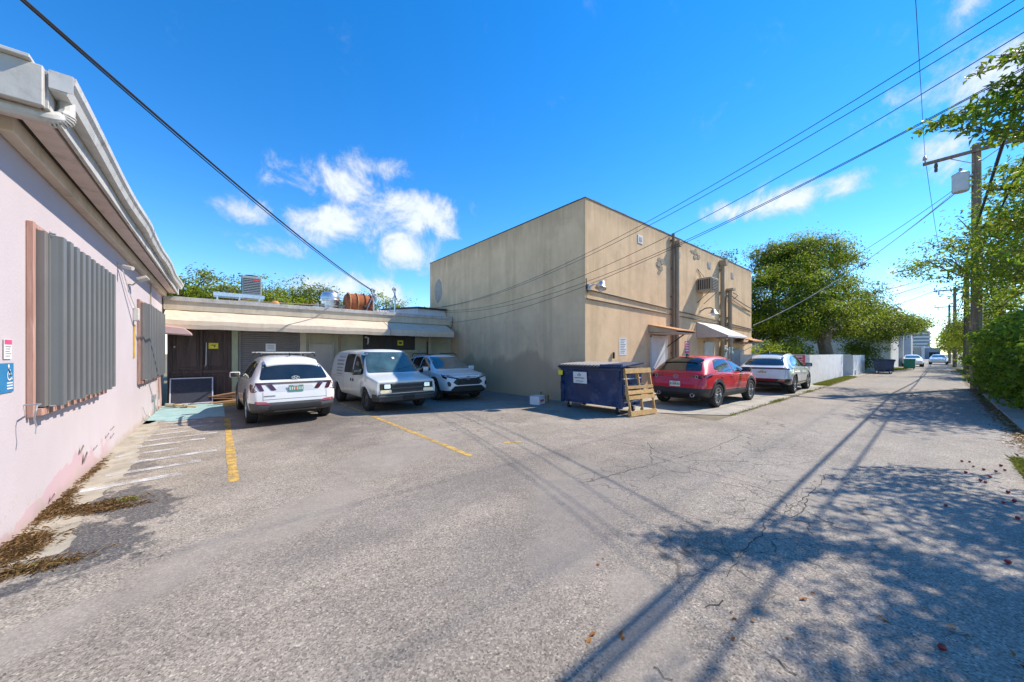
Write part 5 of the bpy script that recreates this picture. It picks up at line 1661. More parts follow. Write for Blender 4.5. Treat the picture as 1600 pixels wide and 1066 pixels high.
# ---------------------------------------------------------------- red hatchback-crossover on the apron
def car_red():
    T = [(-2.18, .44, .86, .90, .78, .70, .58), (-2.12, .36, .92, .99, .86, .80, .60), (-1.98, .30, .96, 1.10, .89, .84, .60), (-1.78, .26, .98, 1.30, .90, .855, .595), (-1.55, .24, .99, 1.44, .90, .86, .59), (-1.15, .23, .985, 1.51, .90, .86, .60), (-.45, .22, .97, 1.535, .90, .86, .61), (.1, .22, .96, 1.515, .90, .86, .61),
         (.5, .22, .95, 1.39, .90, .86, .62), (.9, .22, .945, 1.17, .90, .86, .66), (1.2, .23, .94, 1.03, .90, .855, .70), (1.6, .25, .90, .97, .90, .84, .68), (2.0, .28, .82, .88, .86, .79, .62), (2.2, .34, .70, .76, .72, .66, .52)]
    W = dict(pos=[(-1.325, .345, .22), (1.325, .345, .22)], half=.90, gap=.055)
    c = Car('red_hatchback', 'glossy red hatchback crossover with dark lower cladding beside the tan wall', T, (13.05, 5.10, 0.004), -.02, 1.04, 'paint_red', W,
            clad=dict(planes=[((0, 0, .58), (.0, 0, 1)), ((-1.62, 0, 0), (1, 0, 0)), ((0, 0, .40), (0, 0, 1))], test=lambda p: (p.x < -1.62 and p.z < .58) or p.z < .40), ends=(.28, .1), clad_mat='black_plastic')
    c.put_wheels('five', 'alloy')
    for wx in (-1.325, 1.325): c.arch(wx, .345, .095, 'black_plastic')
    c.patch('rear_window', [(-.68, 1.07), (.68, 1.07), (.54, 1.385), (-.54, 1.385)], 'rear', 'car_glass', off=.005)
    c.both('side_window', [(-1.42, 1.12), (-1.15, 1.04), (-.22, 1.03), (-.22, 1.40), (-.85, 1.41), (-1.15, 1.36)], 'car_glass')
    c.both('side_window', [(-.15, 1.03), (.80, 1.01), (.50, 1.22), (.12, 1.37), (-.15, 1.40)], 'car_glass')
    c.patch('windshield', [(-.66, 1.07), (.66, 1.07), (.54, 1.40), (-.54, 1.40)], 'front', 'windshield_glass')
    c.patch('spoiler', [(-1.76, -.52), (-1.50, -.55), (-1.50, .55), (-1.76, .52)], 'top', 'gloss_black', rnd=1, off=.035, skirt=.06)
    # slim tail lamps reaching round the corner
    c.mirror_yz('tail_lamp', [(.36, .915), (.80, .95), (.82, .90), (.72, .85), (.42, .895)], 'rear', 'lamp_dark_red', rnd=1, off=.008)
    for s in (-1, 1): c.patch('tail_lamp', [(-2.05, .97), (-1.70, .985), (-1.74, .91), (-2.02, .87)], 'side', 'lamp_dark_red', side=s, rnd=1, off=.008)
    for s in (-1, 1):
        b = MB(); ring_mark(b, c.sx(s * .60, .905) - .012, s * .60, .905, .045, .045, .014); b.build('lamp_ring', 'lamp_clear', c.root)
    c.patch('tailgate_crease', [(-.42, .79), (.42, .79), (.40, .83), (-.40, .83)], 'rear', 'paint_red', rnd=1, off=.022, skirt=.03)
    c.plate(-2.185, .685, True, 'plate_white', 'plate_green')
    ex = c.sx(0, .90) - .012
    b = MB(); ring_mark(b, ex, 0, .90, .075, .058, .012)
    for s in (-1, 1):
        b.cbox((ex - .005, s * .022, .895), (.012, .055, .012), Matrix.Rotation(s * -.75, 3, 'X')); b.cbox((ex - .005, s * .052, .925), (.012, .03, .012), Matrix.Rotation(s * .35, 3, 'X'))
    b.build('emblem', 'chrome', c.root)
    c.seam([(-.64, .60), (-.70, .86)], view='rear'); c.seam([(.64, .60), (.70, .86)], view='rear')
    for s in (-1, 1):
        MB().lathe([(.055, -.03), (.055, .05), (.042, .05), (.042, -.03)], 18, Matrix.Translation((-2.14, s * .50, .38)) @ Matrix.Rotation(math.radians(-90), 4, 'Y'), closed=True).build('exhaust_tip', 'chrome', c.root, smooth=True)
        MB().lathe([(.0, 0), (.041, 0), (.041, .01), (0, .01)], 14, Matrix.Translation((-2.14, s * .50, .38)) @ Matrix.Rotation(math.radians(-90), 4, 'Y')).build('exhaust_bore', 'gap_dark', c.root)
        c.seam([(-.185, 1.02), (-.19, .45)], side=s); c.seam([(-1.05, 1.02), (-1.02, .8), (-.92, .45)], side=s); c.seam([(.92, .95), (.88, .45)], side=s)
        for xx in (-.42, -1.14): c.patch('door_handle', [(xx, .865), (xx + .18, .865), (xx + .18, .89), (xx, .89)], 'side', 'paint_red', side=s, rnd=1, off=.025, skirt=.025)
        c.patch('sill_cladding', [(-.85, .40), (.85, .40), (.82, .47), (-.80, .50)], 'side', 'grey_plastic', side=s, rnd=1)
        c.patch('window_trim', [(-1.44, 1.035), (.84, .995), (.84, 1.008), (-1.44, 1.05)], 'side', 'gloss_black', side=s, rnd=0)
    c.mirror(.60, .87, 1.06, 'gloss_black', 1.05)
    MB().tube([(-1.98, -.02, 1.10), (-1.93, .28, 1.13)], .012, 6).build('rear_wiper', 'black_plastic', c.root)
    MB().box(-1.85, 1.85, -.55, .55, .22, .32).build('underbody', 'gap_dark', c.root)
    MB().prism([(-1.45, 1.46), (-1.28, 1.50), (-1.34, 1.55), (-1.43, 1.56)], 'xz', -.018, .018).build('roof_antenna', 'gloss_black', c.root)
    return c


# ---------------------------------------------------------------- silver-white electric crossover behind the red car
def car_ev():
    T = [(-2.29, .46, .94, .98, .80, .74, .58), (-2.22, .38, .99, 1.05, .885, .83, .60), (-2.02, .30, 1.01, 1.20, .92, .86, .60), (-1.72, .26, 1.02, 1.40, .925, .87, .58), (-1.35, .24, 1.02, 1.55, .925, .875, .58), (-.8, .23, 1.00, 1.635, .925, .875, .60), (-.1, .22, .985, 1.66, .925, .875, .61), (.4, .22, .975, 1.58, .925, .875, .61),
         (.85, .22, .97, 1.38, .925, .875, .63), (1.25, .22, .96, 1.14, .925, .87, .68), (1.55, .23, .95, 1.03, .925, .865, .70), (1.9, .26, .90, .96, .915, .84, .66), (2.2, .30, .80, .86, .85, .77, .60), (2.30, .38, .70, .75, .74, .68, .52)]
    W = dict(pos=[(-1.38, .365, .235), (1.38, .365, .235)], half=.925, gap=.055)
    c = Car('silver_crossover', 'pale silver-white coupe crossover with slim full-width tail bar, behind the red car', T, (19.55, 4.66, 0.004), .03, 1.03, 'paint_silver_white', W,
            clad=dict(planes=[((0, 0, .60), (0, 0, 1)), ((-1.95, 0, 0), (1, 0, 0)), ((0, 0, .36), (0, 0, 1))], test=lambda p: (p.x < -1.95 and p.z < .60) or p.z < .36), clad_mat='gloss_black', ends=(.12, .1))
    c.put_wheels('five', 'alloy', steer=-.05)
    for wx in (-1.38, 1.38): c.arch(wx, .365, .05, 'gloss_black')
    c.patch('rear_window', [(-.68, 1.12), (.68, 1.12), (.53, 1.47), (-.53, 1.47)], 'rear', 'car_glass', off=.005)
    c.patch('roof_panel', [(-1.38, -.48), (.12, -.53), (.12, .53), (-1.38, .48)], 'top', 'gloss_black', rnd=1)
    c.both('side_window', [(-1.50, 1.12), (-1.1, 1.07), (-.17, 1.05), (-.17, 1.50), (-.75, 1.47), (-1.15, 1.36)], 'car_glass')
    c.both('side_window', [(-.10, 1.05), (1.02, 1.02), (.60, 1.30), (.2, 1.47), (-.10, 1.50)], 'car_glass')
    c.patch('windshield', [(-.68, 1.09), (.68, 1.09), (.55, 1.50), (-.55, 1.50)], 'front', 'windshield_glass')
    c.patch('tail_light_bar', [(-.82, .965), (.82, .965), (.82, 1.005), (-.82, 1.005)], 'rear', 'lamp_dark_red', rnd=0, off=.012)
    for s in (-1, 1): c.patch('tail_light_bar', [(-2.24, 1.0), (-1.72, 1.01), (-1.75, .985), (-2.22, .95)], 'side', 'lamp_dark_red', side=s, rnd=0)
    c.patch('spoiler', [(-1.74, -.48), (-1.45, -.50), (-1.45, .50), (-1.74, .48)], 'top', 'paint_silver_white', rnd=1, off=.035, skirt=.06)
    MB().prism([(-2.28, 1.04), (-2.02, 1.13), (-2.02, 1.09), (-2.24, 1.02)], 'xz', -.70, .70).build('tail_lip', 'paint_silver_white', c.root, bevel=.012, seg=2)
    c.plate(-2.335, .845, True, 'plate_white', 'plate_green')
    c.patch('bumper_trim', [(-.60, .34), (.60, .34), (.52, .44), (-.52, .44)], 'rear', 'grey_plastic', rnd=1, off=.012)
    c.mirror_yz('rear_reflector', [(.55, .48), (.74, .50), (.74, .56), (.58, .54)], 'rear', 'lamp_red', rnd=1, off=.012)
    c.mirror(.84, .885, 1.10, 'gloss_black', 1.05)
    for s in (-1, 1):
        c.seam([(-.135, 1.04), (-.135, .42)], side=s); c.seam([(-1.05, 1.05), (-1.0, .8), (-.92, .42)], side=s); c.seam([(1.0, .95), (.95, .42)], side=s)
        c.patch('sill_cladding', [(-.9, .36), (.9, .36), (.88, .43), (-.88, .45)], 'side', 'gloss_black', side=s, rnd=1)
        for xx in (-.36, -1.16): c.patch('door_handle', [(xx, .90), (xx + .18, .90), (xx + .18, .925), (xx, .925)], 'side', 'paint_silver_white', side=s, rnd=1, off=.02, skirt=.02)
    c.seam([(-.74, .62), (-.76, .93)], view='rear'); c.seam([(.74, .62), (.76, .93)], view='rear')
    MB().box(-1.9, 1.9, -.55, .55, .20, .32).build('underbody', 'gap_dark', c.root)
    MB().prism([(-1.25, 1.56), (-1.05, 1.60), (-1.12, 1.66), (-1.22, 1.67)], 'xz', -.018, .018).build('roof_antenna', 'gloss_black', c.root)
    return c


CARS = [car_tailgate_white(), cargo_van(), car_grille_white(), car_red(), car_ev()]


# two small cars far down the alley
def far_car(name, label, loc, heading, paint):
    T = [(-2.2, .42, .88, .92, .78, .72, .58), (-2.05, .32, .95, 1.08, .88, .82, .60), (-1.6, .26, .96, 1.36, .90, .85, .60), (-1.0, .24, .96, 1.47, .90, .855, .61), (-.1, .23, .95, 1.49, .90, .855, .62),
         (.4, .23, .94, 1.38, .90, .855, .62), (.9, .24, .93, 1.12, .90, .85, .68), (1.3, .25, .92, 1.0, .90, .845, .70), (1.9, .28, .84, .90, .86, .79, .62), (2.2, .36, .72, .78, .74, .68, .54)]
    W = dict(pos=[(-1.33, .34, .22), (1.33, .34, .22)], half=.90, gap=.055)
    c = Car(name, label, T, loc, heading, 1.0, paint, W, group='cars parked far down the alley', level=1)
    c.put_wheels('five', 'alloy')
    c.patch('windshield', [(-.66, 1.05), (.66, 1.05), (.54, 1.36), (-.54, 1.36)], 'front', 'windshield_glass')
    c.patch('rear_window', [(-.60, 1.05), (.60, 1.05), (.50, 1.34), (-.50, 1.34)], 'rear', 'car_glass')
    c.both('side_window', [(-1.35, 1.08), (.80, 1.0), (.40, 1.30), (-.2, 1.38), (-1.0, 1.36)], 'car_glass')
    c.mirror_yz('headlamp', [(.4, .70), (.76, .72), (.78, .80), (.5, .78)], 'front', 'lamp_clear', rnd=1)
    c.mirror_yz('tail_lamp', [(.46, .80), (.76, .80), (.78, .90), (.5, .90)], 'rear', 'lamp_red', rnd=1)
    return c


far_car('white_hatchback', 'small white car parked beside the far green bin', (66.0, 1.9, 0), math.radians(-176), 'paint_white')
far_car('grey_sedan', 'grey car parked at the far end of the alley', (82.0, -.25, 0), math.radians(178), 'paint_silver_white')

# ================================================================== LOOSE OBJECTS IN THE LOT
def dumpster(name, label, loc, rz, L=1.95, D=1.30, Hh=1.22, lidm='dumpster_trim', m='dumpster_navy', full=True):
    e = empty(name, loc, rz, label, 'dumpster')
    # tapered box: local x along the length, front face at y=-D/2
    z0 = .20
    b = MB()
    yb, yt = D * .42, D * .5
    n = 12
    r5 = random.Random(4)
    def grid(P00, P10, P11, P01, nx, ny, dent):
        vs, fs = [], []
        for j in range(ny + 1):
            for i in range(nx + 1):
                s, t = i / nx, j / ny
                p = (Vector(P00) * (1 - s) + Vector(P10) * s) * (1 - t) + (Vector(P01) * (1 - s) + Vector(P11) * s) * t
                w = math.sin(math.pi * s) * math.sin(math.pi * t)
                p = p + Vector(dent) * w * (.6 + .8 * math.sin(7 * s + 3 * t) * math.cos(5 * t + 2 * s))
                vs.append(p)
        for j in range(ny):
            for i in range(nx):
                k = j * (nx + 1) + i
                fs.append((k, k + 1, k + nx + 2, k + nx + 1))
        b.add(vs, fs)
    h = L / 2
    grid((-h, -yb, z0), (h, -yb, z0), (h, -yt, Hh), (-h, -yt, Hh), 14, 8, (0, .045, 0))
    grid((h, yb, z0), (-h, yb, z0), (-h, yt, Hh), (h, yt, Hh), 8, 4, (0, -.01, 0))
    grid((h, -yb, z0), (h, yb, z0), (h, yt, Hh), (h, -yt, Hh), 6, 4, (-.008, 0, 0))
    grid((-h, yb, z0), (-h, -yb, z0), (-h, -yt, Hh), (-h, yt, Hh), 6, 4, (.008, 0, 0))
    grid((-h, yb, z0), (h, yb, z0), (h, -yb, z0), (-h, -yb, z0), 4, 3, (0, 0, 0))
    b.build('bin_body', m, e, smooth=True, ang=30)
    # rim, ribs, fork pockets
    rim = MB()
    for y0_, y1_ in ((-yt - .04, -yt + .02), (yt - .02, yt + .04)): rim.box(-h - .04, h + .04, y0_, y1_, Hh - .06, Hh + .005)
    rim.box(-h - .04, -h + .02, -yt + .021, yt - .021, Hh - .06, Hh + .005); rim.box(h - .02, h + .04, -yt + .021, yt - .021, Hh - .06, Hh + .005)
    rim.build('rim', m, e, bevel=.006)
    for s in (-1, 1):
        MB().box(s * (h + .001), s * (h + .10), -yb - .01, yb + .01, .55, .80).build('fork_pocket', m, e, bevel=.008)
        for z in (.30, .40):
            MB().box(s * (h + .001), s * (h + .035), -yb, yb, z, z + .045).build('rib', m, e, bevel=.006)
        MB().box(s * h - .05, s * h + .05, -yb - .05, -yb + .02, .18, Hh - .07).build('corner_post', m, e, bevel=.008)
    # two lids; on the street end the lid is blue and rides high
    zt = Hh + .008
    for k, (xa, xb) in enumerate(((-h - .05, .42 * h), (.45 * h, h + .06))):
        mm = lidm if k == 0 else m
        if k == 0 or not full:
            lid = MB().prism([(-yt - .05, zt), (-yt - .05, zt + .05), (-yt + .15, zt + .075), (yt, zt + .12), (yt, zt + .09)], 'yz', xa, xb).build('lid', mm, e, bevel=.01)
            nr = 12
            for i in range(nr):
                xx = xa + (xb - xa) * (i + .5) / nr
                MB().prism([(-yt - .06, zt + .012), (-yt - .055, zt + .075), (-yt + .15, zt + .098), (yt, zt + .14), (yt, zt + .11), (-yt + .15, zt + .07)], 'yz', xx - .035, xx + .035).build('lid_rib', 'dumpster_lid' if k == 0 and full else mm, lid, bevel=.01)
        else:
            lid = MB().prism([(-yt - .05, zt + .0), (-yt - .05, zt + .05), (yt, zt + .15), (yt, zt + .10)], 'yz', xa, xb).build('lid', mm, e, bevel=.02, seg=2)
            MB().tube([(xa, -yt - .04, zt + .05), (xb + .05, -yt - .04, zt + .07)], .05, 10).build('lid_lip', mm, lid, smooth=True)
    if full: MB().box(-h - .06, .44 * h, -yt - .075, -yt - .052, Hh - .02, Hh + .035).build('lid_edge', 'dumpster_trim', e)
    # casters
    for sx in (-1, 1):
        for sy in (-1, 1):
            cx, cy = sx * (h - .16), sy * (yb - .12)
            c = MB().lathe([(.03, -.028), (.085, -.028), (.09, 0), (.085, .028), (.03, .028)], 18, Matrix.Translation((cx, cy, .09)) @ Matrix.Rotation(math.radians(90), 4, 'Y'), closed=True).build('caster', 'tyre_rubber', e, smooth=True)
            MB().prism([(cy - .06, .20), (cy + .06, .20), (cy + .025, .07), (cy - .025, .07)], 'yz', cx - .045, cx - .035).build('fork', 'galvanised', c)
            MB().prism([(cy - .06, .20), (cy + .06, .20), (cy + .025, .07), (cy - .025, .07)], 'yz', cx + .035, cx + .045).build('fork', 'galvanised', c)
    return e, h, yt, yb


# long face towards the camera (-x), length along y
DP, h, yt, yb = dumpster('blue_dumpster', 'navy blue steel dumpster with white label on casters near the tan corner', (8.62, 6.32, 0), math.radians(-88), 1.98, 1.20, 1.24)
lb = MB().add([(-.52, -yt * .955 - .012, .78), (-.04, -yt * .955 - .012, .78), (-.04, -yt * .99 - .012, 1.11), (-.52, -yt * .99 - .012, 1.11)], [(0, 1, 2, 3)]).build('label_plate', 'sign_white', DP)
md = lb.modifiers.new('t', 'SOLIDIFY'); md.thickness = .004
yl = -yt * .985 - .018
for cx, cz, s in ((-.30, 1.055, .022), (-.34, 1.02, .022), (-.26, 1.02, .022), (-.30, 1.0, .015)):
    MB().prism([(cx, cz + s), (cx + s, cz), (cx, cz - s), (cx - s, cz)], 'xz', yl - .002, yl).build('label_logo', 'ink', lb)
MB().box(-.47, -.12, yl - .001, yl + .004, .925, .945).build('label_text', 'ink_grey', lb)
MB().box(-.42, -.16, yl + .004, yl + .008, .835, .85).build('label_text', 'ink_grey', lb)
MB().box(-h - .06, -h + .1, -yt - .055, -yt - .03, 1.0, 1.14).build('reflector_tag', 'sign_yellow', DP, bevel=.004)
MB().tube([(h + .05, -yt + .08, .98), (h + .12, -yt + .02, .97), (h + .14, .3, .97)], .02, 8).build('lift_bar', 'galvanised', DP, smooth=True)

# wooden pallet leaning against the end of the dumpster (every board its own piece)
# local frame: x across, y along deck height, z thickness; foot at origin
PW, PH, PT = 1.02, 1.25, .14
PL = empty('wooden_pallet', (8.66, 5.02, 0.004), 0, 'pale wooden pallet leaning against the end of the blue dumpster', 'pallet')
PL.rotation_euler = (Matrix.Rotation(math.radians(-8), 3, 'Z') @ Matrix.Rotation(math.radians(80), 3, 'X')).to_euler()
r6 = random.Random(11)
for k, xx in enumerate((-PW / 2 + .02, 0, PW / 2 - .02)):
    # notched stringer
    pts = [(0, 0), (PH, 0), (PH, .09), (0, .09)]
    pts = [(0, 0), (.18, 0), (.20, .035), (.40, .035), (.42, 0), (.76, 0), (.78, .035), (.98, .035), (1.0, 0), (PH, 0), (PH, .09), (0, .09)]
    MB().prism(pts, 'yz', xx - .018, xx + .018).build('stringer', 'pallet_wood', PL, bevel=.003)
for yy, w in ((.0, .13), (.42, .10), (.56, .10), (.70, .085), (PH - .14, .13)):
    d = r6.uniform(-.006, .006)
    MB().cbox((d, yy + w / 2, .09 + .009), (PW + .02, w, .018), Matrix.Rotation(r6.uniform(-.012, .012), 3, 'Z')).build('deck_board', 'pallet_wood', PL, bevel=.002)
for yy, w in ((.0, .10), (.54, .10), (PH - .10, .10)):
    MB().cbox((0, yy + w / 2, -.009), (PW + .01, w, .018)).build('bottom_board', 'pallet_wood', PL, bevel=.002)

# carton pair by the tan wall
bx = empty('white_carton', (7.95, 8.28, 0), math.radians(20), 'scuffed white carton on the ground by the tan wall', 'box')
MB().box(-.22, .22, -.17, .17, .0, .26).build('carton_sides', 'cardboard_white', bx, bevel=.006)
MB().box(-.22, .0, -.17, .17, .262, .27).build('flap', 'cardboard_white', bx)
MB().box(.003, .22, -.17, .17, .262, .268).build('flap', 'cardboard_white', bx)
MB().box(-.12, .12, -.1745, -.1715, .08, .16).build('printed_mark', 'sign_red', bx)
bx2 = empty('brown_carton', (8.42, 8.42, 0), math.radians(35), 'brown cardboard box behind the white carton', 'box')
MB().box(-.15, .15, -.12, .12, 0, .24).build('carton_sides', 'cardboard', bx2, bevel=.005)
MB().box(-.15, .15, .121, .127, .18, .34).build('flap', 'cardboard', bx2)
MB().box(-.155, -.151, -.11, .11, .16, .30).build('flap', 'cardboard', bx2)

# dark framed panel leaning on the timber door
a, b_ = on_y(264, 627, 15.3), on_y(333, 625, 15.3)
wp = b_.x - a.x
pn = empty('leaning_panel', ((a.x + b_.x) / 2, 15.32, 0.012), 0, 'dark navy board with a pale metal rim leaning on the timber door', 'panel')
pn.rotation_euler = (math.radians(-14), 0, 0)
hp = .86
MB().box(-wp / 2 + .03, wp / 2 - .03, -.01, .01, .03, hp - .03).build('board', 'panel_navy', pn)
for xa, xb, za, zb in ((-wp / 2, wp / 2, 0, .032), (-wp / 2, wp / 2, hp - .032, hp), (-wp / 2, -wp / 2 + .032, .0325, hp - .0325), (wp / 2 - .032, wp / 2, .0325, hp - .0325)):
    MB().box(xa, xb, -.02, .02, za, zb).build('rim_bar', 'panel_rim', pn, bevel=.003)
# timber scraps and a yellow wheel stop
ws = empty('wheel_stop', (0.62, 14.15, 0.004), math.radians(2), 'yellow painted wheel stop block in front of the white crossover', 'wheel stop')
MB().prism([(-.08, 0), (.08, 0), (.06, .10), (-.06, .10)], 'yz', -.55, .75).build('block', 'yellow_block', ws, bevel=.012)
r7 = random.Random(21)
SCRAP = ['%s weathered brown scrap board in the heap by the timber door' % w for w in ('lowest', 'second lowest', 'third lowest', 'fourth lowest', 'middle', 'fourth highest', 'third highest', 'second highest', 'topmost')]
for k in range(9):
    w = r7.uniform(.5, 1.1)
    e = MB().cbox((0, 0, 0), (w, r7.uniform(.06, .14), .03)).build('scrap_board', 'wood_scrap', None, bevel=.004)
    e.location = (.15 + r7.uniform(-.1, .6), 15.0 + r7.uniform(-.35, .35), .03 + .035 * k)
    e.rotation_euler = (r7.uniform(-.2, .2), r7.uniform(-.35, .1), r7.uniform(-.6, .6))
    tag(e, SCRAP[k], 'board', 'scrap boards heaped by the timber door')
for k in range(3):
    e = MB().cbox((0, 0, 0), (.34 - .05 * k, .12, .10)).build('rubble_block', 'sandy_concrete', None, bevel=.02)
    e.location = (-1.12 + .16 * k, 14.95 - .2 * k, .054); e.rotation_euler = (.1 * k, .15, .8 * k)
    tag(e, ('largest broken pale masonry lump at the foot of the pink corner', 'middle sized masonry lump at the foot of the pink corner', 'smallest masonry lump at the foot of the pink corner')[k], 'rubble', 'rubble lumps at the pink corner')
e = MB().tube([(-1.05, 14.6, .10), (-.55, 14.3, .02)], .018, 6).build('loose_stick', 'pallet_wood', None)
tag(e, 'pale stick lying on the blue painted pad by the pink corner', 'stick')

# ---------------------------------------------------------------- rooftop equipment
def roof_pt(u, v, Y): return on_y(u, v, Y)
RZ = 3.22
def condenser(u0, u1, v0, v1, Y, label, stand=True, m='ac_grey'):
    a, b_ = on_y(u0, v0, Y), on_y(u1, v1, Y)
    w, h_ = b_.x - a.x, a.z - b_.z
    e = empty('rooftop_condenser', (a.x, Y, b_.z), 0, label, 'air conditioner')
    MB().box(0, w, 0, w * .9, 0, h_).build('cabinet', m, e, bevel=.03, seg=2)
    MB().box(.05, w - .05, -.012, -.001, .08, h_ - .1).build('coil_grille', 'ac_dark', e)
    k = int((h_ - .2) / .07)
    for i in range(k): MB().box(.05, w - .05, -.025, -.0125, .10 + i * .07, .125 + i * .07).build('grille_slat', m, e)
    MB().box(w * .55, w * .85, -.03, -.026, h_ - .2, h_ - .13).build('badge', 'sign_red', e)
    MB().box(-.012, -.001, .05, w * .8, .08, h_ - .1).build('coil_grille', 'ac_dark', e)
    MB().lathe([(0, 0), (w * .36, 0), (w * .38, .05), (w * .3, .07), (0, .07)], 20, Matrix.Translation((w / 2, w * .45, h_))).build('fan_guard', 'ac_dark', e, smooth=True)
    if stand:
        for yy in (.0, w * .8): MB().box(-.9, w + .1, yy, yy + .06, -.14, -.001).build('stand_rail', 'galvanised', e)
        for xx in (-.8, -.1, w - .1):
            for yy in (.005, w * .8 + .005): MB().box(xx, xx + .05, yy, yy + .05, RZ - b_.z, -.141).build('stand_leg', 'galvanised', e)
    else:
        for xx in (.05, w - .1): MB().box(xx, xx + .05, .1, w * .8, 3.83 - b_.z if a.x < -1 else RZ - b_.z, -.001).build('stand_leg', 'galvanised', e)
    return e
condenser(378, 409, 430, 462, 18.2, 'grey rooftop condenser on a metal stand above the cream awning')
# unit on the roof of the pink building, seen beyond its gutter
pe = empty('rooftop_condenser', (-1.75, 13.6, 3.83), 0, 'grey condenser at the far corner of the pink roof', 'air conditioner')
MB().box(-.45, .42, 0, .9, .12, .98).build('cabinet', 'ac_grey', pe, bevel=.03, seg=2)
MB().box(.421, .43, .08, .82, .2, .9).build('coil_grille', 'ac_dark', pe)
for yy in (.1, .75): MB().box(-.4, .4, yy, yy + .06, 0, .119).build('stand_rail', 'galvanised', pe)
# drum shaped rusty exhaust fan
a = on_y(537, 486, 18.0); b_ = on_y(583, 486, 18.0)
rx = empty('rusty_exhaust_fan', ((a.x + b_.x) / 2, 18.0, RZ), 0, 'big rusty drum exhaust fan housing on the back roof', 'exhaust fan')
R_ = (b_.x - a.x) / 2
MB().lathe([(0, -.62), (R_ * .62, -.62), (R_ * .70, -.5), (R_ * .74, 0), (R_ * .70, .5), (R_ * .62, .62), (0, .62)], 26, Matrix.Translation((0, 0, .80)) @ Matrix.Rotation(math.radians(90), 4, 'Y')).build('drum', 'rust', rx, smooth=True)
for X in (-.5, -.15, .2, .5):
    MB().lathe([(R_ * .73, -.02), (R_ * .79, -.02), (R_ * .79, .02), (R_ * .73, .02)], 26, Matrix.Translation((X, 0, .80)) @ Matrix.Rotation(math.radians(90), 4, 'Y'), closed=True).build('hoop', 'rust_orange' if X < 0 else 'rust', rx, smooth=True)
MB().box(-.5, .5, -.45, .45, 0, .35).build('base_curb', 'rust', rx)
MB().tube([(.1, -.75, .55), (.45, -.7, .9), (.62, -.5, 1.3)], .03, 6).build('conduit', 'cable_black', rx)
MB().tube([(.12, -.75, .57), (.0, -.72, .62)], .1, 8).build('motor', 'gap_dark', rx)
# spun aluminium mushroom vent
q = on_y(516, 470, 18.4)
mv = empty('mushroom_vent', (q.x, 18.4, RZ), 0, 'shiny spun metal mushroom vent beside the rusty fan', 'vent')
MB().lathe([(.0, 1.36), (.22, 1.34), (.36, 1.25), (.42, 1.10), (.42, .98), (.46, .95), (.46, .90), (.40, .88), (.38, .55), (.44, .50), (.44, .42), (.36, .40), (.36, 0)], 26).build('spun_housing', 'galvanised', mv, smooth=True)
MB().box(-.5, .5, -.5, .5, 0, .28).build('curb', 'galvanised', mv)
for s in (-1, 1): MB().box(s * .55, s * .6, -.3, .3, .25, .75).build('hinge_arm', 'steel_dull', mv)
e = empty('small_roof_vent', (on_y(430, 470, 17.6).x, 17.6, RZ), 0, 'small terracotta coloured roof vent behind the fascia', 'vent')
MB().lathe([(.09, 0), (.09, .42), (.14, .44), (.16, .52), (.1, .6), (0, .62)], 16).build('cowl', 'rust_orange', e, smooth=True)
e = empty('metal_roof_hatch', (on_y(495, 475, 17.4).x, 17.4, RZ), 0, 'low grey metal box vent on the back roof', 'vent')
MB().box(-.22, .22, -.2, .2, 0, .38).build('housing', 'galvanised', e, bevel=.02)
MB().prism([(-.26, .38), (.26, .38), (.2, .46), (-.2, .46)], 'xz', -.24, .24).build('cap', 'galvanised', e)
e = empty('ribbed_roof_vent', (on_y(600, 480, 17.2).x, 17.2, RZ), 0, 'white ribbed roof vent beside the service mast', 'vent')
MB().box(-.45, .45, -.2, .2, 0, .30).build('curb', 'door_white', e, bevel=.02)
for k in range(7): MB().box(-.42 + k * .13, -.34 + k * .13, -.25, .25, .301, .52 - .015 * k).build('fin', 'door_white', e, bevel=.01)
MB().tube([(on_y(372, 470, 17.8).x, 17.8, 3.75), (on_y(540, 470, 17.8).x, 17.8, 3.85)], .02, 6).build('roof_conduit', 'pipe_tan', BB)


def mast(u, v, Y, label, lean=0):
    q = on_y(u, v, Y)
    e = empty('service_mast', (q.x, Y, RZ), 0, label, 'mast')
    h_ = q.z - RZ
    MB().tube([(0, 0, 0), (lean, 0, h_ - .1)], .04, 8).build('pole', 'galvanised', e, smooth=True)
    MB().tube([(lean, 0, h_ - .1), (lean, -.02, h_ + .02), (lean - .1, -.08, h_ + .03), (lean - .16, -.1, h_ - .06)], .055, 8).build('weatherhead', 'steel_dull', e, smooth=True)
    MB().tube([(-.5, 0, 0), (lean - .02, 0, h_ * .85)], .02, 6).build('brace', 'galvanised', e)
    MB().tube([(lean - .16, -.1, h_ - .06), (lean - .05, -.16, h_ - .35), (lean + .06, -.12, h_ - .6)], .018, 6).build('drip_loop', 'cable_black', e)
    return q
M1 = mast(584, 454, 17.0, 'galvanised service mast next to the rusty drum fan')
M2 = mast(617, 452, 18.6, 'taller galvanised service mast left of the tan building')

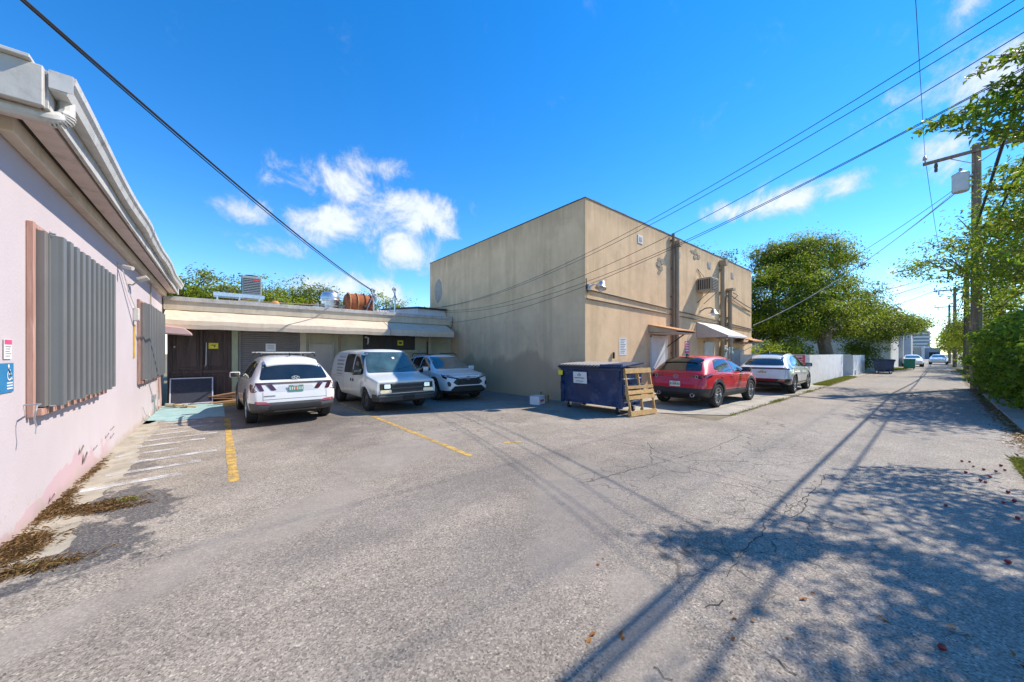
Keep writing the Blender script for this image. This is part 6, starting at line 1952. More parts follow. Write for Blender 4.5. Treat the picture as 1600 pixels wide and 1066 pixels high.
# ================================================================== BEYOND THE TAN BUILDING
wl = empty('white_garden_wall', (22.95, 4.08, 0), 0, 'white rendered yard wall with a red sign beside the silver crossover', 'wall')
MB().box(0, 10.0, 0, .16, 0, 1.56).build('front_panel', 'white_wall', wl)
MB().box(0, .16, .162, 3.1, 0, 1.58).build('side_panel', 'white_wall', wl)
sgn = empty('parking_sign', (22.94, 4.62, 1.15), 0, 'square red sign with pale lettering on the white yard wall', 'sign')
MB().box(-.012, 0, -.36, .36, -.36, .40).build('sign_plate', 'sign_red', sgn)
MB().box(-.0145, -.0125, -.26, .26, .26, .37).build('heading_band', 'canvas_pink', sgn)
for k in range(6): MB().box(-.0145, -.0125, -.29 + .03 * (k % 2), .29 - .04 * (k % 3), .16 - .09 * k, .20 - .09 * k).build('text_line', 'canvas_pink', sgn)
for yy in (-.17, .17): MB().box(-.017, -.0146, yy - .03, yy + .03, .20, .28).build('symbol', 'lamp_dark_red', sgn)
wl2 = empty('far_white_wall', (36.4, 3.95, 0), 0, 'second white yard wall further along past the tree trunk', 'wall')
MB().box(0, 6.6, 0, .16, 0, 1.5).build('front_panel', 'white_wall', wl2)
MB().box(0, .16, .162, 5, 0, 1.56).build('side_panel', 'white_wall', wl2)
MB().box(.8, 1.1, -.06, -.002, 0, .35).build('white_stub', 'door_white', wl2)
dumpster('far_blue_dumpster', 'blue dumpster standing beyond the second white wall', (42.0, 2.75, 0), math.radians(4), 2.1, 1.2, 1.05, 'dumpster_navy', full=False)
gb = empty('green_bin', (55.0, 1.75, 0), 0, 'teal green wheeled refuse bin far along the alley', 'bin', scale=.72)
MB().prism([(-.75, .15), (.75, .15), (.95, 1.35), (-.95, 1.35)], 'xz', -.55, .55).build('bin_body', 'green_plastic', gb, bevel=.04, seg=2)
MB().prism([(-1.0, 1.36), (1.0, 1.36), (.9, 1.5), (-.9, 1.5)], 'xz', -.6, .6).build('lid', 'green_plastic', gb, bevel=.03)
for sx in (-.6, .6):
    for sy in (-.4, .4): MB().lathe([(.0, -.03), (.09, -.03), (.09, .03), (0, .03)], 12, Matrix.Translation((sx, sy, .09)) @ Matrix.Rotation(math.radians(90), 4, 'X')).build('caster', 'tyre_rubber', gb)
# white two storey building
wb = empty('white_alley_building', (52, 2.95, 0), 0, 'plain white two storey building with pale corner pier along the alley', 'building')
MB().box(0, 14, 0, 14, 0, 4.1).build('wall', 'far_white', wb)
MB().box(13.2, 14.15, -.35, .9, 0, 4.6).build('corner_pier', 'door_white', wb)
MB().box(-.1, 13.19, -.1, 14, 4.1, 4.35).build('parapet', 'far_white', wb)
# tall grey block behind it and mid-rise with balconies
tbk = empty('grey_block', (100, 3.0, 0), 0, 'narrow grey block rising behind the white alley building', 'building')
MB().box(0, 8, 0, 10, 0, 7.5).build('wall', 'far_grey', tbk)
for k in range(2): MB().box(-.03, -.002, 2, 8, 1.6 + k * 3, 3 + k * 3).build('window', 'window_glass', tbk)
mr = empty('balcony_tower', (255, 5.4, 0), 0, 'distant white rounded apartment tower with balcony bands', 'building', scale=.52)
MB().lathe([(7, 0), (7, 23), (5, 23.2), (5, 25)], 20).build('wall', 'far_blue_grey', mr)
for k in range(7): MB().lathe([(7.1, 1.5 + 3.1 * k), (8.0, 1.5 + 3.1 * k), (8.0, 2.9 + 3.1 * k), (7.1, 2.9 + 3.1 * k)], 20, closed=True).build('balcony_band', 'far_white', mr)
MB().box(8.5, 18, -6, 6, 0, 20).build('wing', 'far_grey', mr)
fw = empty('far_end_building', (150, -6, 0), 0, 'low tan and grey building closing the end of the alley', 'building')
MB().box(0, 12, 8.2, 14, 0, 3.3).build('wall', 'far_tan', fw)
MB().box(1, 16, 5.2, 8.19, 0, 3.1).build('wall', 'far_blue_grey', fw)
MB().box(-.05, 12, 8.1, 14.1, 3.3, 3.6).build('parapet', 'far_white', fw)
MB().box(.95, .99, 5.5, 7.2, 0, 1.9).build('garage_opening', 'gap_dark', fw)
MB().box(-.04, -.002, 10, 12, .2, 2.3).build('door', 'far_brown', fw)
MB().box(-.25, -.06, 8.0, 8.6, 0, 3.4).build('corner_pier', 'far_white', fw)
# brown timber gate posts and fence on the right
for k, (X, Y, hgt) in enumerate(((50.5, -1.7, 2.6), (52.5, -1.75, 2.6))):
    f = empty('timber_fence_panel', (X, Y, 0), 0, ('brown timber fence panel nearer the dark trunk' if k == 0 else 'brown timber fence panel behind the nearer one'), 'fence', 'timber fence on the right of the alley')
    for i in range(9): MB().box(.2 * i, .2 * i + .185, -.02, .02, 0, hgt - .05 * (i % 2)).build('board', 'far_brown', f)
    MB().box(-.12, -.01, -.08, .08, 0, hgt + .1).build('post', 'far_brown', f)

# ================================================================== UTILITY POLES AND WIRES
def upole(X, Y, hgt, label, arm=None, trans=False, r=.17, zarm=None):
    e = empty('utility_pole', (X, Y, 0), 0, label, 'utility pole', 'wooden poles along the alley')
    MB().tube([(0, 0, -.2), (0, 0, hgt * .5), (0, 0, hgt)], [r, r * .88, r * .72], 14).build('shaft', 'pole_wood', e, smooth=True)
    if arm:
        z = zarm or hgt - .35
        a = MB().box(-.21, -.10, arm[0], arm[1], z - .07, z + .07).build('crossarm', 'pole_wood', e, bevel=.008)
        for yy in arm[2:]:
            MB().lathe([(.02, 0), (.02, .10), (.05, .12), (.09, .14), (.06, .17), (.09, .21), (.055, .25), (.07, .29), (.03, .33), (0, .33)], 14, Matrix.Translation((-.155, yy, z + .07))).build('insulator', 'insulator', a, smooth=True)
        for s in (-1, 1): MB().tube([(-.11, 0, z - .62), (-.14, s * .75, z - .08)], .018, 6).build('arm_brace', 'steel_dull', a)
        MB().lathe([(.0, 0), (.05, 0), (.06, .1), (.05, .2), (.07, .25), (.05, .42), (0, .44)], 12, Matrix.Translation((-.16, arm[1] - .42, z - .53))).build('cutout_fuse', 'grille_dark', a, smooth=True)
    if trans:
        z = hgt - 2.1
        t = MB().lathe([(0, 0), (.24, 0), (.27, .04), (.27, .80), (.285, .82), (.27, .86), (.15, .93), (0, .95)], 22, Matrix.Translation((-.10, .46, z))).build('transformer', 'transformer_grey', e, smooth=True)
        MB().lathe([(.05, 0), (.07, .05), (.045, .1), (.07, .15), (.04, .22), (0, .25)], 12, Matrix.Translation((-.1, .46, z + .92))).build('bushing', 'insulator', t, smooth=True)
        for zz in (.2, .65): MB().box(-.12, .12, .1, .24, z + zz, z + zz + .08).build('bracket', 'steel_dull', t)
    return e


upole(27.0, -1.2, 11.35, 'weathered wooden utility pole with crossarm and grey transformer can', (-1.9, 1.62, -1.75, -.7, 1.55), True, r=.19)
upole(44.0, -1.5, 8.5, 'second wooden pole further down the alley behind the hedge', (-1.0, 1.3, -.9, 1.2))
upole(66.0, -1.4, 9.4, 'third wooden pole down the alley with twin arms', (-.8, 1.6, -.7, 1.5))
upole(92.0, -1.4, 9.6, 'fourth wooden pole far down the alley', (-.8, 1.6, -.7, 1.5))
upole(8.2, -2.9, 9.8, 'wooden pole standing just right of the frame', (-1.2, 1.2, -1.0, 1.0))


def wire(name, p0, p1, s, r, label, m='cable_black', grp='overhead wires', n=24):
    o = MB().tube(sag(p0, p1, s, n), r, 6).build(name, m, None, smooth=True)
    return tag(o, label, 'wire', grp)


# primary over the alley: straight above the camera line
wire('primary_wire', (-40, .35, 11.3), (26.85, .35, 11.4), .35, .008, 'thin bare wire rising straight up from the near end of the crossarm')
wire('primary_wire', (26.85, .35, 11.4), (43.85, -.3, 8.6), .25, .010, 'thin wire running on from the crossarm to the second pole')
for k, (ya, yb2, z1, z2) in enumerate(((-2.6, -1.75, 11.4, 8.5), (-1.6, -1.2, 11.4, 8.5))):
    wire('primary_wire', (-40, ya, z1), (26.85, ya - .3, z1), .4, .006, ('thin bare wire on the roadside end of the crossarm, outer one', 'thin bare wire on the crossarm just right of the pole')[k])
# heavy communication bundles lower on the poles (their shadows run down the alley)
for k, (yy, z, r) in enumerate(((-.80, 6.2, .030), (-1.28, 6.6, .024))):
    wire('communication_cable', (-40, yy, z), (27.0, yy - .1, z - .1), .25, r, ('thick black communication cable slung lowest between the poles', 'thinner black communication cable above the thick one')[k])
    wire('communication_cable', (27.0, yy - .1, z - .1), (44, -1.3, z - .6), .2, r, ('thick black cable continuing past the transformer pole', 'thinner black cable continuing past the transformer pole')[k])
    wire('communication_cable', (44, -1.3, z - .6), (92, -1.3, z - .7), .3, r, ('thick cable strung along the far poles', 'thinner cable strung along the far poles')[k])
o = MB().tube([(2.2, -.80, 5.98), (2.6, -.80, 5.98), (7.7, -.80, 5.96), (8.1, -.80, 5.96)], [.02, .036, .036, .02], 8).build('cable_splice_sleeve', 'cable_black', None, smooth=True)
tag(o, 'fat black splice sleeve on the lowest communication cable overhead', 'cable')
# service drops from the out-of-frame pole to the back roofs, passing the tan wall
SD = [((8.98, 16.6, 4.09), (8.2, -2.3, 6.95), .90, 'service wire passing highest across the tan corner'), ((8.98, 17.33, 4.11), (8.2, -2.3, 6.75), .96, 'service wire second highest across the tan corner'),
      ((8.98, 17.6, 4.04), (8.2, -1.9, 6.35), 1.30, 'service wire third across the tan corner'), ((8.98, 17.65, 3.97), (8.2, -1.8, 5.8), 1.20, 'service wire fourth across the tan corner'), ((8.98, 17.63, 3.3), (8.2, -2.3, 5.95), 1.05, 'lowest service wire across the tan corner')]
for p0, p1, s, lb_ in SD:
    wire('service_wire', p0, p1, s, .0062, lb_, grp='service wires past the tan building')
# heavy twisted drop to the pink side of the lot
wire('service_cable', (M1.x - .1, 16.95, M1.z), (-3.45, 3.0, 5.70), .30, .017, 'heavy black service cable sweeping over the lot from the roof mast')
wire('service_cable', (M1.x - .1, 16.97, M1.z - .02), (-3.45, 3.05, 5.74), .36, .009, 'thin companion strand of the heavy cable over the lot')
ms = empty('service_mast', (-2.4, 3.0 + 2.0, 3.83), 0, 'service mast on the pink roof just left of the frame', 'mast')
ms.location = (-3.45, 4.9, 3.83)
MB().tube([(0, 0, 0), (0, 0, 1.6), (0, -1.9, 1.88)], .04, 8).build('pole', 'galvanised', ms, smooth=True)
# from the far corner of the tan building up to the transformer
wire('service_wire', (25.02, 7.12, 3.35), (26.9, -.75, 9.5), .6, .020, 'pale service wire climbing from the tan building to the transformer', 'cable_white')
wire('service_wire', (25.05, 7.1, 4.3), (26.9, -.76, 9.6), .4, .012, 'dark service wire from the tan building conduit to the transformer')
for k, (p0, p1, s, lb_) in enumerate((((36, 9, 4.6), (26.9, -.75, 9.4), .5, 'dark drop wire from the big tree to the transformer'), ((43.9, -.4, 7.9), (34, 9.5, 5.0), .4, 'drop wire from the second pole into the big tree'),
                                      ((43.9, -.4, 7.5), (40, 10, 4.6), .4, 'lower drop wire from the second pole into the big tree'), ((43.9, -.5, 6.9), (47, 8, 4.2), .3, 'lowest drop wire from the second pole over the far wall'),
                                      ((65.9, -.4, 7.6), (58, 8, 4.6), .4, 'drop wire from the third pole to the white building'))):
    wire('drop_wire', p0, p1, s, .016, lb_, grp='drop wires down the alley')

# ================================================================== VEGETATION
def leaves(name, C, size, m, parent, rng, up=0.5, out=None, aspect=.42, jitter=.35, quads=True):
    """C (n,3) leaf bases; each leaf a folded, drooping blade of two quads' worth of triangles"""
    n = len(C)
    nrm = rng.normal(size=(n, 3)); nrm[:, 2] += up * 2.2
    if out is not None: nrm += out * .9
    nrm /= np.linalg.norm(nrm, axis=1, keepdims=True)
    d = rng.normal(size=(n, 3)); d -= (d * nrm).sum(1, keepdims=True) * nrm
    d /= np.linalg.norm(d, axis=1, keepdims=True)
    s = np.cross(nrm, d)
    L = size * (1 + jitter * rng.uniform(-1, 1, size=(n, 1)))
    w = L * aspect
    fold = L * .10
    V = np.stack([C, C + d * L * .42 + s * w * .5 + nrm * fold, C + d * L - nrm * L * .12, C + d * L * .42 - s * w * .5 + nrm * fold], axis=1).reshape(-1, 3)
    k = np.arange(n)[:, None] * 4
    F = np.concatenate([k + np.array([[0, 2, 1]]), k + np.array([[0, 3, 2]])], axis=1).reshape(-1, 3)
    return fast_mesh(name, V, F, m, parent)


def crown_points(rng, blobs, clumps, per, rc, flat=.6, shell=.45):
    """leaf positions grouped in clumps spread through ellipsoids"""
    vol = np.array([b[3] * b[4] * b[5] for b in blobs]) ** .75
    pick = rng.choice(len(blobs), size=clumps, p=vol / vol.sum())
    B = np.array(blobs)[pick]
    u = rng.normal(size=(clumps, 3)); u /= np.linalg.norm(u, axis=1, keepdims=True)
    r = shell + (1 - shell) * rng.uniform(0, 1, size=(clumps, 1)) ** .6
    r *= 1 + .16 * rng.normal(size=(clumps, 1))
    cc = B[:, :3] + u * r * B[:, 3:6]
    pts = np.repeat(cc, per, axis=0)
    off = rng.normal(size=(len(pts), 3)) * rc * rng.uniform(.5, 1.15, size=(clumps, 1)).repeat(per, axis=0)
    off[:, 2] *= flat
    out = np.repeat(u, per, axis=0) * .6 + off / (np.linalg.norm(off, axis=1, keepdims=True) + 1e-6) * .5
    return pts + off, out, cc


def limb(b, p0, p1, r0, r1, rng, bend=.12, n=6):
    p0, p1 = np.array(p0, float), np.array(p1, float)
    L = np.linalg.norm(p1 - p0)
    pts = []
    j = rng.normal(size=(n + 1, 3)) * bend * L * .35
    for i in range(n + 1):
        t = i / n
        q = p0 + (p1 - p0) * t + j[i] * math.sin(math.pi * t) + np.array([0, 0, bend * L * math.sin(math.pi * t)])
        pts.append(tuple(q))
    b.tube(pts, [r0 + (r1 - r0) * i / n for i in range(n + 1)], 7, cap=False)


def tree(name, label, base, htrunk, rtrunk, blobs, clumps, per, rc, leaf, mats, seed, group=None, up=.5, nl=26, bark='bark', cat='tree', shell=.45, trunk_lean=(0, 0)):
    rng = np.random.default_rng(seed)
    e = empty(name, base, 0, label, cat, group)
    bb = [(b[0] - base[0], b[1] - base[1], b[2] - base[2], *b[3:]) for b in blobs]
    P, O, cc = crown_points(rng, bb, clumps, per, rc, shell=shell)
    keep = P[:, 2] > .15
    P, O = P[keep], O[keep]
    lab = rng.choice(len(mats), size=len(bb))
    which = rng.integers(0, len(mats), size=clumps).repeat(per)[keep]
    for i, m in enumerate(mats):
        sel = which == i
        if sel.any(): leaves('crown', P[sel], leaf, m, e, rng, up, O[sel])
    b = MB()
    top = (trunk_lean[0], trunk_lean[1], htrunk)
    limb(b, (0, 0, -.1), top, rtrunk, rtrunk * .72, rng, .05, 8)
    tr = b.build('trunk', bark, e, smooth=True)
    b = MB()
    mids = [bb[i % len(bb)] for i in range(min(len(bb), 8))]
    forks = []
    for q in mids:
        f = np.array(q[:3]) * .55 + np.array(top) * .45
        limb(b, top, f, rtrunk * .55, rtrunk * .3, rng, .08); forks.append(f)
    for c in cc[rng.choice(len(cc), size=min(nl, len(cc)), replace=False)]:
        f = min(forks, key=lambda q: np.linalg.norm(q - c))
        limb(b, f, c, rtrunk * .24, .012, rng, .12)
    b.build('limbs', bark, e, smooth=True)
    return e


# --- the big tree behind the white yard wall and its neighbours
G = 'trees beyond the tan building'
tree('shade_tree', 'big yellow-green shade tree with thick trunk behind the white walls', (34.9, 5.3, 0), 3.2, .5,
     [(35, 8, 6.2, 3.6, 3.2, 2.6), (38.5, 6.4, 9.2, 2.8, 2.6, 2.3), (41.5, 5.2, 5.6, 3.2, 2.6, 2.6), (45, 4.0, 4.6, 3.2, 2.0, 1.7), (36.5, 5.4, 4.2, 3.0, 2.2, 1.6), (33, 7.6, 4.2, 2.6, 2.4, 1.9), (49, 2.6, 4.4, 2.8, 1.4, .9), (53, 1.6, 4.5, 3.0, 1.3, .8), (50, 3.4, 3.4, 2.6, 1.2, .8), (40, 8, 10.6, 2.2, 2.0, 1.3)],
     1150, 100, .46, .175, ['leaf_yellow_green', 'leaf_mid_green', 'leaf_yellow_green', 'leaf_dark_green'], 1, G)
tree('dark_tree', 'dark green tree rising behind the tan building', (33, 15, 0), 4.0, .4,
     [(32.8, 14, 6.5, 3.8, 4, 3.2), (35, 15, 8.2, 4.4, 4, 3.2), (35, 17.5, 7.4, 4.5, 4, 2.8), (34, 12, 4.6, 4.5, 3, 2.6), (29.5, 11.5, 4.0, 2.4, 2, 2.0)],
     480, 105, .62, .21, ['leaf_dark_green', 'leaf_dark_green', 'leaf_mid_green'], 2, G)
tree('vine_tree', 'tall olive tree top hung with dry vines at the middle of the clump', (39, 9.5, 0), 6.0, .35,
     [(38, 9.2, 9.4, 1.9, 1.7, 2.4), (40, 9.0, 10.2, 2.0, 1.6, 1.5)], 170, 60, .40, .20, ['leaf_olive', 'leaf_mid_green'], 3, G)
tree('low_shrub', 'low yellow-green shrub showing over the white yard wall', (28, 7.4, 0), .5, .08, [(27, 7.2, 1.7, 2.0, 1.0, .7), (30, 7.0, 1.7, 2.2, 1.0, .7), (33, 6.6, 1.8, 2.0, 1.0, .8)], 110, 40, .28, .17, ['leaf_yellow_green', 'leaf_mid_green'], 4, cat='shrub', nl=10)
tree('round_shrub', 'rounded dark shrub between the second white wall and the blue dumpster', (45.6, 4.4, 0), .6, .12, [(45.6, 4.4, 1.7, 1.8, 1.2, 1.5)], 90, 50, .35, .18, ['leaf_dark_green', 'leaf_mid_green'], 6, cat='shrub', nl=8)

# --- trees over the back roof
for k, (u, v, Y, rx, rz, sd, lab) in enumerate(((345, 455, 30, 3.0, 1.5, 11, 'olive tree behind the back building, left of the rooftop condenser'), (300, 465, 31, 2.6, 1.2, 12, 'low olive tree behind the back building by the pink roof'),
                                         (445, 472, 31, 2.8, 1.4, 13, 'thin olive tree behind the back building, right of the condenser'), (490, 470, 32, 2.4, 1.5, 14, 'sparse olive tree behind the mushroom vent'),
                                         (595, 482, 33, 3.2, 1.6, 15, 'olive tree behind the rusty fan and the service masts'))):
    q = on_y(u, v, Y)
    tree('olive_tree', lab, (q.x, Y, 0), q.z - rz * .8, .18, [(q.x, Y, q.z - rz * .2, rx, 2.0, rz), (q.x - rx * .6, Y + .5, q.z - rz * .7, rx * .7, 1.6, rz * .8), (q.x + rx * .6, Y - .3, q.z - rz * .7, rx * .7, 1.6, rz * .8)],
         230, 50, .36, .19, ['leaf_olive', 'leaf_yellow_green'] if k % 2 == 0 else ['leaf_olive', 'leaf_mid_green'], sd, 'trees behind the back building', nl=22)

# --- right side: trees along the alley
G2 = 'trees on the right of the alley'
tree('pole_tree', 'loose leafy tree growing round the transformer pole', (22.2, -3.0, 0), 3.6, .16,
     [(21.6, -2.4, 6.6, 2.6, 1.6, 1.5), (19.6, -1.7, 5.4, 2.2, 1.2, 1.4), (24, -1.9, 6.1, 2.4, 1.5, 1.7), (22.6, -2.1, 4.5, 2.6, 1.2, 1.2), (20.2, -2.4, 7.0, 1.9, 1.2, 1.4), (25.8, -.4, 6.2, 1.8, 1.0, .8), (27.5, .6, 5.9, 1.6, .7, .5), (18.9, -2.1, 4.6, 1.6, .9, 1.2), (23.5, -1.2, 5.0, 2.2, .8, .9), (26.0, -1.6, 4.4, 2.0, .9, 1.0)],
     400, 34, .34, .15, ['leaf_mid_green', 'leaf_hedge', 'leaf_yellow_green'], 21, G2, nl=60, shell=.3)
tree('alley_tree', 'small tree overhanging the alley before the far fence', (52, -3.4, 0), 2.6, .14, [(52, -2.4, 4.0, 3.2, 1.8, 1.5), (57, -1.7, 3.4, 3.4, 1.4, 1.3), (48.5, -2.4, 3.4, 2.4, 1.3, 1.3), (63, -1.5, 3.2, 3.4, 1.3, 1.5), (70, -1.6, 3.2, 4, 1.4, 1.7)], 330, 60, .40, .17, ['leaf_yellow_green', 'leaf_mid_green', 'leaf_olive'], 22, G2)
tree('far_alley_tree', 'far rounded tree on the right at the alley end', (80, -4.2, 0), 2.8, .2, [(78, -3.4, 4.2, 4.0, 2.2, 2.2), (84, -3.4, 3.8, 4, 2.2, 2.0), (73, -3.4, 2.8, 3, 1.4, 1.6)], 150, 40, .55, .26, ['leaf_yellow_green', 'leaf_mid_green'], 23, G2)
tree('dark_trunk_tree', 'slim dark trunked tree leaning by the fence', (40.5, -2.5, 0), 4.6, .15, [(40.5, -2.6, 5.3, 2.0, 1.2, 1.2), (42.5, -2.6, 4.8, 1.8, 1.2, 1.2)], 80, 46, .36, .18, ['leaf_olive', 'leaf_mid_green'], 24, G2, bark='pole_wood')
for k, (X, Y, h_, lab) in enumerate(((176, -9, 6.5, 'distant tree right of the end of the alley'), (186, 12, 7.0, 'distant tree left of the end of the alley'), (120, -6, 6.0, 'leafy tree past the far sedan on the right'))):
    tree('distant_tree', lab, (X, Y, 0), h_ * .4, .25, [(X, Y, h_ * .62, 5, 5, h_ * .38), (X + 3, Y - 4, h_ * .5, 4, 4, h_ * .34)], 90, 34, .9, .5, ['leaf_mid_green', 'leaf_dark_green'], 61 + k, 'distant trees at the alley end', nl=10)
# the near tree stands right of the frame; only its branch tips reach into view
NT_ = tree('overhanging_tree', 'near tree right of the frame whose leafy branch tips reach into view', (9.0, -3.9, 0), 3.0, .2,
     [(6.6, -2.1, 5.2, 1.5, 1.05, .95), (8.4, -2.4, 5.0, 1.5, 1.1, 1.0), (9.6, -1.75, 4.0, 1.1, .62, .75), (5.6, -1.9, 6.0, 1.2, .9, .8), (7.3, -1.75, 4.2, 1.0, .7, .6), (4.6, -2.3, 5.0, 1.0, .8, .7), (8.9, -3.4, 5.6, 1.8, 1.2, 1.1)],
     400, 54, .24, .105, ['leaf_hedge', 'leaf_mid_green'], 31, G2, nl=70, shell=.2)


def spray(parent, P0, P1, n_side, leaf, rng, m, droop=.1):
    """a twig with side twigs carrying single leaves on short stalks"""
    loc = np.array(parent.location)
    P0, P1 = np.array(P0) - loc, np.array(P1) - loc
    b = MB()
    main = [P0 + (P1 - P0) * t - np.array([0, 0, droop * t * t]) + rng.normal(size=3) * .02 for t in np.linspace(0, 1, 9)]
    b.tube([tuple(p) for p in main], [.014 - .0013 * i for i in range(9)], 6)
    pts = []
    ax = (P1 - P0) / np.linalg.norm(P1 - P0)
    side = np.cross(ax, [0, 0, 1]); side /= np.linalg.norm(side)
    for i in range(n_side):
        t = .15 + .85 * i / n_side
        o = P0 + (P1 - P0) * t - np.array([0, 0, droop * t * t])
        ln = (.42 - .28 * t) * rng.uniform(.6, 1.2)
        dirn = ax * .75 + side * (1 if i % 2 else -1) * rng.uniform(.3, .8) + np.array([0, 0, rng.uniform(-.35, .45)])
        dirn /= np.linalg.norm(dirn)
        e = o + dirn * ln
        b.tube([tuple(o), tuple((o + e) / 2 + rng.normal(size=3) * .01), tuple(e)], [.006, .004, .003], 5)
        k = int(ln / .035) + 3
        for j in range(k): pts.append(o + dirn * ln * (j + 1) / k + rng.normal(size=3) * .028)
    b.build('branch', 'bark', parent, smooth=True)
    leaves('foliage', np.array(pts), leaf, m, parent, rng, .35, None, .46)


rng = np.random.default_rng(77)
def at_depth(u, v, d):
    r = (u - U0) / FPX
    return np.array([d * (S_ * r + C_), d * (-C_ * r + S_), CAMH + (V0 - v) / FPX * d])
for (u0, v0, d0, u1, v1, d1, ns) in ((1680, 60, 4.9, 1512, 108, 4.7, 12), (1700, 150, 4.6, 1435, 190, 4.6, 30), (1690, 120, 4.8, 1470, 175, 4.8, 26), (1700, 210, 4.5, 1500, 190, 4.4, 26), (1680, 120, 4.6, 1540, 128, 4.5, 16),
                                     (1700, 190, 5.0, 1540, 212, 4.9, 18), (1700, 70, 4.7, 1570, 75, 4.5, 10), (1700, 330, 5.2, 1585, 262, 5.0, 14), (1700, 300, 5.6, 1545, 285, 5.5, 24), (1700, 380, 5.6, 1560, 330, 5.5, 24), (1700, 420, 5.8, 1570, 380, 5.6, 22), (1690, 340, 6.3, 1520, 350, 6.2, 24), (1690, 260, 6.3, 1560, 255, 6.2, 18)):
    spray(NT_, at_depth(u0, v0, d0), at_depth(u1, v1, d1), ns, .095, rng, 'leaf_hedge' if ns % 4 else 'leaf_mid_green')

# --- hedge on the right edge of the alley
rng = np.random.default_rng(5)
HG = empty('leafy_hedge', (14, -1.9, 0), 0, 'tall leafy green hedge overhanging the kerb on the right', 'hedge')
bl = []
for i in range(20):
    X = 15.0 + i * .62
    f = min(1.0, i / 16)
    top = 2.85 + .18 * math.sin(i * 1.9) - (.35 if i < 2 else 0)
    yc = -2.35 + .30 * f
    bl += [(X, yc + .12 * math.sin(i * 2.3), top - .65, .8, 1.0, .70), (X, yc + .08 + .12 * math.sin(i * 3.1), 1.35, .85, 1.02, .8), (X, yc - .05, .55, .8, .95, .55)]
bl = [(b[0] - 14, b[1] + 1.9, *b[2:]) for b in bl]
P, O, cc = crown_points(rng, bl, 1250, 54, .17, shell=.55)
k = P[:, 2] > .06
P, O = P[k], O[k]
sel = rng.uniform(size=len(P)) < .82
leaves('foliage', P[sel], .14, 'leaf_hedge', HG, rng, .25, O[sel], .5)
leaves('foliage', P[~sel], .12, 'leaf_dark_green', HG, rng, .25, O[~sel], .5)
b = MB()
for i in range(34):
    X = .9 + i * .36
    limb(b, (X, -.4 + .2 * math.sin(i * 2.0), 0), (X + rng.uniform(-.4, .4), -.3 + rng.uniform(-.4, .5), rng.uniform(1.4, 2.2)), .03, .01, rng, .06)
b.build('stems', 'bark', HG, smooth=True)
HG2 = empty('far_hedge', (30, -2.4, 0), 0, 'lower hedge continuing beyond the transformer pole', 'hedge')
bl = [(X - 30, -.25 + .2 * math.sin(X), 1.0 + .3 * math.sin(X * 1.7), .9, .9, .8 + .2 * math.sin(X * 1.7)) for X in np.arange(28.4, 40, .9)]
P, O, cc = crown_points(rng, bl, 260, 44, .24, shell=.5)
k = P[:, 2] > .1
leaves('foliage', P[k], .16, 'leaf_hedge', HG2, rng, .25, O[k], .5)
b = MB()
for i in range(16): limb(b, (-6.4 + i * .9, -.3, 0), (-6.2 + i * .9, -.2, 1.3), .03, .01, rng, .06)
b.build('stems', 'bark', HG2, smooth=True)


# --- litter, grass, straw
def scatter(name, m, pts, size, label=None, up=1.6, aspect=.3):
    rg = np.random.default_rng(len(pts))
    o = leaves(name, np.array(pts), size, m, None, rg, up, None, aspect, .5)
    o['kind'] = 'stuff'
    if label: tag(o, label, 'litter')
    return o


rg = np.random.default_rng(9)
pts = []
# straw drift against the pink wall: denser in a few heaps
for (u, v, sx, sy, n, h) in ((40, 810, .07, .28, 2600, .03), (20, 862, .09, .15, 2600, .04), (75, 800, .06, .18, 1500, .02), (140, 795, .16, .06, 900, .02), (95, 775, .05, .14, 700, .02), (170, 797, .16, .03, 350, .01), (135, 742, .04, .30, 700, .02), (30, 895, .16, .05, 700, .02), (150, 726, .04, .25, 300, .02)):
    c = on_g(u, v)
    q = np.stack([c.x + rg.normal(size=n) * sx, c.y + rg.normal(size=n) * sy, .008 + np.abs(rg.normal(size=n)) * h * .5], axis=1)
    pts.append(q[q[:, 0] > PX + .02])
scatter('pine_straw', 'straw', np.concatenate(pts), .055, 'brown pine straw and leaf litter drifted along the pink wall', 1.6, .07)
# curled flakes of paint standing off the foot of the pink wall
r8 = random.Random(2)
for k in range(7):
    y0_ = 5.9 + r8.uniform(0, 3.0); z0_ = r8.uniform(.05, .38)
    b = MB()
    w, h_ = r8.uniform(.03, .10), r8.uniform(.06, .16)
    b.add([(PX + .002, y0_, z0_), (PX + .002, y0_ + w, z0_), (PX + .03, y0_ + w * .8, z0_ + h_), (PX + .045, y0_ + w * .3, z0_ + h_ * .9), (PX + .008, y0_, z0_), (PX + .008, y0_ + w, z0_), (PX + .036, y0_ + w * .8, z0_ + h_), (PX + .051, y0_ + w * .3, z0_ + h_ * .9)],
          [(0, 1, 2, 3), (7, 6, 5, 4), (0, 4, 5, 1), (1, 5, 6, 2), (2, 6, 7, 3), (3, 7, 4, 0)])
    b.build('paint_flake', 'sandy_concrete' if k % 3 == 0 else 'pink_wall', PB)
# kerbside leaf litter on the right
q = np.stack([rg.uniform(6.8, 26, 5200), -1.05 + rg.normal(size=5200) * .13 - .10, .01 + rg.uniform(0, .02, 5200)], axis=1)
scatter('kerb_leaf_litter', 'straw', q, .06, 'dry leaf litter along the right edge of the alley', 1.8, .5)
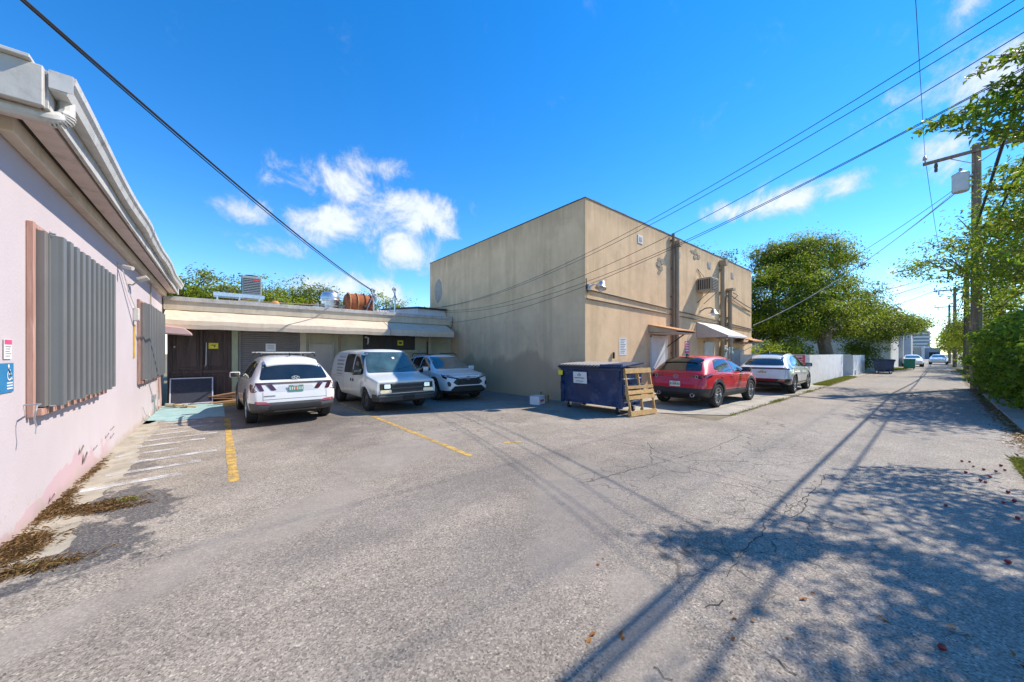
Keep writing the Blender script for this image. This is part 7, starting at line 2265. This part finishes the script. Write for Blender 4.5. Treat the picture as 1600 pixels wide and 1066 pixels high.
# fallen leaves on the alley
q = []
for (u, v, n, s) in ((1260, 935, 3, .05), (1235, 1000, 1, .01), (970, 995, 2, .03), (915, 993, 3, .04), (1140, 985, 2, .03), (1160, 968, 3, .05), (1370, 965, 2, .02), (1467, 972, 3, .05), (1530, 1010, 4, .06), (1590, 1032, 3, .04), (1280, 757, 3, .1), (940, 873, 2, .06)):
    c = on_g(u, v)
    for k in range(n): q.append((c.x + rg.normal() * s, c.y + rg.normal() * s, .008))
scatter('fallen_leaf', 'dry_leaf', q, .036, 'a few fallen rust coloured leaves on the alley', 1.6, .55)
b = MB()
r9 = random.Random(6)
for (u, v) in [(1472, 1026 - 10), (1575, 881), (1503, 722), (1515, 723), (1521, 730), (1532, 752), (1547, 747), (1564, 729), (1570, 736), (1575, 771), (1478, 792), (1585, 785), (1509, 740), (1540, 755), (1556, 738), (1590, 812), (1568, 787), (1537, 735)]:
    c = on_g(u, v); rr = r9.uniform(.013, .02)
    b.lathe([(0, 0), (rr * .8, rr * .3), (rr, rr), (rr * .7, rr * 1.7), (0, rr * 1.9)], 7, Matrix.Translation((c.x, c.y, .001)))
o = b.build('fallen_berry', 'berry_red', None, smooth=True)
o['kind'] = 'stuff'; tag(o, 'small dark red fallen fruits scattered on the right of the alley', 'fruit')
# grass and weeds
def grass(name, pts, h_, label):
    P = np.array(pts)
    rg2 = np.random.default_rng(len(P))
    n = len(P)
    a = rg2.uniform(0, 6.28, n)
    d = np.stack([np.cos(a), np.sin(a), np.zeros(n)], 1)
    H = h_ * rg2.uniform(.4, 1.2, (n, 1))
    lean = rg2.normal(size=(n, 3)) * .4; lean[:, 2] = 1
    V = np.stack([P - d * .006, P + d * .006, P + lean * H * .6 + d * .003, P + lean * H * 1.0 + lean * np.array([.25, .25, -.1]) * H], 1).reshape(-1, 3)
    k = np.arange(n)[:, None] * 4
    F = np.concatenate([k + np.array([[0, 1, 2]]), k + np.array([[0, 2, 3]])], 1).reshape(-1, 3)
    o = fast_mesh(name, V, F, 'grass_blade')
    o['kind'] = 'stuff'
    return tag(o, label, 'grass')


q = []
for i in range(5200):
    X = rg.uniform(10.4, 24) if i % 3 else rg.uniform(10.4, 16)
    if rg.uniform() > .12 + .5 * max(0, math.sin(X * 2.7) + math.sin(X * 1.3 + 1) + .4 * math.sin(X * 7)): continue
    q.append((X, 3.47 + rg.normal() * (.03 + .05 * rg.uniform()), .004))
grass('apron_weeds', q, .055, 'thin weeds growing along the edge of the concrete apron')
q = np.stack([rg.uniform(23.5, 33.5, 16000), 4.04 - np.abs(rg.normal(size=16000)) * .34, np.full(16000, .004)], 1)
q = q[q[:, 1] > 3.46]
grass('yard_wall_grass', q, .10, 'strip of yellow-green grass at the foot of the white yard wall')
q = np.stack([rg.uniform(6.6, 9.5, 9000), -.74 - np.abs(rg.normal(size=9000)) * .35, np.full(9000, .0)], 1)
q2 = np.stack([rg.uniform(11, 60, 9000), -1.25 - np.abs(rg.normal(size=9000)) * .3, np.full(9000, .0)], 1)
grass('verge_grass', np.concatenate([q, q2]), .07, 'dry grass verge on the right side of the alley')
q = np.stack([rg.uniform(50, 57, 5000), 2.9 - np.abs(rg.normal(size=5000)) * .45, np.full(5000, .0)], 1)
grass('bin_grass', q, .12, 'grass patch around the far green bin')
q = []
for (u, v, n) in ((190, 785, 160), (75, 885, 110), (45, 888, 70), (200, 780, 60)):
    c = on_g(u, v)
    for k in range(n): q.append((c.x + rg.normal() * .05, c.y + rg.normal() * .02, .004))
grass('lot_weeds', q, .03, 'tiny green weeds in the cracked tar near the pink wall')
